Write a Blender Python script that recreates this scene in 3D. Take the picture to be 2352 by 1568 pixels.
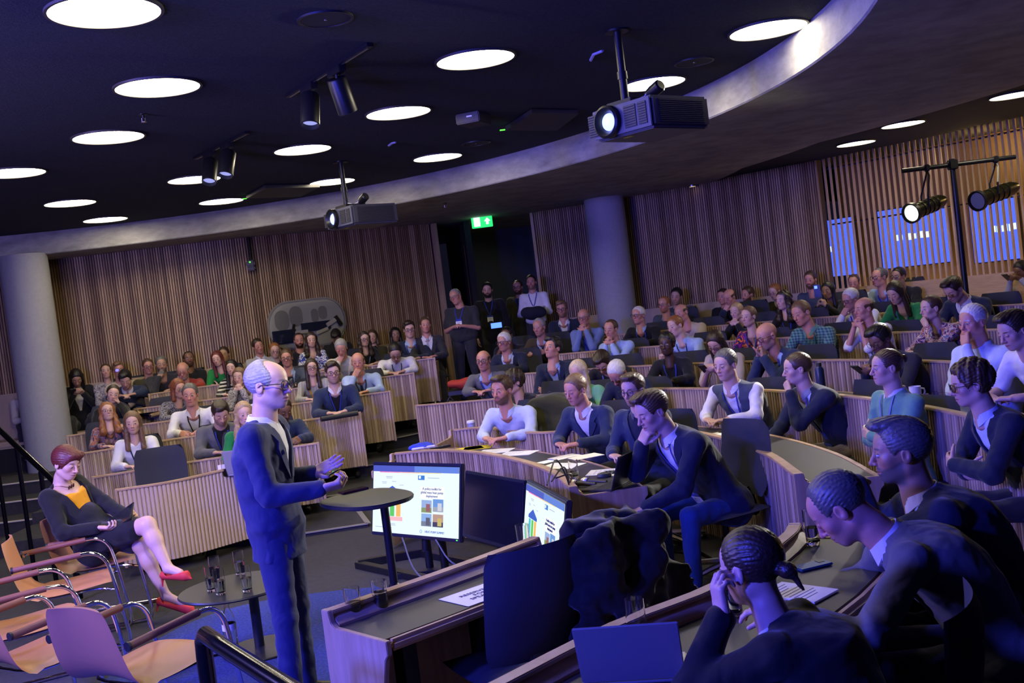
import bpy, bmesh, math, random
import numpy as np
from mathutils import Vector, Matrix
random.seed(7)
rng = np.random.default_rng(7)
PI = math.pi
for o in list(bpy.data.objects): bpy.data.objects.remove(o, do_unlink=True)
SC = bpy.context.scene
COL = SC.collection
# ------------------------------------------------------------------ camera
ROLL, PITCH, FPX, CAMZ = .1236013, .0398107, 2416.556, 1.95
cF = np.array([0, math.cos(PITCH), -math.sin(PITCH)]); cD0 = np.array([0, -math.sin(PITCH), -math.cos(PITCH)]); cX0 = np.array([1., 0, 0])
cR = math.cos(ROLL)*cX0 + math.sin(ROLL)*cD0
cD = -math.sin(ROLL)*cX0 + math.cos(ROLL)*cD0
cP = np.array([0, 0, CAMZ])
cam = bpy.data.objects.new('camera', bpy.data.cameras.new('camera'))
COL.objects.link(cam)
m = Matrix.Identity(4)
for i in range(3):
    m[i][0] = cR[i]; m[i][1] = -cD[i]; m[i][2] = -cF[i]; m[i][3] = cP[i]
cam.matrix_world = m
cam.data.sensor_width = 36; cam.data.lens = FPX/2352*36
cam.data.clip_start = .05; cam.data.clip_end = 80
cam.data.dof.use_dof = True; cam.data.dof.focus_distance = 5.6; cam.data.dof.aperture_fstop = 9
SC.camera = cam
# ------------------------------------------------------------------ world, exposure, lights
SC.view_settings.view_transform = 'Standard'; SC.view_settings.look = 'None'
SC.view_settings.gamma = 1; SC.view_settings.use_curve_mapping = False
SC.view_settings.exposure = 0.15
SC.cycles.max_bounces = 6; SC.cycles.diffuse_bounces = 3; SC.cycles.glossy_bounces = 3
SC.cycles.transmission_bounces = 6; SC.cycles.transparent_max_bounces = 8
SC.cycles.use_denoising = True; SC.cycles.sample_clamp_indirect = 4; SC.cycles.caustics_reflective = False; SC.cycles.caustics_refractive = False
wd = bpy.data.worlds.new('world'); SC.world = wd; wd.use_nodes = True
wd.node_tree.nodes['Background'].inputs[0].default_value = (.012, .012, .03, 1)
wd.node_tree.nodes['Background'].inputs[1].default_value = .35

def lamp(name, kind, loc, to, power, col, size=.1, angle=60, blend=.5):
    L = bpy.data.lights.new(name, kind); L.energy = power; L.color = col
    if kind == 'AREA': L.shape = 'DISK'; L.size = size
    else: L.shadow_soft_size = size
    if kind == 'SPOT': L.spot_size = math.radians(angle); L.spot_blend = blend
    o = bpy.data.objects.new(name, L); COL.objects.link(o); o.location = loc
    o.rotation_euler = (Vector(to)-Vector(loc)).to_track_quat('-Z', 'Y').to_euler()
    return o
BLUE = (.05, .06, 1); VIO = (.42, .34, 1); WARM = (1, .82, .58); WHITE = (1, .93, .88)
# blue stage washes hung above the left side of the stage (out of frame), then two added fills
lamp('blue_stage_wash', 'SPOT', (-4.4, .3, 3.4), (.1, 4.9, .8), 2500, BLUE, .25, 80)
lamp('blue_stage_wash', 'SPOT', (-6.5, 5.2, 3.4), (-.9, 5.3, .9), 900, BLUE, .2, 60)
lamp('violet_stage_wash', 'SPOT', (-5.4, 3.6, 3.4), (2.5, 8.5, 1.2), 620, VIO, .3, 95)
lamp('blue_house_wash', 'SPOT', (-5.4, 2.8, 3.3), (-3.8, 11.5, 1.0), 560, VIO, .3, 85)
lamp('violet_ring_fill', 'POINT', (-4.7, 5.0, 2.2), (0, 0, 0), 260, VIO, .4)  # added mid-air lamp without a fixture, brightens ring beam and soffit
lamp('blue_bounce_fill', 'SPOT', (-2.6, 1.0, 1.6), (-2.0, 3.8, 3.6), 620, BLUE, .3, 130)  # added unseen lamp, imitates blue bounce on the ceiling
# key lights for the speaker and the panel
lamp('key_spot', 'SPOT', (2.4, 8.4, 3.35), (-1.0, 5.2, 1.4), 900, WHITE, .1, 36)
lamp('par_spot', 'SPOT', (4.55, 10.7, 2.95), (-.6, 6.0, 1.2), 1100, WHITE, .1, 44)
lamp('front_spot', 'SPOT', (-.9, 3.4, 3.4), (-3.1, 8.2, .7), 300, WHITE, .1, 48)

def ray(u, v): return cF + cR*((u-1176)/FPX) + cD*((v-784)/FPX)
def at_z(u, v, z):
    q = ray(u, v); return cP + q*((z-CAMZ)/q[2])
def at_y(u, v, y):
    q = ray(u, v); return cP + q*(y/q[1])
# ------------------------------------------------------------------ materials
MATS = {}
def nodes(name):
    mt = bpy.data.materials.new(name); mt.use_nodes = True
    nt = mt.node_tree; b = nt.nodes['Principled BSDF']; MATS[name] = mt
    return mt, nt, b
def N(nt, typ, **kw):
    n = nt.nodes.new(typ)
    for k, v in kw.items():
        if k.startswith('i_'):
            key = k[2:]; key = int(key) if key.isdigit() else key.replace('_', ' ')
            n.inputs[key].default_value = v
        else: setattr(n, k, v)
    return n
def lk(nt, a, b): nt.links.new(a, b)
def plain(name, col, rough=.5, metal=0, spec=.5, bump=0, bscale=200, coat=0, trans=0, var=0):
    if name in MATS: return MATS[name]
    mt, nt, b = nodes(name)
    b.inputs['Base Color'].default_value = (*col, 1); b.inputs['Roughness'].default_value = rough
    b.inputs['Metallic'].default_value = metal; b.inputs['Specular IOR Level'].default_value = spec
    b.inputs['Coat Weight'].default_value = coat; b.inputs['Transmission Weight'].default_value = trans
    if bump or var:
        tc = N(nt, 'ShaderNodeTexCoord'); ns = N(nt, 'ShaderNodeTexNoise', i_Scale=bscale, i_Detail=4.)
        lk(nt, tc.outputs['Object'], ns.inputs['Vector'])
        if bump:
            bp = N(nt, 'ShaderNodeBump', i_Strength=bump, i_Distance=.01); lk(nt, ns.outputs['Fac'], bp.inputs['Height']); lk(nt, bp.outputs[0], b.inputs['Normal'])
        if var:
            rp = N(nt, 'ShaderNodeMapRange', i_3=1-var, i_4=1+var); lk(nt, ns.outputs['Fac'], rp.inputs[0])
            mx = N(nt, 'ShaderNodeMix', data_type='RGBA', blend_type='MULTIPLY'); mx.inputs[0].default_value = 1
            mx.inputs[6].default_value = (*col, 1); lk(nt, rp.outputs[0], mx.inputs[7]); lk(nt, mx.outputs[2], b.inputs['Base Color'])
    return mt
def emit(name, col, s):
    if name in MATS: return MATS[name]
    mt, nt, b = nodes(name)
    b.inputs['Base Color'].default_value = (.02, .02, .02, 1); b.inputs['Emission Color'].default_value = (*col, 1); b.inputs['Emission Strength'].default_value = s
    return mt
def wood(name, c1, c2, rough=.45, use_rnd=True, scale=(30, 30, 1.2)):
    mt, nt, b = nodes(name)
    tc = N(nt, 'ShaderNodeTexCoord'); mp = N(nt, 'ShaderNodeMapping'); mp.inputs['Scale'].default_value = scale
    ns = N(nt, 'ShaderNodeTexNoise', i_Scale=2.2, i_Detail=6., i_Distortion=.6)
    lk(nt, tc.outputs['Object'], mp.inputs[0]); lk(nt, mp.outputs[0], ns.inputs['Vector'])
    fac = ns.outputs['Fac']
    if use_rnd:
        at = N(nt, 'ShaderNodeAttribute', attribute_name='rnd')
        ad = N(nt, 'ShaderNodeMath', operation='MULTIPLY_ADD'); ad.inputs[1].default_value = .75
        lk(nt, at.outputs['Fac'], ad.inputs[0]); 
        m2 = N(nt, 'ShaderNodeMath', operation='MULTIPLY_ADD'); m2.inputs[1].default_value = .8; m2.inputs[2].default_value = -.28
        lk(nt, ns.outputs['Fac'], m2.inputs[0]); lk(nt, m2.outputs[0], ad.inputs[2]); fac = ad.outputs[0]
    rp = N(nt, 'ShaderNodeValToRGB'); rp.color_ramp.elements[0].color = (*c1, 1); rp.color_ramp.elements[1].color = (*c2, 1)
    rp.color_ramp.elements[0].position = .25; rp.color_ramp.elements[1].position = .8
    lk(nt, fac, rp.inputs[0]); lk(nt, rp.outputs[0], b.inputs['Base Color'])
    b.inputs['Roughness'].default_value = rough
    bp = N(nt, 'ShaderNodeBump', i_Strength=.08, i_Distance=.004); lk(nt, ns.outputs['Fac'], bp.inputs['Height']); lk(nt, bp.outputs[0], b.inputs['Normal'])
    return mt
OAK = wood('oak_slat', (.20, .115, .06), (.50, .34, .20))
OAKD = wood('oak_desk_slat', (.27, .185, .125), (.56, .43, .31))
OAKT = wood('oak_trim', (.36, .23, .13), (.55, .38, .24), .4, False, (4, 4, 40))
OAKP = wood('oak_panel', (.36, .24, .14), (.55, .40, .26), .45, False, (14, 14, 1.0))
BACKING = plain('slat_backing', (.05, .03, .02), .9)
LAMIN = plain('desk_laminate', (.045, .043, .042), .42, bump=.03, bscale=600)
BLACK = plain('black_metal', (.012, .012, .014), .38, .3)
BLKPL = plain('black_plastic', (.016, .016, .018), .45)
CHROME = plain('chrome', (.85, .85, .87), .08, 1)
STEEL = plain('brushed_steel', (.55, .55, .57), .3, 1)
PAPER = plain('white_paper', (.82, .82, .80), .8)
GLASS = plain('clear_glass', (1, 1, 1), .0, trans=1)
WATER = plain('water', (.95, .98, 1), .0, trans=1)
WATER.node_tree.nodes['Principled BSDF'].inputs['IOR'].default_value = 1.33
FABRIC = plain('dark_fabric', (.028, .030, .045), .9, bump=.25, bscale=900)
# ------------------------------------------------------------------ geometry helpers
def link(name, me, mat=None, parent=None):
    o = bpy.data.objects.new(name, me); COL.objects.link(o)
    if mat is not None and me is not None:
        for mm in (mat if isinstance(mat, (list, tuple)) else [mat]): me.materials.append(mm)
    if parent is not None: o.parent = parent
    return o
def empty(name, loc=(0, 0, 0), rz=0):
    o = bpy.data.objects.new(name, None); COL.objects.link(o); o.location = loc; o.rotation_euler = (0, 0, rz); o.empty_display_size = .1
    return o
def tag(o, label=None, cat=None, group=None, kind=None):
    if label: o['label'] = label
    if cat: o['category'] = cat
    if group: o['group'] = group
    if kind: o['kind'] = kind
    return o
class MB:
    """collects shapes into one mesh"""
    def __init__(s): s.v = []; s.f = []; s.r = []
    def add(s, vs, fs, r=None):
        n = len(s.v); s.v += [tuple(map(float, p)) for p in vs]; s.f += [tuple(i+n for i in f) for f in fs]; s.r += [random.random() if r is None else r]*len(vs); return s
    def box(s, c, d, rz=0, r=None, M=None):
        x, y, z = d[0]/2, d[1]/2, d[2]/2; ca, sa = math.cos(rz), math.sin(rz); vs = []
        for i in (-1, 1):
            for j in (-1, 1):
                for k in (-1, 1):
                    p = (i*x, j*y, k*z)
                    if M is not None: q = M @ Vector(p); vs.append((q.x+c[0], q.y+c[1], q.z+c[2]))
                    else: vs.append((c[0]+p[0]*ca-p[1]*sa, c[1]+p[0]*sa+p[1]*ca, c[2]+p[2]))
        return s.add(vs, [(0, 1, 3, 2), (4, 6, 7, 5), (0, 4, 5, 1), (2, 3, 7, 6), (0, 2, 6, 4), (1, 5, 7, 3)], r)
    def tube(s, pts, rad, n=10, cap=True, r=None):
        pts = [Vector(p) for p in pts]; rads = rad if isinstance(rad, (list, tuple)) else [rad]*len(pts)
        vs = []; fs = []; up = None
        for i, p in enumerate(pts):
            t = (pts[min(i+1, len(pts)-1)]-pts[max(i-1, 0)]).normalized()
            if up is None: up = t.orthogonal().normalized()
            else:
                up = up-t*up.dot(t); up = up.normalized() if up.length > 1e-6 else t.orthogonal().normalized()
            w = t.cross(up)
            for k in range(n):
                a = 2*PI*k/n; vs.append(p+(up*math.cos(a)+w*math.sin(a))*rads[i])
        for i in range(len(pts)-1):
            for k in range(n):
                fs.append((i*n+k, i*n+(k+1) % n, (i+1)*n+(k+1) % n, (i+1)*n+k))
        if cap: fs.append(tuple(range(n))[::-1]); fs.append(tuple((len(pts)-1)*n+k for k in range(n)))
        return s.add(vs, fs, r)
    def lathe(s, prof, n=24, c=(0, 0, 0), M=None, close=False):
        vs = []; fs = []; m_ = len(prof)
        for k in range(n):
            a = 2*PI*k/n
            for (rr, z) in prof:
                p = Vector((rr*math.cos(a), rr*math.sin(a), z))
                if M is not None: p = M @ p
                vs.append((p.x+c[0], p.y+c[1], p.z+c[2]))
        for k in range(n):
            q = (k+1) % n
            for j in range(m_-1 if not close else m_):
                j2 = (j+1) % m_
                fs.append((k*m_+j, q*m_+j, q*m_+j2, k*m_+j2))
        return s.add(vs, fs)
    def prism(s, poly, a, b):
        """poly: list of 3D-able functions; a,b lists of same-length 3D points -> closed prism"""
        n = len(a); vs = list(a)+list(b)
        fs = [tuple(range(n))[::-1], tuple(range(n, 2*n))]+[(i, (i+1) % n, n+(i+1) % n, n+i) for i in range(n)]
        return s.add(vs, fs)
    def build(s, name, mat=None, parent=None, smooth=False, bevel=0, sharp=None, weld=False):
        me = bpy.data.meshes.new(name); me.from_pydata(s.v, [], s.f); me.update()
        at = me.attributes.new('rnd', 'FLOAT', 'POINT'); at.data.foreach_set('value', np.array(s.r, dtype=np.float32))
        bm = bmesh.new(); bm.from_mesh(me)
        if weld: bmesh.ops.remove_doubles(bm, verts=bm.verts, dist=1e-5)
        bmesh.ops.recalc_face_normals(bm, faces=bm.faces)
        if bevel: bmesh.ops.bevel(bm, geom=[e for e in bm.edges if len(e.link_faces) == 2 and e.calc_face_angle(0) > .5], offset=bevel, segments=2, affect='EDGES', clamp_overlap=True)
        bm.to_mesh(me); bm.free()
        if smooth:
            me.shade_smooth()
            if hasattr(me, 'set_sharp_from_angle'): me.set_sharp_from_angle(angle=sharp or math.radians(40))
        return link(name, me, mat, parent)
def copy_tree(o, parent=None):
    c = o.copy(); COL.objects.link(c); c.parent = parent
    for ch in o.children: copy_tree(ch, c)
    return c
def arc(c, r, a0, a1, n):
    return [(c[0]+r*math.cos(math.radians(a0+(a1-a0)*i/n)), c[1]+r*math.sin(math.radians(a0+(a1-a0)*i/n))) for i in range(n+1)]
def resample(pts, step):
    out = []; acc = 0; nxt = step/2
    for (x0, y0), (x1, y1) in zip(pts, pts[1:]):
        L = math.hypot(x1-x0, y1-y0)
        if L < 1e-9: continue
        while nxt <= acc+L:
            t = (nxt-acc)/L; out.append((x0+(x1-x0)*t, y0+(y1-y0)*t, math.atan2(y1-y0, x1-x0))); nxt += step
        acc += L
    return out
def smooth_poly(pts, k=8):
    """Catmull-Rom through 2D points"""
    P = [Vector(p) for p in pts]; P = [P[0]*2-P[1]]+P+[P[-1]*2-P[-2]]; out = []
    for i in range(1, len(P)-2):
        for j in range(k):
            t = j/k; a, b, c, d = P[i-1:i+3]
            out.append(tuple(.5*((2*b)+(c-a)*t+(2*a-5*b+4*c-d)*t*t+(3*b-a-3*c+d)*t**3)))
    out.append(tuple(P[-2])); return out
def offset_poly(pts, d):
    """offset an open 2D polyline to its left by d"""
    out = []
    for i in range(len(pts)):
        a = Vector(pts[max(i-1, 0)]); b = Vector(pts[min(i+1, len(pts)-1)]); t = (b-a).normalized()
        out.append((pts[i][0]-t.y*d, pts[i][1]+t.x*d))
    return out
C0 = (-4.0, 6.1)
FL = [0, 0, .03, .17, .29, .42, .54, .62]   # floor height of rows 1..6 and of the top level
ZC, ZS = 3.607, 3.313
# ================================================================== the room
CB = (-4.75, 7.14); RB = 7.07
def struct(name, mb, mat, **k): return tag(mb.build(name, mat, **k), kind='structure')
# carpet and tiers
mt, nt, b = nodes('carpet')
tc = N(nt, 'ShaderNodeTexCoord'); ns = N(nt, 'ShaderNodeTexNoise', i_Scale=260., i_Detail=3.); n2 = N(nt, 'ShaderNodeTexNoise', i_Scale=18., i_Detail=4.)
lk(nt, tc.outputs['Object'], ns.inputs['Vector']); lk(nt, tc.outputs['Object'], n2.inputs['Vector'])
rp = N(nt, 'ShaderNodeValToRGB'); rp.color_ramp.elements[0].color = (.010, .010, .013, 1); rp.color_ramp.elements[1].color = (.062, .058, .060, 1)
rp.color_ramp.elements[0].position = .3; rp.color_ramp.elements[1].position = .75
ad = N(nt, 'ShaderNodeMath', operation='MULTIPLY_ADD'); ad.inputs[1].default_value = .75
m2 = N(nt, 'ShaderNodeMath', operation='MULTIPLY'); m2.inputs[1].default_value = .25; lk(nt, n2.outputs['Fac'], m2.inputs[0])
lk(nt, ns.outputs['Fac'], ad.inputs[0]); lk(nt, m2.outputs[0], ad.inputs[2]); lk(nt, ad.outputs[0], rp.inputs[0]); lk(nt, rp.outputs[0], b.inputs['Base Color'])
b.inputs['Roughness'].default_value = .95; bp = N(nt, 'ShaderNodeBump', i_Strength=.5, i_Distance=.004); lk(nt, ns.outputs['Fac'], bp.inputs['Height']); lk(nt, bp.outputs[0], b.inputs['Normal'])
CARPET = mt
fl = MB().add([(-13, -4, 0), (11, -4, 0), (11, 24, 0), (-13, 24, 0), (-13, -4, -.2), (11, -4, -.2), (11, 24, -.2), (-13, 24, -.2)], [(0, 1, 2, 3), (4, 7, 6, 5), (0, 4, 5, 1), (1, 5, 6, 2), (2, 6, 7, 3), (3, 7, 4, 0)])
struct('floor', fl, CARPET)
# raised tiers: arc on the right, straight on the left
RT = {2: 5.28, 3: 6.42, 4: 7.5, 5: 8.5, 6: 9.55, 7: 11.0}
LY = {2: 9.55, 3: 10.6, 4: 11.6, 5: 12.75, 6: 13.6, 7: 14.55}
NOSE = plain('step_nosing', (.22, .21, .2), .5)
for k in range(2, 8):
    h = FL[k]
    inner = arc(C0, RT[k], -75, 66, 40)+([(-1.55, LY[k]+.25), (-2.6, LY[k]+.1), (-4.4, LY[k]-.1), (-5.4, LY[k]-.25)] if k < 7 else [(-1.3, 17.2), (-1.35, 17.3)])
    outer = [((-5.4, 19) if k < 7 else (-1.4, 19)), (2, 21), (11, 21), (11, -3), (C0[0]+RT[k]*math.cos(math.radians(-75))+1.5, -3)]
    poly = inner+outer; z0 = FL[k-1]-.02 if k > 2 else -.01
    mb = MB().prism(None, [(x, y, z0) for x, y in poly], [(x, y, h) for x, y in poly])
    t = struct('floor', mb, CARPET)
    nb = MB()   # nosing strip of the aisle step
    pts = inner[36:43]
    for (x0, y0), (x1, y1) in zip(pts, pts[1:]):
        L = math.hypot(x1-x0, y1-y0); a = math.atan2(y1-y0, x1-x0); nb.box(((x0+x1)/2, (y0+y1)/2, h+.002), (L, .05, .008), a)
    struct('trim_%d' % k, nb, NOSE, parent=t)
# ceiling: dark rough plaster
mt, nt, b = nodes('dark_ceiling')
tc = N(nt, 'ShaderNodeTexCoord'); ns = N(nt, 'ShaderNodeTexNoise', i_Scale=70., i_Detail=5., i_Roughness=.7)
lk(nt, tc.outputs['Object'], ns.inputs['Vector']); rp = N(nt, 'ShaderNodeValToRGB'); rp.color_ramp.elements[0].color = (.004, .006, .010, 1); rp.color_ramp.elements[1].color = (.030, .034, .045, 1)
rp.color_ramp.elements[0].position = .35; rp.color_ramp.elements[1].position = .75
lk(nt, ns.outputs['Fac'], rp.inputs[0]); lk(nt, rp.outputs[0], b.inputs['Base Color']); b.inputs['Roughness'].default_value = .95
bp = N(nt, 'ShaderNodeBump', i_Strength=1., i_Distance=.015); lk(nt, ns.outputs['Fac'], bp.inputs['Height']); lk(nt, bp.outputs[0], b.inputs['Normal'])
CEIL = mt
struct('ceiling', MB().box((-2, 9, ZC+.05), (24, 28, .1)), CEIL)
# concrete ring beam and soffit
mt, nt, b = nodes('concrete')
tc = N(nt, 'ShaderNodeTexCoord'); ns = N(nt, 'ShaderNodeTexNoise', i_Scale=3., i_Detail=8., i_Roughness=.65); mp = N(nt, 'ShaderNodeMapping'); mp.inputs['Scale'].default_value = (1, 1, 2.5)
lk(nt, tc.outputs['Object'], mp.inputs[0]); lk(nt, mp.outputs[0], ns.inputs['Vector'])
rp = N(nt, 'ShaderNodeValToRGB'); rp.color_ramp.elements[0].color = (.20, .195, .19, 1); rp.color_ramp.elements[1].color = (.40, .39, .37, 1)
rp.color_ramp.elements[0].position = .3; rp.color_ramp.elements[1].position = .7
lk(nt, ns.outputs['Fac'], rp.inputs[0]); lk(nt, rp.outputs[0], b.inputs['Base Color']); b.inputs['Roughness'].default_value = .75
n3 = N(nt, 'ShaderNodeTexNoise', i_Scale=60., i_Detail=3.); lk(nt, tc.outputs['Object'], n3.inputs['Vector'])
bp = N(nt, 'ShaderNodeBump', i_Strength=.25, i_Distance=.006); lk(nt, n3.outputs['Fac'], bp.inputs['Height']); lk(nt, bp.outputs[0], b.inputs['Normal'])
CONC = mt
def r_out(t):
    K = [(-100, 10.0), (31, 10.0), (41, 10.75), (49.5, 12.2), (51.5, 13.2), (54, 16), (230, 16)]
    for (a, ra), (b_, rb) in zip(K, K[1:]):
        if a <= t <= b_: return ra+(rb-ra)*(t-a)/(b_-a)
vs = []; fs = []; n = 150
for i in range(n+1):
    t = -95+300*i/n; c_, s_ = math.cos(math.radians(t)), math.sin(math.radians(t)); ro = r_out(t)
    for (rr, z) in ((RB, ZC+.02), (RB, ZS+.012), (RB+.012, ZS), (ro-.015, ZS), (ro, ZS+.015), (ro, ZC+.02)):
        vs.append((CB[0]+rr*c_, CB[1]+rr*s_, z))
for i in range(n):
    for j in range(6):
        fs.append((i*6+j, i*6+(j+1) % 6, (i+1)*6+(j+1) % 6, (i+1)*6+j))
struct('trim_1', MB().add(vs, fs), CONC, smooth=True)
# lower dark ceiling outside the ring
vs = []; fs = []
for i in range(60):
    t = -60+115*i/59; c_, s_ = math.cos(math.radians(t)), math.sin(math.radians(t)); ro = r_out(t)-.02
    for (rr, z) in ((ro, ZS+.03), (ro+9, ZS+.03), (ro+9, ZS+.06), (ro, ZS+.06)): vs.append((CB[0]+rr*c_, CB[1]+rr*s_, z))
for i in range(59):
    for j in range(4): fs.append((i*4+j, i*4+(j+1) % 4, (i+1)*4+(j+1) % 4, (i+1)*4+j))
struct('ceiling', MB().add(vs, fs), plain('black_ceiling', (.006, .006, .008), .95, bump=.4, bscale=80))
# slatted walls
def slat_wall(name, pts, z0, z1, pitch=.036, side=1):
    root = MB()
    inn = offset_poly(pts, -side*.0); out = offset_poly(pts, -side*.12)
    vs = [(x, y, z) for (x, y) in inn for z in (z0, z1)]+[(x, y, z) for (x, y) in out for z in (z0, z1)]
    n = len(pts); fs = []
    for i in range(n-1):
        fs += [(2*i, 2*i+2, 2*i+3, 2*i+1), (2*n+2*i, 2*n+2*i+1, 2*n+2*i+3, 2*n+2*i+2)]
        fs += [(2*i+1, 2*i+3, 2*n+2*i+3, 2*n+2*i+1)]
    fs += [(0, 1, 2*n+1, 2*n), (2*n-2, 4*n-2, 4*n-1, 2*n-1)]
    w = struct(name, MB().add(vs, fs), BACKING)
    sl = MB()
    for i, (x, y, a) in enumerate(resample(pts, pitch)):
        nx, ny = -math.sin(a)*side, math.cos(a)*side
        sl.box((x+nx*.012, y+ny*.012, (z0+z1)/2), (pitch*.62, .03, z1-z0), a, r=(math.sin(i*.9)*.5+.5)*.35+random.random()*.65)
    o = sl.build('slat', OAK, w); o['kind'] = 'stuff'
    return w
WL = smooth_poly([(-11, 14.3), (-9, 14.75), (-6.46, 15.05), (-5.27, 15.15), (-4.0, 15.25), (-2.89, 15.75), (-1.1, 17.0)], 6)
slat_wall('wall_left', WL, 0, ZS+.08, side=-1)
WR = arc(C0, 12.1, 67.6, 45.3, 20)
slat_wall('wall_right', WR, 0, ZS+.08, side=-1)
# oak end boards at the doorway
struct('trim_2', MB().box((-1.06, 17.06, ZS/2), (.06, .22, ZS+.1), math.radians(35)), OAKP)
struct('trim_3', MB().box((.60, 17.36, ZS/2), (.05, .2, ZS+.1), math.radians(-20)), OAKP)
# doorway recess: black lobby, navy wall
DARKW = plain('black_wall', (.006, .006, .007), .8)
NAVY = plain('navy_wall', (.012, .028, .085), .6, bump=.1, bscale=12, var=.35)
struct('wall_lobby', MB().box((1.4, 20.4, 2), (4.4, .1, 4.4)), NAVY)
struct('wall_lobby_left', MB().box((-.75, 19.0, 2), (.1, 3.6, 4.4), math.radians(8)), DARKW)
struct('wall_lobby_right', MB().box((3.2, 19.2, 2), (.1, 3.4, 4.4)), DARKW)
struct('ceiling', MB().box((1, 19, ZS+.12), (5.5, 4.2, .1)), DARKW)
struct('door_1', MB().box((-.62, 18.0, 1.75), (.05, .9, 2.4), math.radians(6)), plain('door_oak', (.55, .28, .07), .5))
lamp('lobby_lamp', 'AREA', (-.1, 18.3, 3.2), (-.62, 18.2, 1.5), 9, WARM, .25)
# slatted screen on the right: each slat its own part
root = tag(empty('slat_screen', (C0[0]+12.1*math.cos(math.radians(35)), C0[1]+12.1*math.sin(math.radians(35)), 1.0)), 'open screen of upright oak slats on the back wall, glowing gold from behind', 'screen')
SCR = arc(C0, 12.1, 45.0, 21, 40)
def local(o, p): return (p[0]-o.location.x, p[1]-o.location.y, p[2]-o.location.z)
SLAT = wood('oak_screen_slat', (.42, .27, .13), (.60, .42, .22), .5, False, (20, 20, 1))
proto = None
for i, (x, y, a) in enumerate(resample(SCR, .083)):
    if proto is None:
        proto = MB().box((0, 0, 0), (.030, .026, 2.0)).build('slat', SLAT, root, bevel=.003); s = proto
    else:
        s = proto.copy(); COL.objects.link(s)
    s.location = local(root, (x, y, 2.36)); s.rotation_euler = (0, 0, a)
rl = MB(); inn = offset_poly(SCR, .05)
rl.tube([(*local(root, (x, y, 2.43)),) for x, y in inn], .012, 6); rl.tube([(*local(root, (x, y, 3.2)),) for x, y in inn], .012, 6)
rl.build('rail', BLACK, root)
# glass partition with room behind the slats
vs = []; fs = []; bk = arc(C0, 13.3, 46.5, 18, 20)
w = MB()
for (x0, y0), (x1, y1) in zip(bk, bk[1:]):
    w.box(((x0+x1)/2, (y0+y1)/2, 1.9), (math.hypot(x1-x0, y1-y0)+.02, .08, 3.8), math.atan2(y1-y0, x1-x0))
struct('wall_back', w, plain('amber_wall', (.16, .10, .04), .6))
for ang, zz, pw in ((41, .9, 26), (36, 3.1, 14), (30, .9, 30), (26, 3.1, 34), (22, .9, 40)):
    q = (C0[0]+12.75*math.cos(math.radians(ang)), C0[1]+12.75*math.sin(math.radians(ang)), zz)
    lamp('amber_strip_lamp', 'POINT', q, (q[0], q[1], 2), pw, (1, .66, .25), .15)
BSC = emit('blue_reflection', (.05, .10, 1.0), 1.6)  # glowing panels imitate blue screens reflected in the glass
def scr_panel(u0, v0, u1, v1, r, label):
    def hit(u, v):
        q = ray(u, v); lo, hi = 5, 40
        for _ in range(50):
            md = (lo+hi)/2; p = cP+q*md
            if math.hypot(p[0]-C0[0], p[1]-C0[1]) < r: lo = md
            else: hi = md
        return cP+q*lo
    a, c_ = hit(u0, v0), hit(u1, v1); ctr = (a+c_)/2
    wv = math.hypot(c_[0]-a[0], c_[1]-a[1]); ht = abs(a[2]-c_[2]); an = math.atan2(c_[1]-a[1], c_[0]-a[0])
    rt = tag(empty('reflection_panel', (ctr[0], ctr[1], ctr[2]), an), label, 'reflection')
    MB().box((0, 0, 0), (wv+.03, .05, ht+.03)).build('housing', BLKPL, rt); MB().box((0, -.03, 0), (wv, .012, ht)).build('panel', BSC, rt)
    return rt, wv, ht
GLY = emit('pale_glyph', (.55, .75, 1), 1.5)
for args, gl in (((1893, 508, 1975, 628, 12.7, 'lit blue display imitated by a glowing panel at the end of the oak wall'), (-.45, -.36)), ((2018, 486, 2185, 600, 12.7, 'wide lit blue display imitated by a glowing panel behind slats left of the light stand'), (-.25, .25)), ((2228, 462, 2351, 592, 12.7, 'lit blue display imitated by a glowing panel behind slats right of the light stand'), (-.05, .42))):
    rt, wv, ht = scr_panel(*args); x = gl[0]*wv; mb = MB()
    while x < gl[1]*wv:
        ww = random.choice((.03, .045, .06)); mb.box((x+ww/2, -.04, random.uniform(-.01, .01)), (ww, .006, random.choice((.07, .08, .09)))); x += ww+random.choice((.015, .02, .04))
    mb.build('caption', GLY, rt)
# oak bench along the back wall (right) and left wall
def bench(name, pts, z0, label, side, cushion, bh=.92):
    c = pts[len(pts)//2]; rt = tag(empty(name, (c[0], c[1], z0)), label, 'bench')
    def band(d0, d1, za, zb, nm, mat, bev=0):
        A = offset_poly(pts, d0*side); B = offset_poly(pts, d1*side); n = len(pts)
        vs = []
        for (x, y), (x2, y2) in zip(A, B):
            for (px, py, pz) in ((x, y, za), (x2, y2, za), (x2, y2, zb), (x, y, zb)): vs.append(local(rt, (px, py, pz)))
        fs = []
        for i in range(n-1):
            for j in range(4): fs.append((4*i+j, 4*i+(j+1) % 4, 4*i+4+(j+1) % 4, 4*i+4+j))
        fs += [(0, 1, 2, 3), (4*n-1, 4*n-2, 4*n-3, 4*n-4)]
        MB().add(vs, fs).build(nm, mat, rt, bevel=bev)
    band(.04, .12, z0+.45, z0+bh, 'backrest', cushion, .02); band(.05, .55, z0+.36, z0+.46, 'seat', cushion, .03); band(.1, .5, z0, z0+.36, 'plinth', DARKW)
    return rt
CREAM = plain('beige_leather', (.42, .32, .21), .55, bump=.1, bscale=60)
bench('wall_bench', arc(C0, 12.02, 66, 46, 14), FL[7], 'long beige bench against the oak wall right of the doorway', -1, CREAM)
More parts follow.
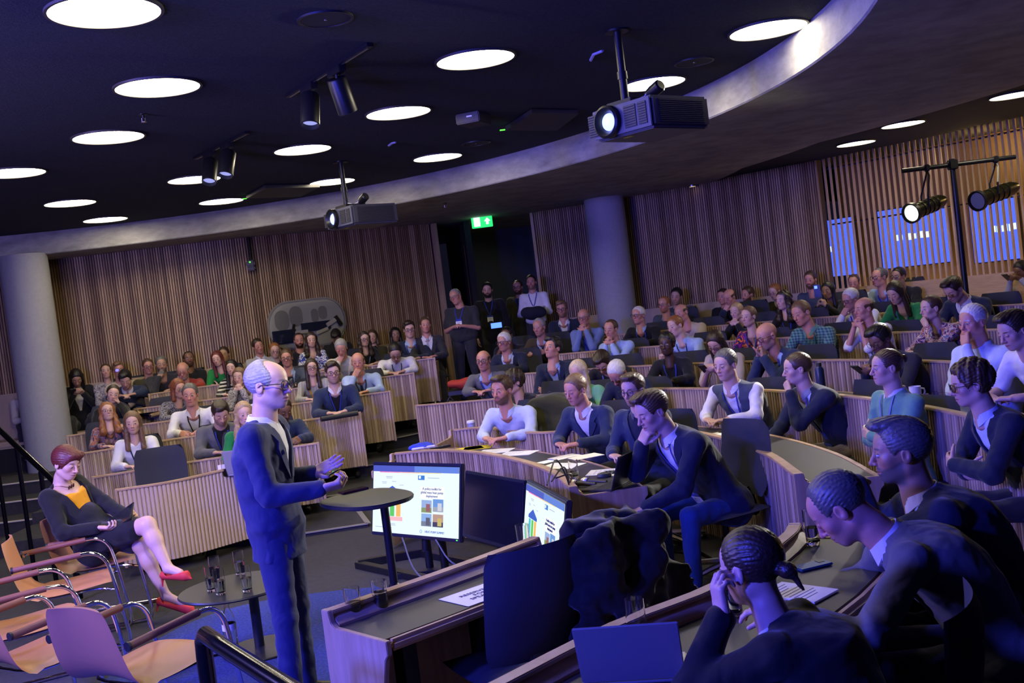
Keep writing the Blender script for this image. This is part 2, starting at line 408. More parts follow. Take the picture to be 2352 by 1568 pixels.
bench('wall_bench', arc(C0, 12.0, 45, 21, 16), FL[7], 'oak backed bench running below the slatted screen', -1, wood('oak_bench', (.38, .24, .13), (.52, .36, .2), .45, False, (3, 3, 30)))
bench('wall_bench', [p for p in WL if p[0] > -10.5][:-2], FL[6]-.14, 'long beige cushioned bench against the slatted wall behind the left rows', -1, CREAM, 1.10)
# columns
for (u, v, zb, nm) in ((52, 590, -.02, 'column_left'), (1386, 455, 0, 'column_middle')):
    p = at_z(u, v, ZS); q = Vector((p[0], p[1], 0))
    mb = MB().lathe([(.0, 0), (.305, 0), (.305, ZS+.02), (0, ZS+.02)], 48, (p[0], p[1], 0))
    o = struct(nm, mb, plain('column_concrete', (.34, .34, .35), .7, bump=.08, bscale=25, var=.12), smooth=True)
mt, nt, b = nodes('pane'); PANE = mt
_t = N(nt, 'ShaderNodeBsdfTransparent'); _g = N(nt, 'ShaderNodeBsdfGlossy'); _g.inputs['Roughness'].default_value = .03; _f = N(nt, 'ShaderNodeFresnel'); _f.inputs[0].default_value = 1.45; _m = N(nt, 'ShaderNodeMixShader')
lk(nt, _f.outputs[0], _m.inputs[0]); lk(nt, _t.outputs[0], _m.inputs[1]); lk(nt, _g.outputs[0], _m.inputs[2]); lk(nt, _m.outputs[0], nt.nodes['Material Output'].inputs[0])
# porthole window of the control room in the left wall
def on_wall(u, v):
    q = ray(u, v); best = None
    for (x0, y0), (x1, y1) in zip(WL, WL[1:]):
        dx, dy = x1-x0, y1-y0; den = q[0]*dy-q[1]*dx
        if abs(den) < 1e-9: continue
        t = (x0*dy-y0*dx)/den; s = ((q[0]*t-x0)*dx+(q[1]*t-y0)*dy)/(dx*dx+dy*dy)
        if -.001 <= s <= 1.001: best = (cP+q*t, math.atan2(dy, dx))
    return best
(pc, an) = on_wall(704, 742)
W, H = 1.22, .72
win = tag(empty('window_1', (pc[0], pc[1], pc[2]), an), kind='structure')
def pill(w, h, rx, n=10):
    out = []
    for (cx, cy, a0) in ((w/2-rx, h/2-rx, 0), (-w/2+rx, h/2-rx, 90), (-w/2+rx, -h/2+rx, 180), (w/2-rx, -h/2+rx, 270)):
        for i in range(n+1): a = math.radians(a0+90*i/n); out.append((cx+rx*math.cos(a), cy+rx*math.sin(a)))
    return out
po = pill(W, H, .34); pi_ = pill(W-.05, H-.05, .32); n = len(po)
vs = [(x, -.05, z) for x, z in po]+[(x, -.05, z) for x, z in pi_]+[(x, -.03, z) for x, z in po]+[(x, -.03, z) for x, z in pi_]
fs = []
for i in range(n):
    j = (i+1) % n; fs += [(i, j, n+j, n+i), (2*n+i, 3*n+i, 3*n+j, 2*n+j), (i, 2*n+i, 2*n+j, j), (n+i, n+j, 3*n+j, 3*n+i)]
MB().add(vs, fs).build('window_frame', plain('window_trim', (.25, .24, .2), .4), win)
GREYG = plain('booth_view', (.42, .42, .33), .6, var=.1, bscale=2)
MB().prism(None, [(x, -.034, z) for x, z in pi_], [(x, -.028, z) for x, z in pi_]).build('booth_backing', GREYG, win)
HAZE = plain('dark_reflection', (.22, .22, .17), .5)
for (x, z, w_, h_) in ((-.38, .08, .22, .3), (-.16, .12, .2, .3), (.13, .10, .11, .2), (.26, .13, .13, .2)):
    pp = pill(w_, h_, min(w_, h_)*.49, 6); MB().prism(None, [(x+a, -.040, z+c_) for a, c_ in pp], [(x+a, -.035, z+c_) for a, c_ in pp]).build('silhouette', HAZE, win)
def wpart(nm, x, z, w_, h_, tilt, mat, y=-.06): 
    MB().box((x, y, z), (w_, .03, h_), M=Matrix.Rotation(tilt, 3, 'Y')).build(nm, mat, win, bevel=.006)
DSC = plain('dark_screen', (.012, .018, .04), .25); PALE = plain('pale_arm', (.55, .53, .40), .4)
wpart('monitor_back', -.38, -.16, .36, .2, -.0, DSC); wpart('monitor_back', .12, -.06, .46, .13, 0, DSC)
wpart('monitor_arm', -.12, -.12, .2, .05, 0, PALE, -.08); wpart('monitor_arm', .2, -.14, .2, .05, -.25, PALE, -.08); wpart('monitor_arm', .36, -.03, .18, .06, -.45, PALE, -.08)
wpart('arm_joint', -.24, -.06, .04, .14, .3, BLACK, -.085); wpart('arm_joint', .47, -.02, .06, .17, -.5, BLACK, -.085)
gl = MB().prism(None, [(x, -.101, z) for x, z in pi_], [(x, -.097, z) for x, z in pi_]).build('window_glass', PANE, win)
# far right wall closing the room and wall behind the camera
struct('wall_side', MB().box((10.9, 8, 2), (.1, 26, 4)), DARKW); struct('wall_front', MB().box((-2, -3.9, 2), (26, .1, 4)), DARKW); struct('wall_stage', MB().box((-12.9, 8, 2), (.1, 26, 4)), DARKW)
# ------------------------------------------------------------------ ceiling lights
DISC = emit('light_disc', (1, .88, .62), 25.0); RIM = plain('light_rim', (.05, .045, .04), .5)
def disc_light(u, v, z, r, label, group=None):
    p = at_z(u, v, z); rt = tag(empty('ceiling_light', (p[0], p[1], z)), label, 'light', group)
    global DP
    if DP is None:
        a = MB().lathe([(0, -.008), (1, -.008), (1, .0), (0, .0)], 48).build('diffuser', DISC, rt, smooth=True)
        b_ = MB().lathe([(1.0, -.014), (1.06, -.014), (1.06, .005), (1.0, .005)], 48, close=True).build('rim', RIM, rt, smooth=True); DP = (a, b_)
    else:
        a, b_ = [x.copy() for x in DP]
        for x in (a, b_): COL.objects.link(x); x.parent = rt
    rt.scale = (r, r, 1); return rt
DP = None
LT = [(240, 24, 'largest round ceiling light, at the top corner above the stage'), (362, 198, 'round ceiling light over the seated woman, second biggest on the left'), (249, 313, 'round ceiling light between the sprinkler head and the left edge lights'), (30, 395, 'round ceiling light cut by the left edge of the photo'), (161, 465, 'small round ceiling light near the left edge, above the beam'), (242, 503, 'lowest small round ceiling light touching the beam at left'), (446, 411, 'round ceiling light half behind the smaller pair of track spots'), (508, 461, 'small round ceiling light by the green dot of a ceiling panel'), (695, 342, 'round ceiling light below the larger pair of track spots'), (763, 416, 'round ceiling light crossed by the far projector pole'), (915, 257, 'round ceiling light right of the larger track spots'), (1005, 360, 'round ceiling light above the beam, between the two projectors'), (1092, 134, 'large round ceiling light left of the near projector pole'), (1500, 190, 'round ceiling light hidden behind the near projector'), (1764, 66, 'large round ceiling light at the top above the curved beam')]
for u, v, lb in LT: disc_light(u, v, ZC, .265, lb)
for u, v, lb in ((2074, 284, 'second round light of the low black ceiling, above the slatted screen'), (1966, 328, 'third round light of the low black ceiling, left of the slatted screen'), (1663, 385, 'small round light of the low black ceiling over the oak wall'), (2330, 217, 'round light of the low black ceiling cut by the right edge')): disc_light(u, v, ZS+.025, .225, lb)
p = at_z(1148, 501, ZS+.06); disc_light(1148, 501, ZS+.065, .2, 'small round light beside the green exit sign in the doorway')
# ================================================================== people: signed-distance bodies meshed with surface nets
f32 = np.float32
def smin(a, b, k):
    h = np.clip(.5+.5*(b-a)/k, 0, 1); return b+(a-b)*h-k*h*(1-h)
def smax(a, b, k): return -smin(-a, -b, k)
def ln(v): return np.sqrt((v*v).sum(-1))
def d_ell(p, c, r):
    r = np.array(r, f32); q = (p-np.array(c, f32))/r; k0 = ln(q); k1 = ln(q/r)+1e-9; return k0*(k0-1)/k1
def d_sph(p, c, r): return ln(p-np.array(c, f32))-r
def d_cap(p, a, b, ra, rb=None):
    a = np.array(a, f32); b = np.array(b, f32); ba = b-a; pa = p-a
    h = np.clip((pa@ba)/max(float(ba@ba), 1e-9), 0, 1); d = ln(pa-h[:, None]*ba)
    return d-(ra if rb is None else ra+(rb-ra)*h)
def d_box(p, c, hsz, r):
    q = np.abs(p-np.array(c, f32))-np.array(hsz, f32)+r
    return ln(np.maximum(q, 0))+np.minimum(q.max(-1), 0)-r
def wob(p, fr, amp, seed=0):
    r = np.random.default_rng(seed); o = 0
    for i in range(4):
        k = r.normal(size=3).astype(f32); k *= fr*(1+.5*i)/np.linalg.norm(k); o = o+np.sin(p@k+r.random()*6)/(1+.6*i)
    return o*amp*.5
CORN = np.array([(i, j, k) for i in (0, 1) for j in (0, 1) for k in (0, 1)])
EDG = [(a, b) for a in range(8) for b in range(a+1, 8) if abs(CORN[a]-CORN[b]).sum() == 1]
def sample_dense(fn, lo, hi, h, blk=4, slack=1.35):
    lo = np.array(lo, float); n = np.maximum(np.ceil((np.array(hi)-lo)/h/blk).astype(int), 1); N3 = n*blk+1
    bi = np.stack(np.meshgrid(*[np.arange(k) for k in n], indexing='ij'), -1).reshape(-1, 3)
    d = fn((lo+(bi+.5)*blk*h).astype(f32)); act = np.abs(d) < blk*h*.87*slack+h
    D = np.full(N3, 1., f32)
    sg = np.where(d.reshape(n) < 0, -1., 1.).astype(f32); sg = np.repeat(np.repeat(np.repeat(sg, blk, 0), blk, 1), blk, 2)
    D[:-1, :-1, :-1] = sg
    lc = np.stack(np.meshgrid(*[np.arange(blk+1)]*3, indexing='ij'), -1).reshape(-1, 3)
    ix = (bi[act][:, None, :]*blk+lc[None]).reshape(-1, 3)
    if len(ix) == 0: return lo, D
    flat = np.unique((ix[:, 0]*N3[1]+ix[:, 1])*N3[2]+ix[:, 2]); a = flat//(N3[1]*N3[2]); b_ = (flat//N3[2]) % N3[1]; c = flat % N3[2]
    pts = (lo+np.stack([a, b_, c], -1)*h).astype(f32); out = np.empty(len(pts), f32)
    for i in range(0, len(pts), 60000): out[i:i+60000] = fn(pts[i:i+60000])
    D[a, b_, c] = out; return lo, D
def surface_net(lo, D, h):
    S = D < 0; cnt = np.zeros(np.array(D.shape)-1, np.int8); X, Y, Z = cnt.shape
    for c in CORN: cnt += S[c[0]:c[0]+X, c[1]:c[1]+Y, c[2]:c[2]+Z]
    ci = np.argwhere((cnt > 0) & (cnt < 8))
    if len(ci) == 0: return np.zeros((0, 3)), np.zeros((0, 4), int)
    idx = np.full(cnt.shape, -1, np.int32); idx[tuple(ci.T)] = np.arange(len(ci))
    dv = np.stack([D[ci[:, 0]+c[0], ci[:, 1]+c[1], ci[:, 2]+c[2]] for c in CORN], 1)
    acc = np.zeros((len(ci), 3)); num = np.zeros(len(ci))
    for a, b in EDG:
        da, db = dv[:, a], dv[:, b]; mk = (da < 0) != (db < 0); t = np.where(mk, da/np.where(mk, da-db, 1), 0)
        t = np.clip(t, 0, 1)
        acc += np.where(mk[:, None], CORN[a]+(CORN[b]-CORN[a])*t[:, None], 0); num += mk
    V = lo+(ci+acc/num[:, None])*h; F = []
    for ax in range(3):
        o1, o2 = [(1, 2), (2, 0), (0, 1)][ax]
        sl = [slice(1, -1)]*3; sl[ax] = slice(0, None); 
        s0 = [slice(None)]*3; s1 = [slice(None)]*3; s0[ax] = slice(0, -1); s1[ax] = slice(1, None)
        e = np.argwhere(S[tuple(s0)] != S[tuple(s1)])
        e = e[(e[:, o1] > 0) & (e[:, o2] > 0) & (e[:, o1] < D.shape[o1]-1) & (e[:, o2] < D.shape[o2]-1)]
        if len(e) == 0: continue
        neg = S[tuple(e.T)]
        q = []
        for (u, v) in ((0, 0), (1, 0), (1, 1), (0, 1)):
            w = e.copy(); w[:, o1] -= u; w[:, o2] -= v; q.append(idx[tuple(w.T)])
        q = np.stack(q, 1); q[~neg] = q[~neg][:, ::-1]; F.append(q[(q >= 0).all(1)])
    return V, np.concatenate(F)
def np_mesh(name, V, F, attrs=None):
    me = bpy.data.meshes.new(name); n = len(F); me.vertices.add(len(V)); me.loops.add(n*4); me.polygons.add(n)
    me.vertices.foreach_set('co', np.ascontiguousarray(V, dtype=np.float32).ravel()); me.loops.foreach_set('vertex_index', np.ascontiguousarray(F, dtype=np.int32).ravel())
    me.polygons.foreach_set('loop_start', np.arange(0, n*4, 4, dtype=np.int32)); me.polygons.foreach_set('loop_total', np.full(n, 4, np.int32))
    me.polygons.foreach_set('use_smooth', np.ones(n, bool)); me.update(calc_edges=True)
    for k, a in (attrs or {}).items():
        at = me.attributes.new(k, 'FLOAT_VECTOR', 'POINT'); at.data.foreach_set('vector', np.ascontiguousarray(a, dtype=np.float32).ravel())
    return me
def sdf_mesh(name, fn, lo, hi, h, attrs=None):
    lo, D = sample_dense(fn, lo, hi, h); V, F = surface_net(lo, D, h)
    return V, F
class GridSDF:
    def __init__(s, fn, lo, hi, h):
        s.lo = np.array(lo, f32); s.h = h; n = np.ceil((np.array(hi)-lo)/h).astype(int)+1; s.n = n
        g = np.stack(np.meshgrid(*[np.arange(k) for k in n], indexing='ij'), -1).reshape(-1, 3); P = (s.lo+g*h).astype(f32); o = np.empty(len(P), f32)
        for i in range(0, len(P), 80000): o[i:i+80000] = fn(P[i:i+80000])
        s.D = o.reshape(n)
    def __call__(s, p):
        q = (p-s.lo)/s.h; c = np.clip(q, 0, s.n-1.001); ex = ln((q-c))*s.h; i = c.astype(np.int32); t = (c-i).astype(f32); D = s.D
        x, y, z = i[:, 0], i[:, 1], i[:, 2]; tx, ty, tz = t[:, 0], t[:, 1], t[:, 2]
        a = D[x, y, z]*(1-tx)+D[x+1, y, z]*tx; b = D[x, y+1, z]*(1-tx)+D[x+1, y+1, z]*tx
        c0 = a*(1-ty)+b*ty
        a = D[x, y, z+1]*(1-tx)+D[x+1, y, z+1]*tx; b = D[x, y+1, z+1]*(1-tx)+D[x+1, y+1, z+1]*tx
        return c0*(1-tz)+(a*(1-ty)+b*ty)*tz+ex
# ---- head (face towards +Y, crown z=.118, chin z=-.112)
def head_fn(fem=0, heavy=0):
    def fn(p):
        p = p.copy(); ax = np.abs(p[:, 0]); m_ = np.stack([ax, p[:, 1], p[:, 2]], 1)
        w = 1-.05*fem+.06*heavy
        d = d_ell(p, (0, -.018, .034), (.076, .098, .084))
        d = smin(d, d_ell(p, (0, .022, .034), (.064, .066, .062)), .02)
        d = smin(d, d_ell(p, (0, .020, -.036), (.059*w, .066, .076)), .025)
        d = smin(d, d_cap(m_, (.046*w, -.012, -.060), (.012, .050, -.090), .021+.004*heavy), .022)
        d = smin(d, d_sph(p, (0, .060, -.090+.004*fem), .0225-.002*fem), .016)
        d = smin(d, d_sph(m_, (.040*w, .052, -.018), .023+.004*heavy), .022)
        d = smin(d, d_sph(p, (0, .060, -.058), .028), .02)
        d = smin(d, d_cap(m_, (.040, .066, .0225), (.008, .081, .021), .0105-.003*fem), .010)
        d = smax(d, -d_sph(m_, (.031, .101, .002), .020), .012)
        d = smin(d, d_sph(m_, (.031, .0745, .003), .0132), .006)
        d = smin(d, d_cap(p, (0, .084, .016), (0, .104, -.026), .0075, .0105-.0015*fem), .009)
        d = smin(d, d_sph(p, (0, .107, -.031), .0112-.001*fem), .006)
        d = smin(d, d_sph(m_, (.0125, .094, -.034), .0082), .005)
        d = smin(d, d_cap(m_, (.019, .081, -.0615), (.004, .0895, -.0585), .0058), .005)
        d = smin(d, d_cap(m_, (.016, .081, -.0695), (0, .0875, -.0715), .0068), .005)
        d = smax(d, -d_cap(m_, (.024, .082, -.0655), (0, .0955, -.0650), .0030), .003)
        d = smin(d, d_cap(p, (0, -.028, -.055), (0, -.040, -.24), .057-.011*fem+.008*heavy, .062-.010*fem+.008*heavy), .025)
        e = d_ell(m_, (.079, -.014, -.006), (.0085, .020, .032)); e = smax(e, -d_ell(m_, (.089, -.010, -.002), (.009, .010, .018)), .005)
        return smin(d, e, .008)
    return fn
HEADS = {k: GridSDF(head_fn(*k), (-.12, -.15, -.25), (.12, .14, .14), .004) for k in ((0, 0), (1, 0), (0, 1))}
# ---- hand: wrist at origin, fingers +Y, palm faces -Z, thumb on +X
def hand_fn(curl, spread=1., thumb=(.75, .62, -.25), tcurl=.35):
    segs = []
    for x, y, L, r, k in ((.029, .087, .073, .0086, 0), (.010, .092, .081, .0088, 1), (-.010, .088, .075, .0084, 2), (-.028, .079, .058, .0076, 3)):
        a = 0; q = np.array([x, y, 0.]); yw = (x*2.2)*spread
        for j, (fr, rr) in enumerate(((.45, 1), (.31, .93), (.24, .84))):
            a += curl[j]*(1+.06*k); dv = np.array([math.sin(yw)*math.cos(a), math.cos(yw)*math.cos(a), -math.sin(a)]); q2 = q+dv*L*fr; segs.append((q, q2, r*rr*(1.05 if j == 0 else 1), r*rr*.92)); q = q2
    t = np.array(thumb)/np.linalg.norm(thumb); q = np.array([.026, .022, -.006])
    for j, (L, r) in enumerate(((.042, .0125), (.034, .0105), (.027, .0092))):
        segs.append((q, q+t*L, r, r*.9)); q = q+t*L; t = t+np.array([-.55, .35, -.25])*tcurl; t /= np.linalg.norm(t)
    def fn(p):
        d = d_box(p, (0, .048, 0), (.037, .044, .0125), .0118); d = smin(d, d_sph(p, (.022, .032, -.008), .017), .012)
        d = smin(d, d_ell(p, (0, -.01, 0), (.028, .05, .020)), .015)
        for s in segs: d = smin(d, d_cap(p, *s), .005)
        return d
    return fn
_hb = ((-.075, -.06, -.11), (.10, .19, .045))
HANDS = {'relax': GridSDF(hand_fn((.3, .45, .3)), *_hb, .003), 'fist': GridSDF(hand_fn((1.25, 1.45, .9), .3, (.5, .75, -.6), .7), *_hb, .003),
         'flat': GridSDF(hand_fn((.08, .12, .08), 1.3), *_hb, .003), 'grip': GridSDF(hand_fn((.85, .9, .5), .4, (.45, .8, -.55), .5), *_hb, .003),
         'loose': GridSDF(hand_fn((.6, .95, .6), .6, (.6, .75, -.4), .4), *_hb, .003)}
# ---- hair, in head space
def hair_fn(style):
    def base(p, th, top=.0):
        return d_ell(p, (0, -.020, .036), (.077+th, .099+th, .085+th+top))
    def fn(p):
        m_ = np.stack([np.abs(p[:, 0]), p[:, 1], p[:, 2]], 1); z = p[:, 2]; y = p[:, 1]
        face = d_ell(p, (0, .088, -.022), (.070, .072, .098))
        nape = -.062-z+np.where(y > -.01, .030, 0)
        ear = d_ell(m_, (.084, .0, -.018), (.03, .034, .034))
        ph = np.arctan2(p[:, 0], z-.03+1e-4); tx = .0013*np.sin(ph*34+5*np.sin(y*22)+3*np.sin(z*25))+.0010*np.sin(ph*71+4*np.sin(y*31+1)); tx = tx.astype(f32)
        if style in ('short', 'side', 'quiff', 'recede', 'buzz', 'afro', 'curly', 'pixie', 'crop', 'balding'):
            th = {'short': .009, 'side': .011, 'quiff': .010, 'recede': .007, 'buzz': .0035, 'afro': .012, 'curly': .022, 'pixie': .015, 'crop': .007, 'balding': .009}[style]
            d = base(p, th, {'short': .004, 'side': .006, 'curly': .006, 'afro': .006}.get(style, 0))
            if style == 'quiff': d = smin(d, d_ell(p, (.004, .030, .112), (.056, .062, .026)), .02); d = smin(d, d_ell(p, (.0, .072, .108), (.046, .028, .022)), .015)
            if style == 'side': d = smin(d, d_ell(p, (.012, .025, .108), (.064, .066, .026)), .02); d = smin(d, d_ell(p, (.02, .078, .086), (.046, .022, .022)), .015)
            if style == 'pixie': d = smin(d, d_ell(p, (-.02, .060, .080), (.066, .036, .032)), .02)
            if style == 'curly': d = d+wob(p, 120, .007, 5)
            if style == 'afro': d = d+wob(p, 240, .004, 5)
            if style == 'recede': face = smin(face, d_ell(m_, (.030, .074, .060), (.034, .050, .052)), .02)
            if style == 'pixie': face = d_ell(p, (.014, .104, -.045), (.070, .066, .082))
            if style == 'balding': face = smin(face, d_ell(p, (0, .052, .085), (.058, .082, .062)), .02)
            d = d+th*.85*(1-np.clip(face/.030, 0, 1)); d = smax(d, -face, .006); d = smax(d, nape, .012)
            d = smax(d, -ear, .008) if style != 'pixie' else smax(d, -d_ell(m_, (.086, .004, -.03), (.02, .026, .03)), .008)
        elif style == 'fringe':
            d = base(p, .006); d = smax(d, z-.052-np.clip(-y-.03, 0, .1)*.35, .02); d = smax(d, -d_ell(p, (0, .088, -.01), (.085, .085, .12)), .008); d = smax(d, nape, .012); d = smax(d, -ear, .008)
        elif style in ('long', 'wavy', 'bob'):
            e = {'long': -.27, 'wavy': -.25, 'bob': -.13}[style]; wv = .012 if style == 'wavy' else 0
            d = base(p, .012, .002)+.008*(1-np.clip(face/.03, 0, 1))
            d = smin(d, d_cap(m_, (.070, -.015, .03), (.080+wv, .005, e), .026, .030+wv), .03)
            d = smin(d, d_ell(p, (0, -.075, e*.45), (.078+wv, .042, abs(e)*.62+.06)), .03)
            if style == 'wavy': d = d+wob(p, 85, .009, 7)
            d = smax(d, -d_ell(p, (.004, .096, -.035), (.060, .078, .100)), .010)
            d = smax(d, -d_cap(p, (0, .03, -.09), (0, .05, -.30), .050), .015)
        elif style in ('pulled', 'bun', 'pony', 'lowbun'):
            d = base(p, .007)+.006*(1-np.clip(face/.03, 0, 1)); d = smax(d, -face, .006); d = smax(d, nape+.008, .012); d = smax(d, -ear, .008)
            if style == 'bun': d = smin(d, d_sph(p, (0, -.128, .045), .030), .012)
            if style == 'lowbun': d = smin(d, d_ell(p, (0, -.135, -.012), (.028, .03, .026)), .014); d = smin(d, d_cap(p, (0, -.150, -.02), (.01, -.172, -.075), .014, .004), .012)
            if style == 'pony': d = smin(d, d_cap(p, (0, -.118, .03), (0, -.150, -.09), .022, .016), .015)
        return d+tx
    return fn
HBOX = {'long': ((-.17, -.18, -.36), (.17, .13, .16)), 'wavy': ((-.17, -.18, -.36), (.17, .13, .16)), 'bob': ((-.15, -.17, -.2), (.15, .13, .16)), 'lowbun': ((-.12, -.2, -.12), (.12, .12, .15)), 'pony': ((-.12, -.2, -.12), (.12, .12, .15)), 'bun': ((-.12, -.18, -.1), (.12, .12, .15))}
HCACHE = {}
def hair_mesh(style, h):
    if (style, h) not in HCACHE:
        lo, hi = HBOX.get(style, ((-.13, -.16, -.1), (.13, .13, .17)))
        V, F = sdf_mesh('hair', hair_fn(style), lo, hi, h); HCACHE[style, h] = np_mesh('hair', V, F)
    return HCACHE[style, h]
# ---- materials driven by per-object values
def obj_attr(nt, nm): return N(nt, 'ShaderNodeAttribute', attribute_type='OBJECT', attribute_name=nm)
mt, nt, b = nodes('skin'); SKIN = mt
oi = N(nt, 'ShaderNodeObjectInfo'); hp = N(nt, 'ShaderNodeAttribute', attribute_name='hp'); sx = N(nt, 'ShaderNodeSeparateXYZ'); lk(nt, hp.outputs['Vector'], sx.inputs[0])
def M_(op, a, b_=None, c=None, clamp=False):
    n = N(nt, 'ShaderNodeMath', operation=op); n.use_clamp = clamp
    for i, q in enumerate((a, b_, c)):
        if q is None: continue
        if isinstance(q, (int, float)): n.inputs[i].default_value = q
        else: lk(nt, q, n.inputs[i])
    return n.outputs[0]
AX = M_('ABSOLUTE', sx.outputs[0]); YY = sx.outputs[1]; ZZ = sx.outputs[2]
def ss(v, lo, hi): # smoothstep
    n = N(nt, 'ShaderNodeMapRange', interpolation_type='SMOOTHSTEP'); n.inputs[1].default_value = lo; n.inputs[2].default_value = hi; lk(nt, v, n.inputs[0]); return n.outputs[0]
def ellm(cx, cz, rx, rz, soft=.35, absx=True):
    dx = M_('DIVIDE', M_('SUBTRACT', AX if absx else sx.outputs[0], cx), rx); dz = M_('DIVIDE', M_('SUBTRACT', ZZ, cz), rz)
    q = M_('SQRT', M_('ADD', M_('MULTIPLY', dx, dx), M_('MULTIPLY', dz, dz))); return M_('SUBTRACT', 1., ss(q, 1-soft, 1+soft))
front = ss(YY, .045, .06)
lips = M_('MULTIPLY', ellm(0, -.0648, .0225, .0092), front); mline = M_('MULTIPLY', ellm(0, -.0650, .022, .0022, .6), front)
brow = M_('MULTIPLY', ellm(.031, .0255, .0175, .0042, .45), front)
flush = M_('MULTIPLY', ellm(.036, -.028, .030, .026, .8), front); nos = M_('MULTIPLY', ellm(0, -.030, .016, .016, .7), front)
jl = M_('MULTIPLY_ADD', YY, -.42, -.022); bz = M_('MULTIPLY', M_('SUBTRACT', 1., ss(M_('SUBTRACT', ZZ, jl), -.010, .006)), ss(ZZ, -.135, -.110))
bz = M_('MULTIPLY', bz, ss(YY, -.012, .012)); mus = M_('MULTIPLY', ellm(0, -.0525, .030, .0085, .4), front); bz = M_('MAXIMUM', bz, mus)
bz = M_('MULTIPLY', bz, M_('SUBTRACT', 1., lips)); ba = obj_attr(nt, 'beard'); bns = N(nt, 'ShaderNodeTexNoise', i_Scale=900., i_Detail=2.); lk(nt, hp.outputs['Vector'], bns.inputs['Vector'])
bz = M_('MULTIPLY', M_('MULTIPLY', bz, ba.outputs['Fac']), M_('MULTIPLY_ADD', bns.outputs['Fac'], .8, .6), clamp=True)
hc = obj_attr(nt, 'hairc')
def mixc(fac, a, col, mode='MIX'):
    n = N(nt, 'ShaderNodeMix', data_type='RGBA', blend_type=mode); 
    if isinstance(fac, float): n.inputs[0].default_value = fac
    else: lk(nt, fac, n.inputs[0])
    lk(nt, a, n.inputs[6])
    if isinstance(col, tuple): n.inputs[7].default_value = (*col, 1)
    else: lk(nt, col, n.inputs[7])
    return n.outputs[2]
vn = N(nt, 'ShaderNodeTexNoise', i_Scale=45., i_Detail=3.); tco = N(nt, 'ShaderNodeTexCoord'); lk(nt, tco.outputs['Object'], vn.inputs['Vector'])
c = mixc(M_('MULTIPLY', vn.outputs['Fac'], .35), oi.outputs['Color'], (.85, .62, .56), 'MULTIPLY')
c = mixc(M_('MULTIPLY', M_('MAXIMUM', flush, nos), .5), c, (1, .72, .68), 'MULTIPLY')
c = mixc(M_('MULTIPLY', lips, .75), c, (.80, .48, .48), 'MULTIPLY'); c = mixc(M_('MULTIPLY', mline, .8), c, (.25, .12, .11), 'MULTIPLY')
c = mixc(M_('MULTIPLY', brow, .85), c, hc.outputs['Color']); c = mixc(bz, c, hc.outputs['Color'])
lk(nt, c, b.inputs['Base Color']); b.inputs['Roughness'].default_value = .48; b.inputs['Subsurface Weight'].default_value = .0
bp = N(nt, 'ShaderNodeBump', i_Strength=.12, i_Distance=.004); lk(nt, vn.outputs['Fac'], bp.inputs['Height']); lk(nt, bp.outputs[0], b.inputs['Normal'])
mt, nt, b = nodes('hair'); HAIR = mt
oi = N(nt, 'ShaderNodeObjectInfo'); tco = N(nt, 'ShaderNodeTexCoord'); mp = N(nt, 'ShaderNodeMapping'); mp.inputs['Scale'].default_value = (190, 40, 40)
ns = N(nt, 'ShaderNodeTexNoise', i_Scale=1., i_Detail=4., i_Distortion=1.2); lk(nt, tco.outputs['Object'], mp.inputs[0]); lk(nt, mp.outputs[0], ns.inputs['Vector'])
rp = N(nt, 'ShaderNodeMapRange', i_3=.45, i_4=1.7); lk(nt, ns.outputs['Fac'], rp.inputs[0])
mx = N(nt, 'ShaderNodeMix', data_type='RGBA', blend_type='MULTIPLY'); mx.inputs[0].default_value = 1; lk(nt, oi.outputs['Color'], mx.inputs[6]); lk(nt, rp.outputs[0], mx.inputs[7]); lk(nt, mx.outputs[2], b.inputs['Base Color'])
b.inputs['Roughness'].default_value = .42; bp = N(nt, 'ShaderNodeBump', i_Strength=.4, i_Distance=.004); lk(nt, ns.outputs['Fac'], bp.inputs['Height']); lk(nt, bp.outputs[0], b.inputs['Normal'])
def cloth(name, pattern=None):
    mt, nt, b = nodes(name); oi = N(nt, 'ShaderNodeObjectInfo'); tco = N(nt, 'ShaderNodeTexCoord')
    ns = N(nt, 'ShaderNodeTexNoise', i_Scale=420., i_Detail=2.); lk(nt, tco.outputs['Object'], ns.inputs['Vector'])
    n2 = N(nt, 'ShaderNodeTexNoise', i_Scale=7., i_Detail=2.5, i_Distortion=.5); lk(nt, tco.outputs['Object'], n2.inputs['Vector'])
    src = oi.outputs['Color']
    if pattern: src = pattern(nt, tco, src)
    mr = N(nt, 'ShaderNodeMapRange', i_3=.8, i_4=1.2); lk(nt, ns.outputs['Fac'], mr.inputs[0])
    mx = N(nt, 'ShaderNodeMix', data_type='RGBA', blend_type='MULTIPLY'); mx.inputs[0].default_value = 1; lk(nt, src, mx.inputs[6]); lk(nt, mr.outputs[0], mx.inputs[7]); lk(nt, mx.outputs[2], b.inputs['Base Color'])
    b.inputs['Roughness'].default_value = .82; b.inputs['Sheen Weight'].default_value = .15; b.inputs['Specular IOR Level'].default_value = .25
    b1 = N(nt, 'ShaderNodeBump', i_Strength=.4, i_Distance=.05); lk(nt, n2.outputs['Fac'], b1.inputs['Height'])
    b2 = N(nt, 'ShaderNodeBump', i_Strength=.15, i_Distance=.003); lk(nt, ns.outputs['Fac'], b2.inputs['Height']); lk(nt, b1.outputs[0], b2.inputs['Normal']); lk(nt, b2.outputs[0], b.inputs['Normal'])
    return mt
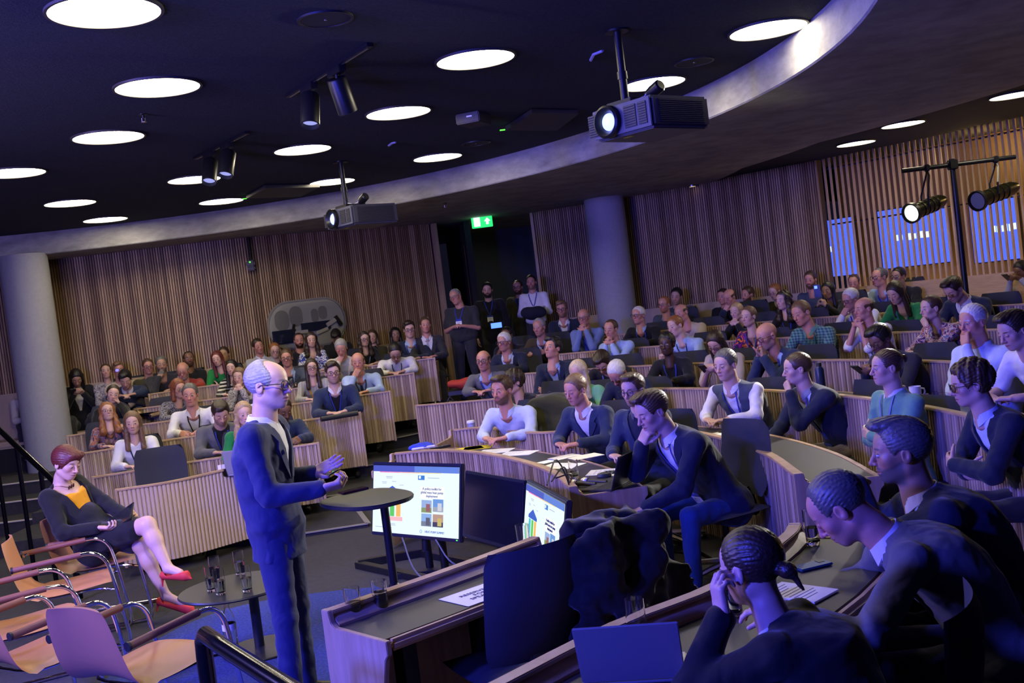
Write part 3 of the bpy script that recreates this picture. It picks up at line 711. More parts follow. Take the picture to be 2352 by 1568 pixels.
def pat_ramp(cols, scale, dist=1.0, kind='noise'):
    def f(nt, tco, src):
        if kind == 'noise': n = N(nt, 'ShaderNodeTexNoise', i_Scale=scale, i_Detail=1.5, i_Distortion=dist); out = n.outputs['Fac']
        else: n = N(nt, 'ShaderNodeTexVoronoi', i_Scale=scale); out = n.outputs['Color']
        lk(nt, tco.outputs['Object'], n.inputs['Vector']); r = N(nt, 'ShaderNodeValToRGB'); r.color_ramp.interpolation = 'CONSTANT'
        e = r.color_ramp.elements
        while len(e) < len(cols): e.new(.5)
        lo, hi = (.34, .66) if kind == 'noise' else (.0, .9)
        for i, c in enumerate(cols): e[i].position = 0 if i == 0 else lo+(hi-lo)*i/len(cols); e[i].color = (*c, 1)
        lk(nt, out, r.inputs[0]); return r.outputs[0]
    return f
def pat_stripe(axis, scale, c2, duty=.5, axis2=None):
    def f(nt, tco, src):
        s = N(nt, 'ShaderNodeSeparateXYZ'); lk(nt, tco.outputs['Object'], s.inputs[0])
        def st(a):
            m1 = N(nt, 'ShaderNodeMath', operation='MULTIPLY'); m1.inputs[1].default_value = scale; lk(nt, s.outputs[a], m1.inputs[0])
            m2 = N(nt, 'ShaderNodeMath', operation='FRACT'); lk(nt, m1.outputs[0], m2.inputs[0]); m3 = N(nt, 'ShaderNodeMath', operation='LESS_THAN'); m3.inputs[1].default_value = duty; lk(nt, m2.outputs[0], m3.inputs[0]); return m3.outputs[0]
        v = st(axis)
        if axis2 is not None:
            a = N(nt, 'ShaderNodeMath', operation='ADD'); lk(nt, v, a.inputs[0]); lk(nt, st(axis2), a.inputs[1]); h = N(nt, 'ShaderNodeMath', operation='MULTIPLY'); h.inputs[1].default_value = .5; lk(nt, a.outputs[0], h.inputs[0]); v = h.outputs[0]
        mx = N(nt, 'ShaderNodeMix', data_type='RGBA'); lk(nt, v, mx.inputs[0]); lk(nt, src, mx.inputs[6]); mx.inputs[7].default_value = (*c2, 1); return mx.outputs[2]
    return f
CL = {'': cloth('cloth'), 'plaid': cloth('plaid_cloth', pat_stripe(0, 36, (.025, .06, .12), .5, 2)), 'stripe': cloth('striped_cloth', pat_stripe(2, 22, (.62, .60, .56), .45)), 'pinstripe': cloth('pale_striped_cloth', pat_stripe(0, 30, (.30, .27, .28), .35)),
      'floral': cloth('floral_cloth', pat_ramp([(.03, .03, .09), (.38, .12, .07), (.10, .12, .22), (.5, .25, .18)], 17)), 'loud': cloth('loud_cloth', pat_ramp([(.02, .012, .05), (.28, .01, .20), (.03, .015, .06), (.75, .17, .02)], 15)),
      'paint': cloth('painted_cloth', pat_ramp([(.04, .03, .12), (.45, .15, .15), (.7, .55, .35), (.12, .18, .35), (.35, .12, .05)], 20, 1.5)), 'bluewhite': cloth('blue_white_cloth', pat_ramp([(.03, .05, .30), (.7, .7, .66), (.03, .05, .30), (.65, .65, .6)], 16)),
      'speckle': cloth('speckled_cloth', pat_ramp([(.03, .03, .04), (.34, .32, .36), (.03, .03, .05)], 60)), 'knit': cloth('knit_cloth', pat_ramp([(.10, .09, .09), (.42, .38, .40), (.2, .18, .2)], 34))}
mt, nt, b = nodes('eye'); EYE = mt
tco = N(nt, 'ShaderNodeTexCoord'); ep = N(nt, 'ShaderNodeAttribute', attribute_name='ep'); s = N(nt, 'ShaderNodeSeparateXYZ'); lk(nt, ep.outputs['Vector'], s.inputs[0]); oi = N(nt, 'ShaderNodeObjectInfo')
r2 = N(nt, 'ShaderNodeVectorMath', operation='LENGTH'); cxy = N(nt, 'ShaderNodeCombineXYZ'); lk(nt, s.outputs[0], cxy.inputs[0]); lk(nt, s.outputs[2], cxy.inputs[1]); lk(nt, cxy.outputs[0], r2.inputs[0])
rp = N(nt, 'ShaderNodeValToRGB'); e = rp.color_ramp.elements; e[0].color = (.008, .008, .008, 1); e[0].position = 0; e[1].color = (.07, .05, .04, 1); e[1].position = .22
for ps, cc in ((.46, (.09, .07, .055)), (.5, (.50, .47, .45))): q = e.new(ps); q.color = (*cc, 1)
lk(nt, r2.outputs['Value'], rp.inputs[0])
gz = N(nt, 'ShaderNodeValToRGB'); g = gz.color_ramp; g.interpolation = 'LINEAR'
lid = obj_attr(nt, 'lid'); dz = N(nt, 'ShaderNodeMath', operation='SUBTRACT'); lk(nt, s.outputs[2], dz.inputs[0]); lk(nt, lid.outputs['Fac'], dz.inputs[1])
l1 = N(nt, 'ShaderNodeMath', operation='GREATER_THAN'); l1.inputs[1].default_value = 0; lk(nt, dz.outputs[0], l1.inputs[0])
l2 = N(nt, 'ShaderNodeMath', operation='GREATER_THAN'); l2.inputs[1].default_value = .16; lk(nt, dz.outputs[0], l2.inputs[0])
l3 = N(nt, 'ShaderNodeMath', operation='LESS_THAN'); l3.inputs[1].default_value = -.42; lk(nt, s.outputs[2], l3.inputs[0])
def mixn(fac, a, col):
    n = N(nt, 'ShaderNodeMix', data_type='RGBA'); lk(nt, fac, n.inputs[0]); lk(nt, a, n.inputs[6])
    if isinstance(col, tuple): n.inputs[7].default_value = (*col, 1)
    else: lk(nt, col, n.inputs[7])
    return n.outputs[2]
sk = N(nt, 'ShaderNodeMix', data_type='RGBA', blend_type='MULTIPLY'); sk.inputs[0].default_value = 1; lk(nt, oi.outputs['Color'], sk.inputs[6]); sk.inputs[7].default_value = (.82, .66, .62, 1)
c = mixn(l1.outputs[0], rp.outputs[0], (.02, .012, .01)); c = mixn(l2.outputs[0], c, sk.outputs[2]); c = mixn(l3.outputs[0], c, sk.outputs[2])
lk(nt, c, b.inputs['Base Color']); b.inputs['Roughness'].default_value = .3
def eye_mesh(sx_):
    V = []; F = []; A = []
    for i in range(9):
        for j in range(14):
            th = PI*i/8; ph = 2*PI*j/14; d = (math.sin(th)*math.cos(ph), math.cos(th), math.sin(th)*math.sin(ph))
            V.append((sx_*.031+d[0]*.0138, .0768+d[1]*.0138, .003+d[2]*.0122)); A.append(d)
    for i in range(8):
        for j in range(14): F.append((i*14+j, i*14+(j+1) % 14, (i+1)*14+(j+1) % 14, (i+1)*14+j))
    me = np_mesh('eye', np.array(V), np.array(F), {'ep': np.array(A)}); me.materials.append(EYE); return me
EYES = [eye_mesh(-1), eye_mesh(1)]
mt, nt, b = nodes('lens'); LENS = mt
tr = N(nt, 'ShaderNodeBsdfTransparent'); gs = N(nt, 'ShaderNodeBsdfGlossy'); gs.inputs['Roughness'].default_value = .05; fr = N(nt, 'ShaderNodeFresnel'); fr.inputs[0].default_value = 1.5; mxs = N(nt, 'ShaderNodeMixShader')
lk(nt, fr.outputs[0], mxs.inputs[0]); lk(nt, tr.outputs[0], mxs.inputs[1]); lk(nt, gs.outputs[0], mxs.inputs[2]); lk(nt, mxs.outputs[0], nt.nodes['Material Output'].inputs[0])
def glasses_mesh(thick, w=.027, hh=.020, pw=2.6):
    mb = MB(); nf = 0; lens = []
    for sx_ in (-1, 1):
        ring = []
        for i in range(20):
            a = 2*PI*i/20; c_, s_ = math.cos(a), math.sin(a); x = w*math.copysign(abs(c_)**(2/pw), c_); z = hh*math.copysign(abs(s_)**(2/pw), s_)
            ring.append((sx_*.0335+x, .103-abs(sx_*.0335+x)**2*2.4, .0015+z))
        mb.tube(ring+[ring[0], ring[1]], thick, 6, False); lens.append(ring)
        xo = sx_*(.0335+w); mb.tube([(xo, .095, .008), (sx_*.078, .075, .010), (sx_*.084, -.005, .006), (sx_*.082, -.03, -.012)], thick*.9, 6)
    mb.tube([(-.008, .104, .006), (0, .107, .008), (.008, .104, .006)], thick, 6)
    nf = len(mb.f)
    for r in lens: mb.add(r, [tuple(range(20))])
    o = mb.build('glasses', None); me = o.data; bpy.data.objects.remove(o)
    me.materials.append(BLKPL); me.materials.append(LENS)
    for p_ in me.polygons:
        if len(p_.vertices) == 20: p_.material_index = 1
    me.shade_smooth(); return me
GLS = {'g': glasses_mesh(.0019), 'G': glasses_mesh(.0026, .027, .021), 'r': glasses_mesh(.0022, .025, .024, 2.0), 't': glasses_mesh(.0012, .026, .018)}
# ------------------------------------------------------------------ person builder
SKC = dict(L=(.56, .34, .25), P=(.62, .40, .32), R=(.55, .27, .20), T=(.40, .235, .15), B=(.20, .10, .058), D=(.075, .038, .024))
HC = dict(blk=(.010, .008, .008), dbr=(.028, .016, .010), br=(.065, .036, .020), lbr=(.15, .085, .042), bl=(.40, .27, .13), pbl=(.58, .46, .30), gr=(.27, .26, .25), dgr=(.09, .085, .08), wh=(.58, .56, .52), wht=(.58, .56, .52), red=(.17, .05, .018), aub=(.10, .018, .016), gin=(.26, .10, .03))
CC = dict(wht=(.74, .73, .74), crm=(.60, .55, .46), lbl=(.38, .50, .74), pbl=(.56, .64, .80), mbl=(.16, .22, .42), navy=(.013, .018, .042), ink=(.02, .032, .075), blk=(.009, .009, .011), chr=(.03, .03, .034), gry=(.12, .12, .125), lgr=(.36, .36, .38), grn=(.012, .20, .045), mint=(.17, .46, .24), sage=(.13, .30, .24), brn=(.07, .05, .035), oli=(.05, .045, .025), red=(.30, .035, .02), org=(.75, .12, .02), yel=(.85, .36, .005), teal=(.02, .14, .17), jean=(.03, .075, .20), bei=(.45, .38, .29), grb=(.06, .075, .105))
def hat(v): v = np.array(v, float); return v/np.linalg.norm(v)
def rotm(x, y, z): return np.stack([x, y, z], 1)      # columns
def rot_ax(v, ax, a):
    ax = hat(ax); c, s = math.cos(a), math.sin(a); return v*c+np.cross(ax, v)*s+ax*(ax@v)*(1-c)
def ik(S, T, l1, l2, pole):
    d = T-S; L = np.linalg.norm(d); mx = l1+l2-.004
    if L > mx: T = S+d/L*mx; d = T-S; L = mx
    u = d/L; a = (l1*l1-l2*l2+L*L)/(2*L); h = math.sqrt(max(l1*l1-a*a, 0)); p = pole-u*(pole@u); return S+u*a+hat(p)*h, T
def interp(t, xs, ys): return np.interp(t, xs, ys).astype(f32)
TX = [-.2, 0, .25, .5, .72, .86, .94, 1.0, 1.06]
class Body: pass
def make_person(sp):
    """sp: dict with everything; builds a root Empty with body, clothing, hair ... as children"""
    fem = sp.get('fem', 0); heavy = sp.get('heavy', 0); sc = sp.get('sc', 1.0)*(.95 if fem else 1.0)
    H = np.array(sp['head'], float); zf = sp['floor']; st = sp.get('stand', 0)
    bf = sp['bdir']; f = np.array([math.cos(bf), math.sin(bf), 0]); lat = np.array([-f[1], f[0], 0]); up = np.array([0, 0, 1.])
    # head frame
    hf = sp['hdir']; pt = math.radians(sp.get('pitch', 0)); rl = math.radians(sp.get('roll', 0))
    hy = np.array([math.cos(hf)*math.cos(pt), math.sin(hf)*math.cos(pt), -math.sin(pt)]); hx = hat(np.cross(hy, up)); hz = np.cross(hx, hy)
    hx, hz = rot_ax(hx, hy, rl), rot_ax(hz, hy, rl)
    R = rotm(hx, hy, hz)
    def hd(x, y, z): return H+R@(np.array([x, y, z])*sc)
    h = sp['res']; gh = sp['gres']
    # torso
    Nk = hd(0, -.040, -.165)-np.array([0, 0, .01]); Nk = Nk-f*.012
    if st:
        P = np.array([Nk[0], Nk[1], zf+.95*sp.get('hs', 1)])-f*sp.get('lean', -.02); 
    else:
        Pz = zf+sp.get('seat', .53); dz = Nk[2]-Pz; T = .56*sc; ln_ = math.sqrt(max(T*T-dz*dz, .0004)) if dz < T else .02
        ln_ = min(ln_, .34); P = np.array([Nk[0], Nk[1], Pz])-f*sp.get('lean', ln_)
    if 'hip' in sp: P = np.array(sp['hip'], float)
    S = Nk-P; L = np.linalg.norm(S); S /= L; X = hat(lat-S*(lat@S)); Fv = np.cross(X, S); 
    if Fv@f < 0: Fv = -Fv
    sw = (.185 if not fem else .160)*sc*(1+.12*heavy); bk = sp.get('bend', .03)
    kw = sc*(1+.22*heavy); 
    A_ = np.array([.10, .165, .148+.03*heavy, .158+.01*heavy, .180, .172, .120, .068, .055])*kw*(.90 if fem else 1); B_ = np.array([.08, .115, .108+.05*heavy, .115+.03*heavy, .118+(.012 if fem else 0), .096, .074, .060, .052])*kw
    P32, S32, X32, F32 = [a.astype(f32) for a in (P, S, X, Fv)]; L = float(L)
    def tframe(p):
        q = p-P32; t = (q@S32)/L; return q@X32, q@F32+bk*4*np.clip(t, 0, 1)*(1-np.clip(t, 0, 1)), t
    def d_torso(p, off):
        x, y, t = tframe(p); a = interp(t, TX, A_)+off; b_ = interp(t, TX, B_)+off; k = np.sqrt((x/a)**2+(y/b_)**2)
        k1 = np.sqrt((x/(a*a))**2+(y/(b_*b_))**2)+1e-6; d = k*(k-1)/k1
        return smax(d, np.maximum((-.12-t)*L, (t-1.03)*L)-off*.3, .03)
    def surf(t, x, off, back=False):
        a = np.interp(t, TX, A_)+off; b_ = np.interp(t, TX, B_)+off; y = b_*math.sqrt(max(0, 1-min(1, (x/a)**2)))
        if back: y = -y
        return P+S*L*t+X*x+Fv*(y-bk*4*min(max(t, 0), 1)*(1-min(max(t, 0), 1)))
    SH = {s: P+S*L*.885+X*s*sw-Fv*.005 for s in (1, -1)}
    # arms
    l1, l2 = .282*sc, .248*sc; hands = {}; arms = {}
    zd = zf+.735
    def bp(x, y, z): return np.array([Nk[0], Nk[1], 0])+lat*x+f*y+up*z
    pose = sp.get('pose', 'desk'); pl, pr = (pose.split('+')+[pose])[:2] if '+' in pose else (pose, pose)
    for s, po in ((1, pl), (-1, pr)):
        pole = -up+lat*s*.55-f*.25; typ = 'relax'; hdv = None; pn = -up
        if po == 'desk': T_ = bp(s*.10, .27, zd+.035); hdv = f*.55-lat*s*.8
        elif po == 'wide': T_ = bp(s*.20, .28, zd+.035); hdv = f*.7-lat*s*.6
        elif po == 'write': T_ = bp(s*.12, .30, zd+.055); hdv = f*.8-lat*s*.45-up*.15; typ = 'grip'; pn = -up*.6-lat*s*.7
        elif po == 'chin': T_ = hd(0, .085, -.175)+lat*s*.045; hdv = up*.75-lat*s*.45-f*.2; typ = 'fist'; pn = -f
        elif po == 'mouth': T_ = hd(0, .115, -.155)+lat*s*.055; hdv = up*.75-lat*s*.55-f*.1; typ = 'fist'; pn = -f
        elif po == 'cheek': T_ = hd(0, .03, -.135)+lat*s*.085; hdv = up*.95-lat*s*.25; typ = 'loose'; pn = -lat*s
        elif po == 'palmmouth': T_ = hd(0, .135, -.140)+lat*s*.03; hdv = up*.9-f*.35-lat*s*.25; typ = 'loose'; pn = -f-up*.2
        elif po == 'clasp': T_ = hd(0, .100, -.170)+lat*s*.040; hdv = up*.8-lat*s*.5; typ = 'fist'; pn = -lat*s*.8-f*.5
        elif po == 'pray': T_ = hd(0, .125, -.160)+lat*s*.030; hdv = up*.95-lat*s*.2-f*.25; typ = 'flat'; pn = -lat*s
        elif po == 'cross': T_ = bp(-s*.015, .185+.03*s, Nk[2]-.29*sc+.025*s); hdv = -lat*s*.95+up*.12-f*.2; typ = 'relax'; pn = -f; pole = -up*.8+lat*s*.9
        elif po == 'lap': T_ = bp(s*.06, .30, zf+.60); hdv = f*.7-lat*s*.6-up*.2
        elif po == 'phone': T_ = bp(s*.055, .30, Nk[2]-.02); hdv = up*.85-lat*s*.35; typ = 'grip'; pn = -lat*s*.7-f*.3
        elif po == 'lowphone': T_ = bp(s*.06, .26, zd+.12); hdv = f*.7+up*.3-lat*s*.4; typ = 'grip'; pn = -lat*s*.5+up*.7
        elif po == 'behind': T_ = hd(0, -.13, .01)+lat*s*.07; hdv = -lat*s; typ = 'flat'; pn = f; pole = lat*s+up*.5
        elif po == 'front': T_ = bp(s*.07, .20, zf+1.12); hdv = -lat*s*.8+f*.4+up*.25; typ = 'loose'; pn = -f*.3-up
        elif po == 'down': T_ = bp(s*.24, .03, zf+.80); hdv = -up; pn = -lat*s
        elif po == 'knee': T_ = bp(s*.14, .34, zf+.60); hdv = f*.9-up*.2
        elif po == 'give': T_ = bp(s*.10, .30, zd+.06); hdv = f-lat*s*.2+up*.2; typ = 'grip'; pn = -lat*s
        else: T_ = bp(s*.1, .25, zd+.04); hdv = f
        ov = sp.get('armL' if s == 1 else 'armR')
        if ov: T_ = np.array(ov['p'], float); hdv = np.array(ov['d'], float); pn = np.array(ov['n'], float); typ = ov.get('t', 'relax'); pole = np.array(ov.get('pole', pole), float)
        E_, T_ = ik(SH[s], T_, l1, l2, pole)
        if po in ('desk', 'write', 'wide', 'chin', 'mouth', 'clasp', 'pray', 'cheek', 'palmmouth') and not st and not ov and E_[2] < zd+.03: E_ = E_+up*(zd+.03-E_[2])
        y_ = hat(hdv); z_ = -hat(pn-y_*(np.array(pn)@y_)); x_ = np.cross(y_, z_)
        hs = sc*1.0; mir = 1. if x_@(-lat*s*1.0+up*.35+f*.2) > 0 else -1.
        arms[s] = (SH[s], E_, T_); hands[s] = (T_, np.stack([x_*mir, y_, z_], 1), hs, typ)
    hg = HEADS[(1, 0) if fem else ((0, 1) if heavy > .5 else (0, 0))]
    R32 = R.astype(f32); H32 = H.astype(f32)
    hm = {s: (hands[s][0].astype(f32), hands[s][1].astype(f32), hands[s][2], HANDS[hands[s][3]]) for s in hands}
    nohand = sp.get('nohand', '')
    def body(p):
        hl = ((p-H32)@R32)/sc; d = hg(hl)*sc
        d = smin(d, d_cap(p, hd(0, -.038, -.12), Nk-S*.06, .052*sc-.008*fem, .055*sc), .02)
        d = smin(d, d_cap(p, Nk-S*.07, P+S*.3, .045*sc, .045), .03)
        if sp.get('chest'): d = smin(d, d_torso(p, -.004), .02)
        for s in (1, -1):
            a, e, t = arms[s]; d = smin(d, d_cap(p, Nk-S*.07, a, .045), .03); d = smin(d, d_cap(p, a, e, .043*sc-.004*fem, .036*sc), .02); d = smin(d, d_cap(p, e, t, .038*sc, .0255*sc), .015)
            if str(s) in nohand: continue
            T_, Mh, hs, g = hm[s]; d = smin(d, g(((p-T_)@Mh)/hs)*hs, .008)
        return d
    pts = np.array([H+up*.16, H-up*.1]+[H+o for o in (lat*.13, -lat*.13, f*.16, -f*.16)]+[Nk, P+S*.2]+[q for s in arms for q in arms[s]]+[hands[s][0]+hands[s][1]@np.array([0, .2, 0]) for s in hands])
    lo, hi = pts.min(0)-.10, pts.max(0)+.10
    root = empty('person', (P[0], P[1], zf)); O = np.array([P[0], P[1], zf]); tag(root, sp['label'], 'person')
    def out(name, V, F, mat, col, attrs=None):
        if len(V) == 0: return None
        me = np_mesh(name, V-O, F, attrs); o = link(name, me, mat, root); o.color = (*col, 1); return o
    V, F = sdf_mesh('body', body, lo, hi, h)
    hl = ((V-H)@R)/sc; far = (np.abs(hl).max(1) > .19); hl[far] = 9
    o = out('body', V, F, SKIN, SKC[sp['skin']], {'hp': hl}); hair, hcol = sp['hair']; o['hairc'] = list(HC[hcol]); o['beard'] = float(sp.get('beard', 0))
    MH = Matrix.Identity(4)
    for i in range(3):
        for j in range(3): MH[i][j] = R[i][j]*sc
        MH[i][3] = H[i]-O[i]
    def onhead(name, me, mat=None, col=(1, 1, 1)):
        o = link(name, me, None, root); 
        if mat and not me.materials: me.materials.append(mat)
        o.matrix_local = MH; o.color = (*col, 1); return o
    for me_ in EYES: ey = onhead('eye', me_, None, SKC[sp['skin']]); ey['lid'] = float(sp.get('lid', .45-max(0, sp.get('pitch', 0))*.035))
    if hair != 'none': onhead('hair', hair_mesh(hair, .0045 if h < .0065 else .0065), HAIR, HC[hcol])
    if sp.get('gl'): onhead('glasses', GLS[sp['gl']])
    # clothing
    top = sp['top']; ty = top[0]; col = top[1]; pat = top[2] if len(top) > 2 else ''
    jacket = ty in ('suit', 'gilet'); slv = {'tee': .42, 'vestless': 0, 'short': .5}.get(ty, .93); off = {'suit': .022, 'jumper': .014, 'gilet': .024}.get(ty, .011); fitr = {'suit': .012, 'jumper': .010}.get(ty, .006)
    fold = {'suit': .0055, 'jumper': .005}.get(ty, .0065)
    tb = sp.get('vneck', .40 if ty == 'suit' else .2); seed = abs(hash(sp['label'])) % 999 if False else sum(map(ord, sp['label'])) % 997
    def garment(p, sleeves=slv, o_=off, cut=jacket):
        d = d_torso(p, o_)
        d = smin(d, d_cap(p, SH[1]-X*.02, SH[-1]+X*.02, .052*sc+o_*.6), .03)
        if st and ty == 'suit': d = smin(d, d_cap(p, P+S*.02, P-up*.14, .150*sc, .165*sc)+np.abs((p-P32)@F32)*.28, .06)
        if not st: d = smin(d, d_cap(p, P-S*.05+X*.08, P-S*.05-X*.08, .115*sc+o_), .04)
        x, y, t = tframe(p)
        if cut:
            w = .010+np.clip((t-tb)/(1-tb), 0, 1.2)*(sp.get('vw', .075) if ty == 'suit' else .06); cutd = np.maximum(np.abs(x)-w, np.maximum((tb-t)*L, -y+.01)); d = smax(d, -cutd, .006)
        elif ty in ('tee', 'short', 'vestless', 'blouse', 'jumper'):
            r_ = sp.get('neck', .075); d = smax(d, -d_sph(p, Nk+Fv*.045+S*.045, r_), .01)
            if sp.get('vcut'): 
                w = np.clip((t-sp['vcut'])/(1-sp['vcut']), 0, 1.2)*.06; d = smax(d, -np.maximum(np.abs(x)-w, np.maximum((sp['vcut']-t)*L, -y+.01)), .008)
        ds = 9.
        if sleeves > 0:
            for s in (1, -1):
                a, e, t_ = arms[s]
                if sleeves < .6:
                    e2 = a+(e-a)*min(1, sleeves*1.9); q = d_cap(p, a, e2, .050*sc+fitr, .048*sc+fitr)
                else:
                    w2 = e+(t_-e)*sleeves; q = smin(d_cap(p, a, e, .050*sc+fitr, .043*sc+fitr), d_cap(p, e, w2, .043*sc+fitr, .031*sc+fitr), .02)
                    el = ln(p-e.astype(f32)); ax_ = hat(t_-a).astype(f32); q = q+np.sin((p@ax_)*95+seed)*.0035*np.exp(-(el/.10)**2)
                ds = np.minimum(ds, q)
            d = smin(d, ds, .030)
        d = d+wob(p, 26, fold, seed)+wob(p, 60, fold*.45, seed+1)
        if sp.get('hem'): d = smax(d, sp['hem']-p[:, 2], .004)
        return d
    pts = np.array([P-S*.12+q for q in (X*.25, -X*.25, Fv*.2, -Fv*.22)]+[Nk+S*.05, Nk+X*.1-Fv*.1]+[q for s in arms for q in arms[s]]); lo, hi = pts.min(0)-.11, pts.max(0)+.11
    sh = sp.get('shirt')
    gname = {'suit': 'jacket', 'gilet': 'gilet', 'jumper': 'jumper', 'tee': 'top', 'short': 'short_sleeved_shirt', 'blouse': 'blouse', 'shirt': 'shirt', 'vestless': 'top'}[ty]
    if ty == 'gilet':
        V, F = sdf_mesh(gname, lambda p: garment(p, 0), lo, hi, gh); out(gname, V, F, CL[pat], CC[col])
        def inner(p): return garment(p, .93, .008, False)
        V, F = sdf_mesh('shirt', inner, lo, hi, gh); out('shirt', V, F, CL[''], CC[sh])
    else:
        V, F = sdf_mesh(gname, garment, lo, hi, gh); out(gname, V, F, CL[pat], CC[col])
        if jacket:
            def inner(p):
                x, y, t = tframe(p); q = smax(d_torso(p, .010), np.maximum(-y-.01, (tb-.06-t)*L), .005); return smax(q, (t-sp['scoop'])*L+.03*np.exp(-(x/.05)**2), .005) if sp.get('scoop') else q
            V, F = sdf_mesh('shirt', inner, lo, hi, gh); out('shirt', V, F, CL[sp.get('shpat', '')], CC[sh])
            for s in (1, -1):    # shirt cuffs
                a, e, t_ = arms[s]; u = hat(t_-e); mb = MB().tube([e+(t_-e)*.90-O, t_-u*.004-O], [.031*sc, .029*sc], 12, False)
                if sp['cuff']: o = mb.build('cuff', CL[''], root, smooth=True); o.color = (*CC[sh], 1)
            # lapels
            for s in (1, -1):
                mb = MB(); n = 9; ro = []
                for i in range(n+1):
                    t = tb+.01+(.985-tb)*i/n; w = .012+(t-tb)/(1-tb)*sp.get('vw', .075); lw = .012+.052*math.sin(min(1, (t-tb)/(1-tb)/.62)*PI/2)*(1 if t < tb+(1-tb)*.66 else .55 if t < tb+(1-tb)*.74 else .8)
                    ro.append((surf(t, s*w, off+.004)-O, surf(t, s*(w+lw), off+.010)-O))
                vs = [q for a, b in ro for q in (a, b, a-Fv*.008, b-Fv*.008)]; fs = []
                for i in range(n):
                    k = 4*i; fs += [(k, k+1, k+5, k+4), (k+2, k+6, k+7, k+3), (k, k+4, k+6, k+2), (k+1, k+3, k+7, k+5)]
                fs += [(0, 2, 3, 1), (4*n, 4*n+1, 4*n+3, 4*n+2)]
                o = mb.add(vs, fs).build('lapel', CL[''], root, smooth=True); o.color = (*[min(1, q*1.12) for q in CC[col]], 1)
    if sp.get('coll'):
        cc = CC[sp['coll']]; mb = MB(); n = 26; rn = (.066 if not fem else .058)*sc*(1+.1*heavy); ax = hat(hd(0, -.038, -.10)-(Nk-S*.05)); cx = hat(X-ax*(X@ax)); cy = np.cross(ax, cx); cy = cy if cy@Fv > 0 else -cy
        c0 = Nk-ax*.006; vs = []
        for i in range(n+1):
            a = math.radians(12+336*i/n); d_ = cx*math.sin(a)+cy*math.cos(a); fr = max(0, math.cos(a))**3; 
            for (rr, z) in ((rn, -.012), (rn*.97, .034-.012*fr), (rn*1.05, .036-.012*fr), (rn*1.20+.012*fr, .000-.035*fr), (rn*1.17+.010*fr, -.004-.035*fr)): vs.append(c0+d_*rr+ax*z-O)
        fs = [(5*i+j, 5*i+j+1, 5*i+6+j, 5*i+5+j) for i in range(n) for j in range(4)]
        o = mb.add(vs, fs).build('collar', CL[''], root, smooth=True); o.color = (*cc, 1)
    if sp.get('tie'):
        mb = MB(); vs = []; n = 8
        for i in range(n+1):
            t = .96-(.96-tb+.02)*i/n; w = .012+.020*i/n
            for x, o_ in ((-w, .016), (w, .016), (w, .012), (-w, .012)): vs.append(surf(t, x, o_)-O)
        fs = [(4*i+j, 4*i+(j+1) % 4, 4*i+4+(j+1) % 4, 4*i+4+j) for i in range(n) for j in range(4)]
        mb.add(vs, fs); mb.box(tuple(surf(.965, 0, .02)-O), (.03, .024, .034)); o = mb.build('tie', CL[''], root, smooth=True); o.color = (*CC[sp['tie']], 1)
    bd = sp.get('badge')
    if bd:
        tl = bd.get('t', .42); c_ = CC[bd.get('c', 'mbl')] if bd.get('c') else (.03, .05, .30)
        mb = MB(); oo = off+.010
        for s in (1, -1):
            pa = [surf(t, s*x, oo if not jacket or x > .05 else .020) for t, x in ((.99, .062), (.90, .060), (.75, .042), (.6, .024), (tl+.03, .006))]
            for q0, q1 in zip(pa, pa[1:]):
                u = hat(q1-q0); w = hat(np.cross(u, Fv))*.0065; k = Fv*.0016; mb.add([q-O for q in (q0-w+k, q0+w+k, q1+w+k, q1-w+k, q0-w-k, q0+w-k, q1+w-k, q1-w-k)], [(0, 1, 2, 3), (7, 6, 5, 4), (0, 4, 5, 1), (3, 2, 6, 7), (0, 3, 7, 4), (1, 5, 6, 2)])
        o = mb.build('lanyard', CL[''], root); o.color = (*c_, 1)
        if bd.get('card', 1):
            q = surf(tl, 0, oo+.006)+up*0; M3 = Matrix([list(X), list(Fv), list(S)]).transposed(); ctr = q-S*.055-O
            cd = MB().box(tuple(ctr), (.088, .004, .115), M=M3).build('name_badge', CL[''], root, bevel=.001); cd.color = (.80, .82, .88, 1)
            o = MB().box(tuple(ctr+S*.045+Fv*.001), (.088, .004, .026), M=M3).build('badge_header', CL[''], cd); o.color = (.03, .06, .42, 1)
            tx_ = MB()
            for z_, w_ in ((.012, .055), (-.006, .038), (-.03, .05)): tx_.box(tuple(ctr+S*z_+Fv*.0025), (w_, .002, .006), M=M3)
            o = tx_.build('badge_print', CL[''], cd); o.color = (.25, .27, .35, 1)
    # legs
    lg = sp.get('legs', 'sit'); tc_ = CC[sp.get('trous', 'chr')]
    if lg != 'none':
        hr = .075*sc*(1+.15*heavy); segs = []
        for s in (1, -1):
            hip = P+X*s*.085-S*.06
            if st: kn = np.array([hip[0], hip[1], zf+.50])+lat*s*.02+f*.015; an = np.array([kn[0], kn[1], zf+.08])+lat*s*.015-f*.01; toe = an+f*.17-up*.045
            else: kn = np.array([hip[0], hip[1], zf+.50])+f*.40+lat*s*.05; an = kn+f*.02-up*.41; toe = an+f*.16-up*.045
            ov = sp.get('legL' if s == 1 else 'legR')
            if ov: kn, an, toe = [np.array(q, float) for q in ov]
            segs.append((hip, kn, an, toe))
        def legs(p):
            d = np.full(len(p), 9., f32)
            for hip, kn, an, toe in segs:
                q = smin(d_cap(p, hip, kn, hr*1.12, .062*sc), d_cap(p, kn, an, .060*sc, .046*sc+(.008 if st else 0)), .02); d = smin(d, q, .02)
            return d+wob(p, 30, .006, seed+2)
        pts = np.array([q for s_ in segs for q in s_]+[P]); V, F = sdf_mesh('trousers', legs, pts.min(0)-.13, pts.max(0)+.13, sp.get('lres', .017)); out('trousers', V, F, CL[''], tc_)
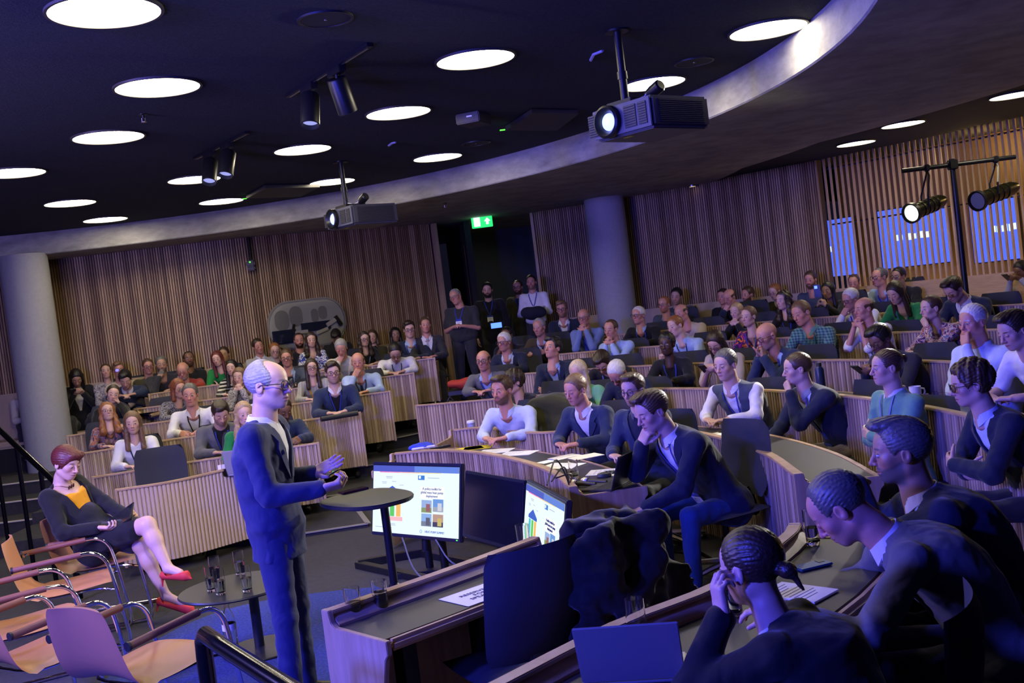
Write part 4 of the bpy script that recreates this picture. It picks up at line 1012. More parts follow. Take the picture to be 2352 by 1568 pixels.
        for hip, kn, an, toe in segs:
            def shoe(p): return np.maximum(smin(d_cap(p, an-up*.03, toe, .040, .034), d_cap(p, an, an-up*.04, .042), .02), (zf+.003)-p[:, 2])
            pts = np.array([an, toe]); V, F = sdf_mesh('shoe', shoe, pts.min(0)-.09, pts.max(0)+.09, .014); out('shoe', V, F, BLKPL, (0, 0, 0))
    B = Body(); B.root = root; B.O = O; B.hands = hands; B.surf = surf; B.P = P; B.f = f; B.lat = lat; B.Nk = Nk; B.X = X; B.S = S; B.Fv = Fv; B.H = H; B.hd = hd; B.arms = arms; B.zf = zf; B.out = out; B.R = R; B.L = L
    return B
# ================================================================== desks
def desk(name, front, back, h, label, rim=.76, zb=.10, depth=.48, pitch=.034, single=False, ends=(1, 1), slat_r=.45, top_edge=.05, upstand=.06, nosing=True):
    """front: 2-D polyline of the slatted front; back: a point on the sitters' side; h: floor height"""
    mid = front[len(front)//2]; t = Vector(front[-1])-Vector(front[0]); lft = Vector((-t.y, t.x)); sd = 1 if lft.dot(Vector(back)-Vector(mid)) > 0 else -1
    rt = tag(empty(name, (mid[0], mid[1], h)), label, 'desk'); off = lambda d: offset_poly(front, d*sd)
    def band(d0, d1, z0, z1, nm, mat, bev=0, par=None, z0b=None, z1b=None, ext=0):
        A, B_ = off(d0), off(d1); n = len(A); vs = []
        if ext:
            for Q in (A, B_):
                for i, j in ((0, 1), (-1, -2)):
                    u = (Vector(Q[i])-Vector(Q[j])).normalized()*ext; Q[i] = (Q[i][0]+u.x, Q[i][1]+u.y)
        for (x, y), (x2, y2) in zip(A, B_):
            for px, py, pz in ((x, y, z0), (x2, y2, z0 if z0b is None else z0b), (x2, y2, z1 if z1b is None else z1b), (x, y, z1)): vs.append((px-mid[0], py-mid[1], pz))
        fs = [(4*i+j, 4*i+(j+1) % 4, 4*i+4+(j+1) % 4, 4*i+4+j) for i in range(n-1) for j in range(4)]+[(0, 1, 2, 3), (4*n-1, 4*n-2, 4*n-3, 4*n-4)]
        return MB().add(vs, fs).build(nm, mat, par or rt, bevel=bev)
    band(.018, .036, zb, rim-.01, 'front_panel', OAKP)
    band(-.004, .055, rim-.012, rim+.006, 'rim', OAKT, .004, ext=.012)
    band(.036, .085, rim-upstand-.002, rim-.010, 'upstand', OAKT, 0, None, rim-upstand-.002, rim-upstand+.012)
    band(.075, depth, rim-upstand-.03, rim-upstand, 'desk_top', LAMIN)
    if nosing: band(depth, depth+.045, rim-upstand-.045, rim-upstand+.001, 'nosing', OAKT, .015)
    # slats
    if single:
        proto = None
        for (x, y, a) in resample(front, pitch):
            if proto is None:
                mb = MB(); ns = 7; vs = []
                for i in range(ns):
                    u = PI*i/(ns-1); vs.append((-math.cos(u)*pitch*slat_r, math.sin(u)*.014))
                hh = (rim-.012-zb); mb.prism(None, [(q[0], q[1], 0) for q in vs], [(q[0], q[1], hh+.014) for q in vs]); o = mb.build('slat', OAKD, rt, smooth=True); proto = o
            else: o = proto.copy(); COL.objects.link(o)
            nx, ny = -math.sin(a)*sd, math.cos(a)*sd
            o.location = (x+nx*.018-mid[0], y+ny*.018-mid[1], zb); o.rotation_euler = (0, 0, a+(PI if sd > 0 else 0)); o.color = (random.random(),)*3+(1,)
    else:
        mb = MB()
        for (x, y, a) in resample(front, pitch):
            nx, ny = -math.sin(a)*sd, math.cos(a)*sd; ca, sa = math.cos(a), math.sin(a); w = pitch*.38
            P3 = [(x+ca*dx-nx*dy+nx*.018-mid[0], y+sa*dx-ny*dy+ny*.018-mid[1]) for dx, dy in ((-w, 0), (-w*.6, .014), (w*.6, .014), (w, 0))]
            mb.prism(None, [(*q, zb) for q in P3], [(*q, rim-.012) for q in P3]); 
            r = random.random()
            for k in range(8): mb.r[-1-k] = r
        o = mb.build('slat', OAKD, rt); o['kind'] = 'stuff'
    # end panels
    for e, on in zip((0, -1), ends):
        if not on: continue
        nb = 1 if e == 0 else -2; u = (Vector(front[e])-Vector(front[nb])).normalized(); nv = Vector((-u.y, u.x)); nv = nv if nv.dot(Vector(back)-Vector(front[e])) > 0 else -nv
        D = depth+.045; prof = [(-.002, zb-.01), (-.002, rim+.008), (.05, rim+.008), (.062, rim-upstand+.02), (.09, rim-upstand+.004), (D, rim-upstand+.004), (D, rim-upstand-.05), (D-.02, rim-upstand-.07), (.26, zb-.01)]
        b0 = Vector(front[e])-Vector(mid)
        A = [(*(b0+nv*d+u*.002), z) for d, z in prof]; Bq = [(*(b0+nv*d+u*.026), z) for d, z in prof]
        MB().prism(None, A, Bq).build('end_panel', OAKP, rt, bevel=.003)
    for k in (.15, .5, .85) if len(front) > 3 else (.2, .8):
        i = k*(len(front)-1); i0 = int(i); q = Vector(front[i0]).lerp(Vector(front[min(i0+1, len(front)-1)]), i-i0); qo = offset_poly([tuple(q), (q.x+t.x, q.y+t.y)], .26*sd)[0]
        MB().box((qo[0]-mid[0], qo[1]-mid[1], (rim-upstand-.03)/2), (.07, .07, rim-upstand-.03), math.atan2(t.y, t.x)).build('leg', BLACK, rt)
    return rt
# ---- row 1, centre: curved desk with the laptop
D1 = smooth_poly([(-1.12, 8.98), (-.76, 8.86), (-.37, 8.38), (-.03, 7.63), (.16, 6.99), (.235, 6.42)], 6)
desk('curved_desk', D1, (1.2, 8), 0, 'curved oak front row desk carrying the open laptop and scattered papers', .76, .03, .44)
# ---- row 1, near right: straight desk with the reserved sheet
a0 = at_z(750, 1400, .78); a1 = at_z(1000, 1315, .78); a2 = at_z(1215, 1237, .78)
D1R = smooth_poly([tuple(a0[:2]), tuple(a1[:2]), tuple(a2[:2])], 5)
desk('curved_desk', D1R, (.5, 3.8), 0, 'near oak desk with the white reserved sheets and two empty tumblers on it', .78, .04, .40, .036, True)
# ---- row 2, near right: desk of the writing persons
b_ = [at_z(u, v, .81)[:2] for u, v in ((1060, 1611), (1140, 1571), (1400, 1440), (1640, 1345), (1790, 1240), (1812, 1213))]
D2R = smooth_poly([tuple(q) for q in b_], 4)
desk('curved_desk', D2R, (1.6, 3.0), .03, 'nearest oak desk, along the bottom edge, with the silver laptop on it', .79, .0, .46, .034, True)
# ---- row 2 centre
q = [at_z(u, v, .79)[:2] for u, v in ((1040, 988), (1110, 983), (1250, 985), (1420, 968), (1560, 975), (1650, 1000), (1750, 1040), (1822, 1090))]
D2 = smooth_poly([tuple(q[0]), tuple(q[1]), (.12, 8.95), (.72, 8.75), (1.16, 8.1), tuple(q[5]*[.985, .985]), tuple(q[6]), tuple(q[7])], 5)
desk('curved_desk', D2, (3, 8), .0, 'long curved oak desk of the second row with a tablet on its right end', .79, .03, .44)
# ---- rows 3-6: arcs
ARCS = {3: (6.05, 6.62, -14, 61.5), 4: (7.62, 7.62, 12, 59.5), 5: (8.62, 8.62, 16, 58.5), 6: (9.7, 9.7, 18, 57.5)}
for k, (ra, rb, t0, t1) in ARCS.items():
    pts = []
    for i in range(41):
        t = t0+(t1-t0)*i/40; s = min(1, max(0, (t1-t)/26)); r = ra+(rb-ra)*s*s*(3-2*s); pts.append((C0[0]+r*math.cos(math.radians(t)), C0[1]+r*math.sin(math.radians(t))))
    desk('curved_desk', pts, (9, 14), FL[k], {3: 'curved oak desk of the third row on the right, with the white mug', 4: 'curved oak desk of the fourth row on the right', 5: 'curved oak desk of the fifth row on the right', 6: 'rearmost curved oak desk on the right, below the back bench'}[k], .76, .05 if k == 3 else .14, .42)
# ---- rows on the left
LW = {1: [(270, 1125), (400, 1105), (555, 1070), (650, 1050)], 2: [(217, 1096), (522, 1048), (727, 1018)], 3: [(185, 1042), (447, 1001), (824, 948)], 4: [(158, 1001), (377, 968), (892, 899)], 5: [(311, 939), (370, 932), (947, 857)], 6: [(345, 905), (502, 883), (995, 822)]}
NL = {1: 'front oak slat desk at left, beside the person in the yellow top', 2: 'second oak slat desk from the front in the left block', 3: 'third oak slat desk of the left block, its aisle end padded in black', 4: 'fourth oak slat desk of the left block', 5: 'fifth oak slat desk of the left block', 6: 'rearmost oak slat desk of the left block'}
for k, px in LW.items():
    pts = [tuple(at_z(u, v, FL[k]+.76)[:2]) for u, v in px]; pts = smooth_poly(pts, 6)
    desk('slatted_desk', pts, (pts[0][0], pts[0][1]+5), FL[k], NL[k], .76, .10 if k == 1 else .18, .40, .036, k == 1)
    if k == 3:   # black padded edge in front of the person with the badge
        (x0, y0), (x1, y1) = pts[-3][:2], pts[-1][:2]; q0, q1 = at_z(738, 962, FL[3]+.775), at_z(822, 948, FL[3]+.775)
        o = MB().tube([q0-np.array([0, .02, 0]), q1-np.array([0, .02, 0])], .028, 12).build('padded_bar', BLKPL, None, smooth=True); tag(o, 'black padded bar along the aisle end of the third left desk', 'bar')
# ================================================================== office chairs
def chair_proto(fab, name, label):
    rt = tag(empty(name), label, 'chair')
    mb = MB(); n = 12; prof = [(-.22, .0), (-.235, .14), (-.245, .30), (-.225, .44)]
    # curved upholstered back
    vs = []; fs = []; nu, nv_ = 12, 10
    for side in (0, 1):
        for j in range(nv_+1):
            v = j/nv_; z = .52+.47*v; w = .235*(1-.10*(2*v-1)**2)*(.93 if j in (0, nv_) else 1); bow = -.20-.10*v-.03*math.sin(v*PI)
            for i in range(nu+1):
                u = 2*i/nu-1; e = (1-abs(u)**6)*(1-abs(2*v-1)**8); vs.append((u*w, bow+.045*u*u+(.022 if side == 0 else -.022)*e, z))
    k = (nu+1)*(nv_+1)
    for j in range(nv_):
        for i in range(nu):
            a = j*(nu+1)+i; fs += [(a, a+1, a+nu+2, a+nu+1), (k+a, k+a+nu+1, k+a+nu+2, k+a+1)]
    mb.add(vs, fs); mb.build('backrest', fab, rt, smooth=True, weld=True)
    vs = []; fs = []
    for side in (0, 1):
        for j in range(9):
            v = 2*j/8-1
            for i in range(9):
                u = 2*i/8-1; e = (1-abs(u)**6)*(1-abs(v)**6); vs.append((u*.245*(1-.06*v*v), .02+v*.235, .455+(.035*e-.012*(1-u*u) if side == 0 else -.03*e)))
    for j in range(8):
        for i in range(8):
            a = j*9+i; fs += [(a, a+1, a+10, a+9), (81+a, 81+a+9, 81+a+10, 81+a+1)]
    MB().add(vs, fs).build('seat', fab, rt, smooth=True, weld=True)
    MB().box((0, -.22, .47), (.10, .05, .20), M=Matrix.Rotation(-.25, 3, 'X')).build('back_bracket', BLKPL, rt, bevel=.01)
    MB().tube([(0, 0, .09), (0, 0, .28), (0, 0, .28), (0, 0, .43)], [.032, .032, .022, .022], 14).build('pedestal', BLACK, rt, smooth=True)
    for i in range(5):
        a = 2*PI*i/5+.3; c, s = math.cos(a), math.sin(a)
        lg = MB().tube([(c*.03, s*.03, .115), (c*.16, s*.16, .10), (c*.31, s*.31, .075)], [.026, .020, .015], 8).build('leg', STEEL, rt, smooth=True)
        MB().lathe([(0, -.012), (.026, -.012), (.028, 0), (.026, .012), (0, .012)], 12, (c*.30, s*.30, .030), Matrix.Rotation(PI/2, 3, 'Y')).build('castor', BLKPL, lg, smooth=True)
    return rt
CHAIR = chair_proto(FABRIC, 'office_chair', 'dark swivel chair with its back to the camera behind the front left desk')
CUSED = False
def office_chair(x, y, z, face, label, group=None):
    """face: direction the sitter looks"""
    global CUSED
    c = CHAIR if not CUSED else copy_tree(CHAIR); CUSED = True
    c.location = (x, y, z); c.rotation_euler = (0, 0, face-PI/2); c['label'] = label
    if group: c['group'] = group
    return c
# ================================================================== the people
ROS = '''
in a black blazer, long dark hair, looking down at the left end of the back bench|176 845 175 892|l7|0 35 0|long:blk|T|suit blk shirt=crm|lowphone|w
with hair pulled back, pale grey blouse, seated at the left end of the back bench|244 834 243 871|l7|0 -6 0|pulled:br|L|blouse lgr knit|lap|w neck=.07
with glasses and sandy hair, half hidden behind the pale grey blouse|273 831 273 868|l7|-5 0 0|side:lbr|R|jumper bei|lap|gl=G lean=.05
in a dark navy jumper with white collar, looking down at the rear left desk|288 849 288 894|l6|5 30 0|side:blk|L|jumper ink|desk|coll=wht vcut=.7
with red glasses and brown hair, dark cardigan, on the back bench|339 824 341 860|l7|-8 0 0|short:br|R|jumper oli|lap|gl=G
with grey-black hair and dark beard, hand over mouth at the rear left desk|371 817 370 857|l6|-4 4 0|short:dgr:1|T|jumper chr|desk+mouth|
bald with white beard and dark red checked shirt, one hand raised|423 831 417 873|l6|10 14 0|fringe:gr:.5|R|shirt red|desk+cheek|gl=t coll=red
in a black top with brown skin, on the back bench left of the green top|433 807 435 842|l7|-6 -4 0|recede:blk:.6|B|jumper blk|lap|
in a bright green top, long brown hair, arms folded at the rear left desk|502 806 496 842|l6|16 6 6|long:aub|P|jumper grn|cross|w
with dark hair, mostly hidden behind the long haired green top|514 797 515 832|l7|10 0 0|short:dbr|T|jumper chr|lap|
in a black and white striped top with dark hair|533 827 531 863|l5|15 0 0|long:blk|P|jumper blk stripe|desk|w
with long fair hair and a knitted grey top, left of the speaker's head|551 845 549 886|l4|22 6 0|wavy:lbr|P|jumper lgr knit|clasp|w
with dark red hair and glasses, speckled blouse, left block fourth row|411 868 410 917|l4|-25 8 0|bob:red|L|blouse lgr speckle|desk|w gl=g
in a white shirt with grey short hair and black lanyard, writing|439 879 435 936|l3|8 2 0|short:dgr|R|shirt wht|write|coll=wht badge=.42,blk,0
with dark hair leaning the head on one hand, black top|262 882 257 929|l4|-4 4 -14|pulled:dbr|P|jumper blk|cheek+desk|w
with glasses and long ginger hair, flowery blouse over black|248 926 245 966|l3|-8 -14 0|wavy:gin|P|blouse org floral|desk|w gl=t vcut=.45
in a white jumper with long straight fair hair, hands folded|306 943 303 1000|l2|4 2 0|long:lbr|P|jumper wht|desk|w badge=.4,ink,0
in a grey blazer over a black top with blue lanyard, looking down|505 919 509 979|l2|-8 30 0|side:dbr:.4|L|suit gry shirt=blk|desk|badge=.42
with fair hair and a green top, half hidden left of the speaker|560 922 562 980|l1|-10 5 0|wavy:bl|P|jumper grn|desk|w
in a pale blue shirt, mostly hidden behind the speaker's head|596 868 596 920|l3|5 5 0|short:dbr|L|shirt pbl|desk|coll=pbl
in a dark blazer and blue shirt writing with a pink pen, right of the speaker|648 912 653 972|l2|-22 24 0|short:dbr:.8|B|suit ink shirt=mbl|write|coll=mbl
with tilted head in a grey jumper, on the back bench above the speaker|592 778 594 812|l7|-18 6 12|short:dbr|R|jumper lgr|lap|coll=pbl
with ginger hair tied back and glasses, on the back bench|633 786 630 824|l7|-4 8 0|pulled:gin|P|jumper blk|lap|w gl=t
with glasses, short brown hair, grey jacket and blue shirt behind a laptop|661 802 656 843|l5|6 2 0|short:br|R|suit grb shirt=lbl|desk|gl=G coll=lbl
bald with a dark beard and black top, under the porthole window|686 765 688 799|l7|-5 2 0|recede:dbr:1.2|R|jumper blk|lap|
in a blue and white patterned dress with long dark hair|716 763 714 799|l6|-6 2 0|wavy:dbr|P|blouse mbl bluewhite|desk|w vcut=.6
with black hair bowed low, black top, under the porthole window|774 757 770 790|l7|0 48 0|side:blk|T|jumper blk|lap|
with grey hair and a cream jacket, hand on the mouth, left block|784 779 783 820|l5|6 24 0|short:gr|R|suit crm shirt=lgr|desk+mouth|
with long dark hair and glasses, pale striped jacket, yellow lanyard|718 823 714 866|l4|-5 -2 0|long:dbr|P|blouse lgr pinstripe|desk|w gl=G badge=.42,yel,0
in a navy blazer with glasses and a white badge, at the black padded bar|765 829 765 883|l3|-4 2 0|side:dbr:.3|P|suit ink shirt=blk|desk|gl=G coll=wht badge=.25
balding in a light blue shirt and dark tie, hand at the chin|825 808 820 856|l4|6 2 0|fringe:lbr|R|shirt lbl|desk+mouth|coll=lbl tie=ink badge=.5,ink,0
with curly dark hair and glasses, black lace top, arms folded on the desk|836 762 838 797|l6|-14 0 0|wavy:dbr|P|short blk|desk|w gl=G badge=.45,mbl,0
with brown hair on the back bench behind the black lace top|856 757 856 790|l7|8 0 0|bob:br|P|jumper oli|lap|w
with dark chin length hair on the back bench, near the doorway|909 751 908 786|l7|-8 2 0|bob:blk|T|jumper bei|lap|w
in a dark suit with glasses and a light blue shirt, end of the rear left desk|940 736 941 777|l6|-4 4 0|side:dbr|P|suit navy shirt=lbl|desk|gl=G coll=lbl badge=.35,,0
in a dark suit with short red-brown hair, next to the doorway edge|977 728 978 765|Z14.65:.54|-5 -2 0|short:br|R|suit chr shirt=wht|desk|coll=wht tie=lgr
in a white shirt with black cropped hair, head bent over the desk|908 785 908 832|l5|0 40 0|crop:blk|L|shirt wht|desk|gl=G coll=wht badge=.4,ink,0
heavy set and standing in a black polo with cyan shoulder stripes, hands joined|1046 664 1046 699|Z15.1:.54|26 4 12|buzz:gr|R|tee chr|front|gl=g stand heavy=1 badge=.6,,1
standing in black with a dark beard and hanging white badge, in the doorway|1119 649 1120 684|Z16.2:.62|4 2 0|short:blk:1|L|suit blk shirt=blk|down|stand badge=.42
standing bald with glasses and a black jacket, second from the right in the doorway|1189 643 1189 677|Z17.3:.62|18 2 0|recede:dbr:.9|R|suit oli shirt=navy|down|gl=g stand badge=.42
standing in a white shirt holding a dark coat, in the doorway|1222 631 1219 666|Z16.6:.62|10 -3 0|short:dbr:.5|R|shirt wht|front|stand coll=lbl badge=.5
with dark skin holding up a lit phone, behind the silver haired person|1164 750 1164 790|c5|20 0 0|crop:blk|B|tee blk|desk+phone|
with silver hair and glasses, dark jacket over a pale shirt|1162 763 1153 808|c4|32 0 0|short:wht|R|suit navy shirt=pbl|desk|gl=G coll=pbl
with grey hair, brown tweed jacket and blue tie, holding a pen|1240 730 1236 773|c5|26 4 0|recede:gr|R|suit brn shirt=pbl|write|coll=pbl tie=navy
bald with glasses, grey jacket, light blue shirt and a white badge|1111 803 1109 854|c3|18 0 0|fringe:br|R|suit gry shirt=lbl|desk|gl=G coll=lbl badge=.42
leaning back in a dark suit with arms folded and tousled black hair|1274 774 1264 827|c3|38 -18 0|side:blk|R|suit navy shirt=lbl|cross|coll=lbl badge=.5,ink,0
in a pale blue shirt with quiffed brown hair and clip microphone, front row|1157 861 1147 932|c1|34 2 0|quiff:br:.8|R|shirt pbl|desk|coll=pbl
with dark curly hair and a sleeveless black top, behind the pale blue shirt|1184 848 1174 908|c2|62 4 0|curly:dbr|L|vestless blk|desk|w
in a blue three piece suit and open white collar, front row|1327 860 1315 931|c1|42 12 0|short:lbr|R|suit ink shirt=wht|desk|coll=wht vneck=.62
with long pale blonde hair and a light green top|1331 826 1323 884|c2|30 10 0|long:pbl|P|jumper mint|desk|w coll=wht
with dark hair, black top, head bowed over the desk in the third row|1384 803 1384 862|c3|20 45 0|side:dbr|L|tee blk|desk|gl=g badge=.4,mbl,0
with cropped white hair in a navy jumper, bent over and writing|1412 827 1424 888|c2|30 46 0|crop:wht|R|jumper navy|write|gl=t
with round dark glasses and a dark blue jacket, front row|1459 858 1447 932|c1|32 8 0|quiff:br:.6|P|suit ink shirt=navy|desk|gl=r coll=grb
with swept brown hair, dark blazer and jeans, hand on the mouth beside the laptop|1503 889 1489 1000|Z6.45:0|60 20 0|quiff:br|P|suit navy shirt=wht|lap+mouth|coll=wht badge=.30 trous=jean
in a dark suit with glasses and sandy beard, against the oak wall|1291 690 1290 730|c6|10 2 0|side:lbr:.7|R|suit navy shirt=wht|lap|gl=G coll=wht badge=.4
bald with glasses in a blue jumper, hands joined under the chin|1342 708 1339 750|c5|18 2 0|fringe:gr|R|jumper mbl|clasp|gl=g badge=.4
in a light blue shirt with both hands folded over the mouth|1404 734 1402 779|c4|30 4 0|recede:br|R|shirt lbl|clasp|coll=lbl
with white hair and glasses, black jumper over a blue collar|1468 703 1464 745|c5|34 -2 0|crop:wht|R|jumper blk|desk|gl=G coll=lbl badge=.45,,0
with thinning red hair and glasses, grey blazer, on the rear rows|1527 681 1523 718|c6|30 0 0|recede:gin:.6|R|suit grb shirt=mbl|lap|gl=g badge=.45,,0
with short black hair leaning the head, on the back bench|1556 660 1551 701|c7|18 8 -8|short:blk:.3|L|shirt grb|lap|
bald in a cream jumper, leaning on the desk|1562 698 1568 740|c5|36 6 10|fringe:br|R|jumper bei|desk|
with ginger hair and a light blue shirt, leaning with clenched hand|1551 725 1551 774|c4|44 6 10|short:gin|P|shirt lbl|desk+give|coll=lbl badge=.45,ink,0
with dark skin and a black top, blue lanyard, looking left|1536 762 1527 820|c3|20 0 0|afro:blk|D|jumper blk|desk|w badge=.25
with long dark hair and glasses, looking down at a phone|1648 759 1640 818|c3|26 30 0|long:dbr|L|short bei|lowphone|w gl=g
half hidden with dark hair, behind the bald head on the rear right|1661 663 1660 700|c7|30 0 0|short:dbr|R|jumper blk|lap|
bald in a dark jacket, fist against the mouth, rear right|1675 665 1675 701|c6|36 20 0|fringe:br|R|jumper navy|desk+mouth|
with golden hair tied back, hands clasped before the mouth, black top|1694 695 1689 736|c5|34 6 0|pulled:bl|P|jumper blk|clasp|w
with short fair hair and a bright purple and orange blouse|1722 702 1716 752|c4|36 0 0|pulled:lbr|P|blouse org loud|desk|w vcut=.5 badge=.25
with a red-brown beard and dark suit, on the bench under the oak wall|1719 658 1715 696|c7|44 0 0|short:br:1.3|R|suit navy shirt=lbl|lap|coll=lbl
with ginger hair and glasses, pale collar, on the back bench|1782 650 1776 690|c7|32 14 0|pulled:gin|P|jumper oli|lap|w gl=t coll=wht
with dark wavy shoulder hair and a black top, behind the plaid shirt|1803 667 1795 713|c5|44 0 0|wavy:dbr|P|blouse blk|desk|w badge=.35,,0
with a short beard and blue tee, highest against the oak wall|1863 622 1859 664|c7|20 4 0|short:br:.9|R|tee grb|lap|
in a green and blue plaid short sleeved shirt with a coloured lanyard|1844 690 1836 750|c4|40 10 10|short:lbr|R|short sage plaid|desk|coll=sage badge=.25,teal,0
bald with black glasses and navy jacket, fingers pressed to the mouth|1763 739 1757 805|c3|50 14 0|none:gr:.4|R|suit ink shirt=lbl|pray|gl=G badge=.2
in a white shirt with a dark quilted gilet and hanging badge|1674 802 1657 875|c2|36 6 0|short:dgr|P|gilet grb shirt=wht|desk|coll=wht badge=.32 vneck=.15
with long black hair taking a picture with a blue phone|1904 647 1899 688|c6|28 6 0|long:blk|T|jumper blk|phone|w badge=.3,,0
balding and turned aside, in front of the slatted screen|1963 631 1960 668|c7|12 10 0|recede:br|R|shirt pbl|lap|
with dark glasses frames and a blue grey shirt, before the slatted screen|2024 614 2015 660|Z13.4:.6|46 0 0|recede:dgr|R|shirt lbl|lap|gl=G coll=lbl badge=.4,,0
in black with dark glasses, by the slatted screen beside the blue grey shirt|2066 614 2061 656|c7|36 0 0|short:blk|T|jumper blk|lap|gl=G
with white hair and glasses, white shirt, fist to the mouth|1958 663 1948 710|c5|46 14 0|crop:wht|R|shirt wht|desk+mouth|gl=G badge=.25
bald in a white shirt, both hands clasped under the chin, dark watch|1990 684 1977 734|c4|55 2 0|fringe:br|R|short wht|clasp|badge=.25
in a green short sleeved top with long brown hair, looking down|2060 645 2053 701|c5|34 24 0|long:dbr|P|short grn|desk|w vcut=.6 badge=.3,teal,0
in a black jumper with dark hair and glasses, looking down at a phone|2025 747 2016 814|c3|44 24 0|side:blk|B|jumper chr|lowphone|gl=g
with cropped brown hair and dark navy blazer, fist under the chin|1839 810 1820 884|Z7.9:0|76 4 0|crop:br|P|suit navy shirt=pbl|mouth+knee|coll=lgr badge=.22 trous=bei
in a sage green jumper and white collar with hair tied in a bun, arms folded|2046 804 2023 884|Z6.7:.0|66 0 0|bun:br|P|jumper sage|cross|coll=wht badge=.3,mbl,0
in a multicoloured flowered blouse, hand at the mouth|2142 677 2132 739|c4|56 2 0|pulled:br|P|blouse org paint|mouth+desk|w vcut=.4 badge=.3,,0
in a dark suit with glasses and dark brown hair, head lowered, upper right|2191 635 2188 695|c5|42 34 0|quiff:dbr|L|suit navy shirt=wht|desk|gl=t coll=wht
with thick grey hair and a pale blue shirt, palm covering the mouth|2241 700 2226 779|c3|42 4 0|short:wht|R|shirt pbl|palmmouth+cross|coll=pbl heavy=.6
with dark brown hair and a white tee, looking down at the right edge|2336 712 2320 805|c3|50 20 0|quiff:dbr|P|tee wht|desk|
with curly brown hair and glasses, navy blazer, arms folded, near the right edge|2243 832 2212 932|Z5.65:.02|76 8 0|curly:br|P|suit navy shirt=pbl|cross|gl=G coll=pbl
with a phone and dark body warmer, cut by the upper right edge|2347 602 2344 640|Z12.4:.6|42 24 0|short:blk|B|gilet blk shirt=lgr|lowphone|
in a pale shirt on the left bench, head hidden by the column|60 868 60 908|l7|-5 10 0|short:dbr|L|shirt crm|lap|
'''
RINGS = {'c1': 5.0, 'c2': 6.15, 'c3': 7.25, 'c4': 8.3, 'c5': 9.3, 'c6': 10.35, 'c7': 11.62}
LYS = {'l1': (-3, 9.17, .5), 'l2': (-3, 9.95, .25), 'l3': (-3, 11.05, .265), 'l4': (-3, 12.08, .21), 'l5': (-3, 13.13, .08), 'l6': (-3, 13.88, .07)}
def depth_ring(u, v, r):
    q = ray(u, v); k = np.array([q[0], q[1]])/q[1]; a = k@k; b_ = -2*(k@np.array(C0)); c = C0[0]**2+C0[1]**2-r*r; return (-b_+math.sqrt(max(b_*b_-4*a*c, 0)))/(2*a)
STAGE = np.array([-2.0, 4.2]); PEOPLE = []
def person_from(line):
    lb, px, seat, ang, hr, sk, tp, pose, ex = line.split('|'); u, v, u2, v2 = map(float, px.split()); yaw, pitch, roll = map(float, ang.split())
    um, vm = (u+u2)/2, (v+v2)/2; s_ = math.hypot(u2-u, v2-v); hs = {}
    if seat[0] == 'c': Z = depth_ring(um, vm, RINGS[seat]); fl = FL[int(seat[1])]
    elif seat[0] == 'l':
        q = ray(um, vm)[0]/ray(um, vm)[1]; fl = FL[int(seat[1])]
        if seat == 'l7': Z = on_wall(um, vm)[0][1]-.42; fl = FL[6]
        else: xa, ya, kk = LYS[seat]; Z = (ya-kk*xa)/(1-kk*q)+.60
    else: Z, fl = map(float, seat[1:].split(':'))
    H = at_y(um, vm, Z); d = dict(head=H, floor=fl, pitch=pitch, roll=roll, label=' '.join(('person '+lb).split()[:16]).rstrip(','), pose=pose, skin=sk)
    ac = math.atan2(-H[1], -H[0]); d['hdir'] = ac-math.radians(yaw); ast = math.atan2(STAGE[1]-H[1], STAGE[0]-H[0]); dd = (d['hdir']-ast+PI) % (2*PI)-PI
    d['bdir'] = ast+max(-.7, min(.7, dd*.55))
    h = hr.split(':'); d['hair'] = (h[0], h[1]); d['beard'] = float(h[2]) if len(h) > 2 else 0
    t = tp.split(); d['top'] = [t[0], t[1]]+[w for w in t[2:] if '=' not in w]
    for w in t[2:]:
        if w.startswith('shirt='): d['shirt'] = w[6:]
    for w in ex.split():
        if w == 'w': d['fem'] = 1
        elif w == 'stand': d['stand'] = 1
        elif w.startswith('badge='):
            q = w[6:].split(','); d['badge'] = dict(t=float(q[0]), c=q[1] if len(q) > 1 else '', card=int(q[2]) if len(q) > 2 else 1)
        else:
            k, val = w.split('='); 
            try: d[k] = float(val)
            except ValueError: d[k] = val
    d['res'] = .0052 if Z < 7 else .0068 if Z < 10.2 else .0086; d['gres'] = .009 if Z < 7 else .0115 if Z < 10.2 else .0145
    if seat in ('l7', 'c7'): d['seat'] = .42
    d['cuff'] = Z < 10; d['Z'] = Z; d['seatk'] = seat
    exp = .255*FPX/Z; d['sc'] = max(.90, min(1.04, (s_/exp)**.6)) if not d.get('stand') else .96
    return d
for line in ROS.strip().split('\n'):
    d = person_from(line); B = make_person(d); PEOPLE.append((d, B))
    if not d.get('stand') and d['seatk'] not in ('l7', 'c7'):
        c = B.P-B.f*.02; office_chair(c[0], c[1], d['floor'], d['bdir'], 'dark swivel chair under the '+' '.join(d['label'].replace(',', '').split()[:10]))
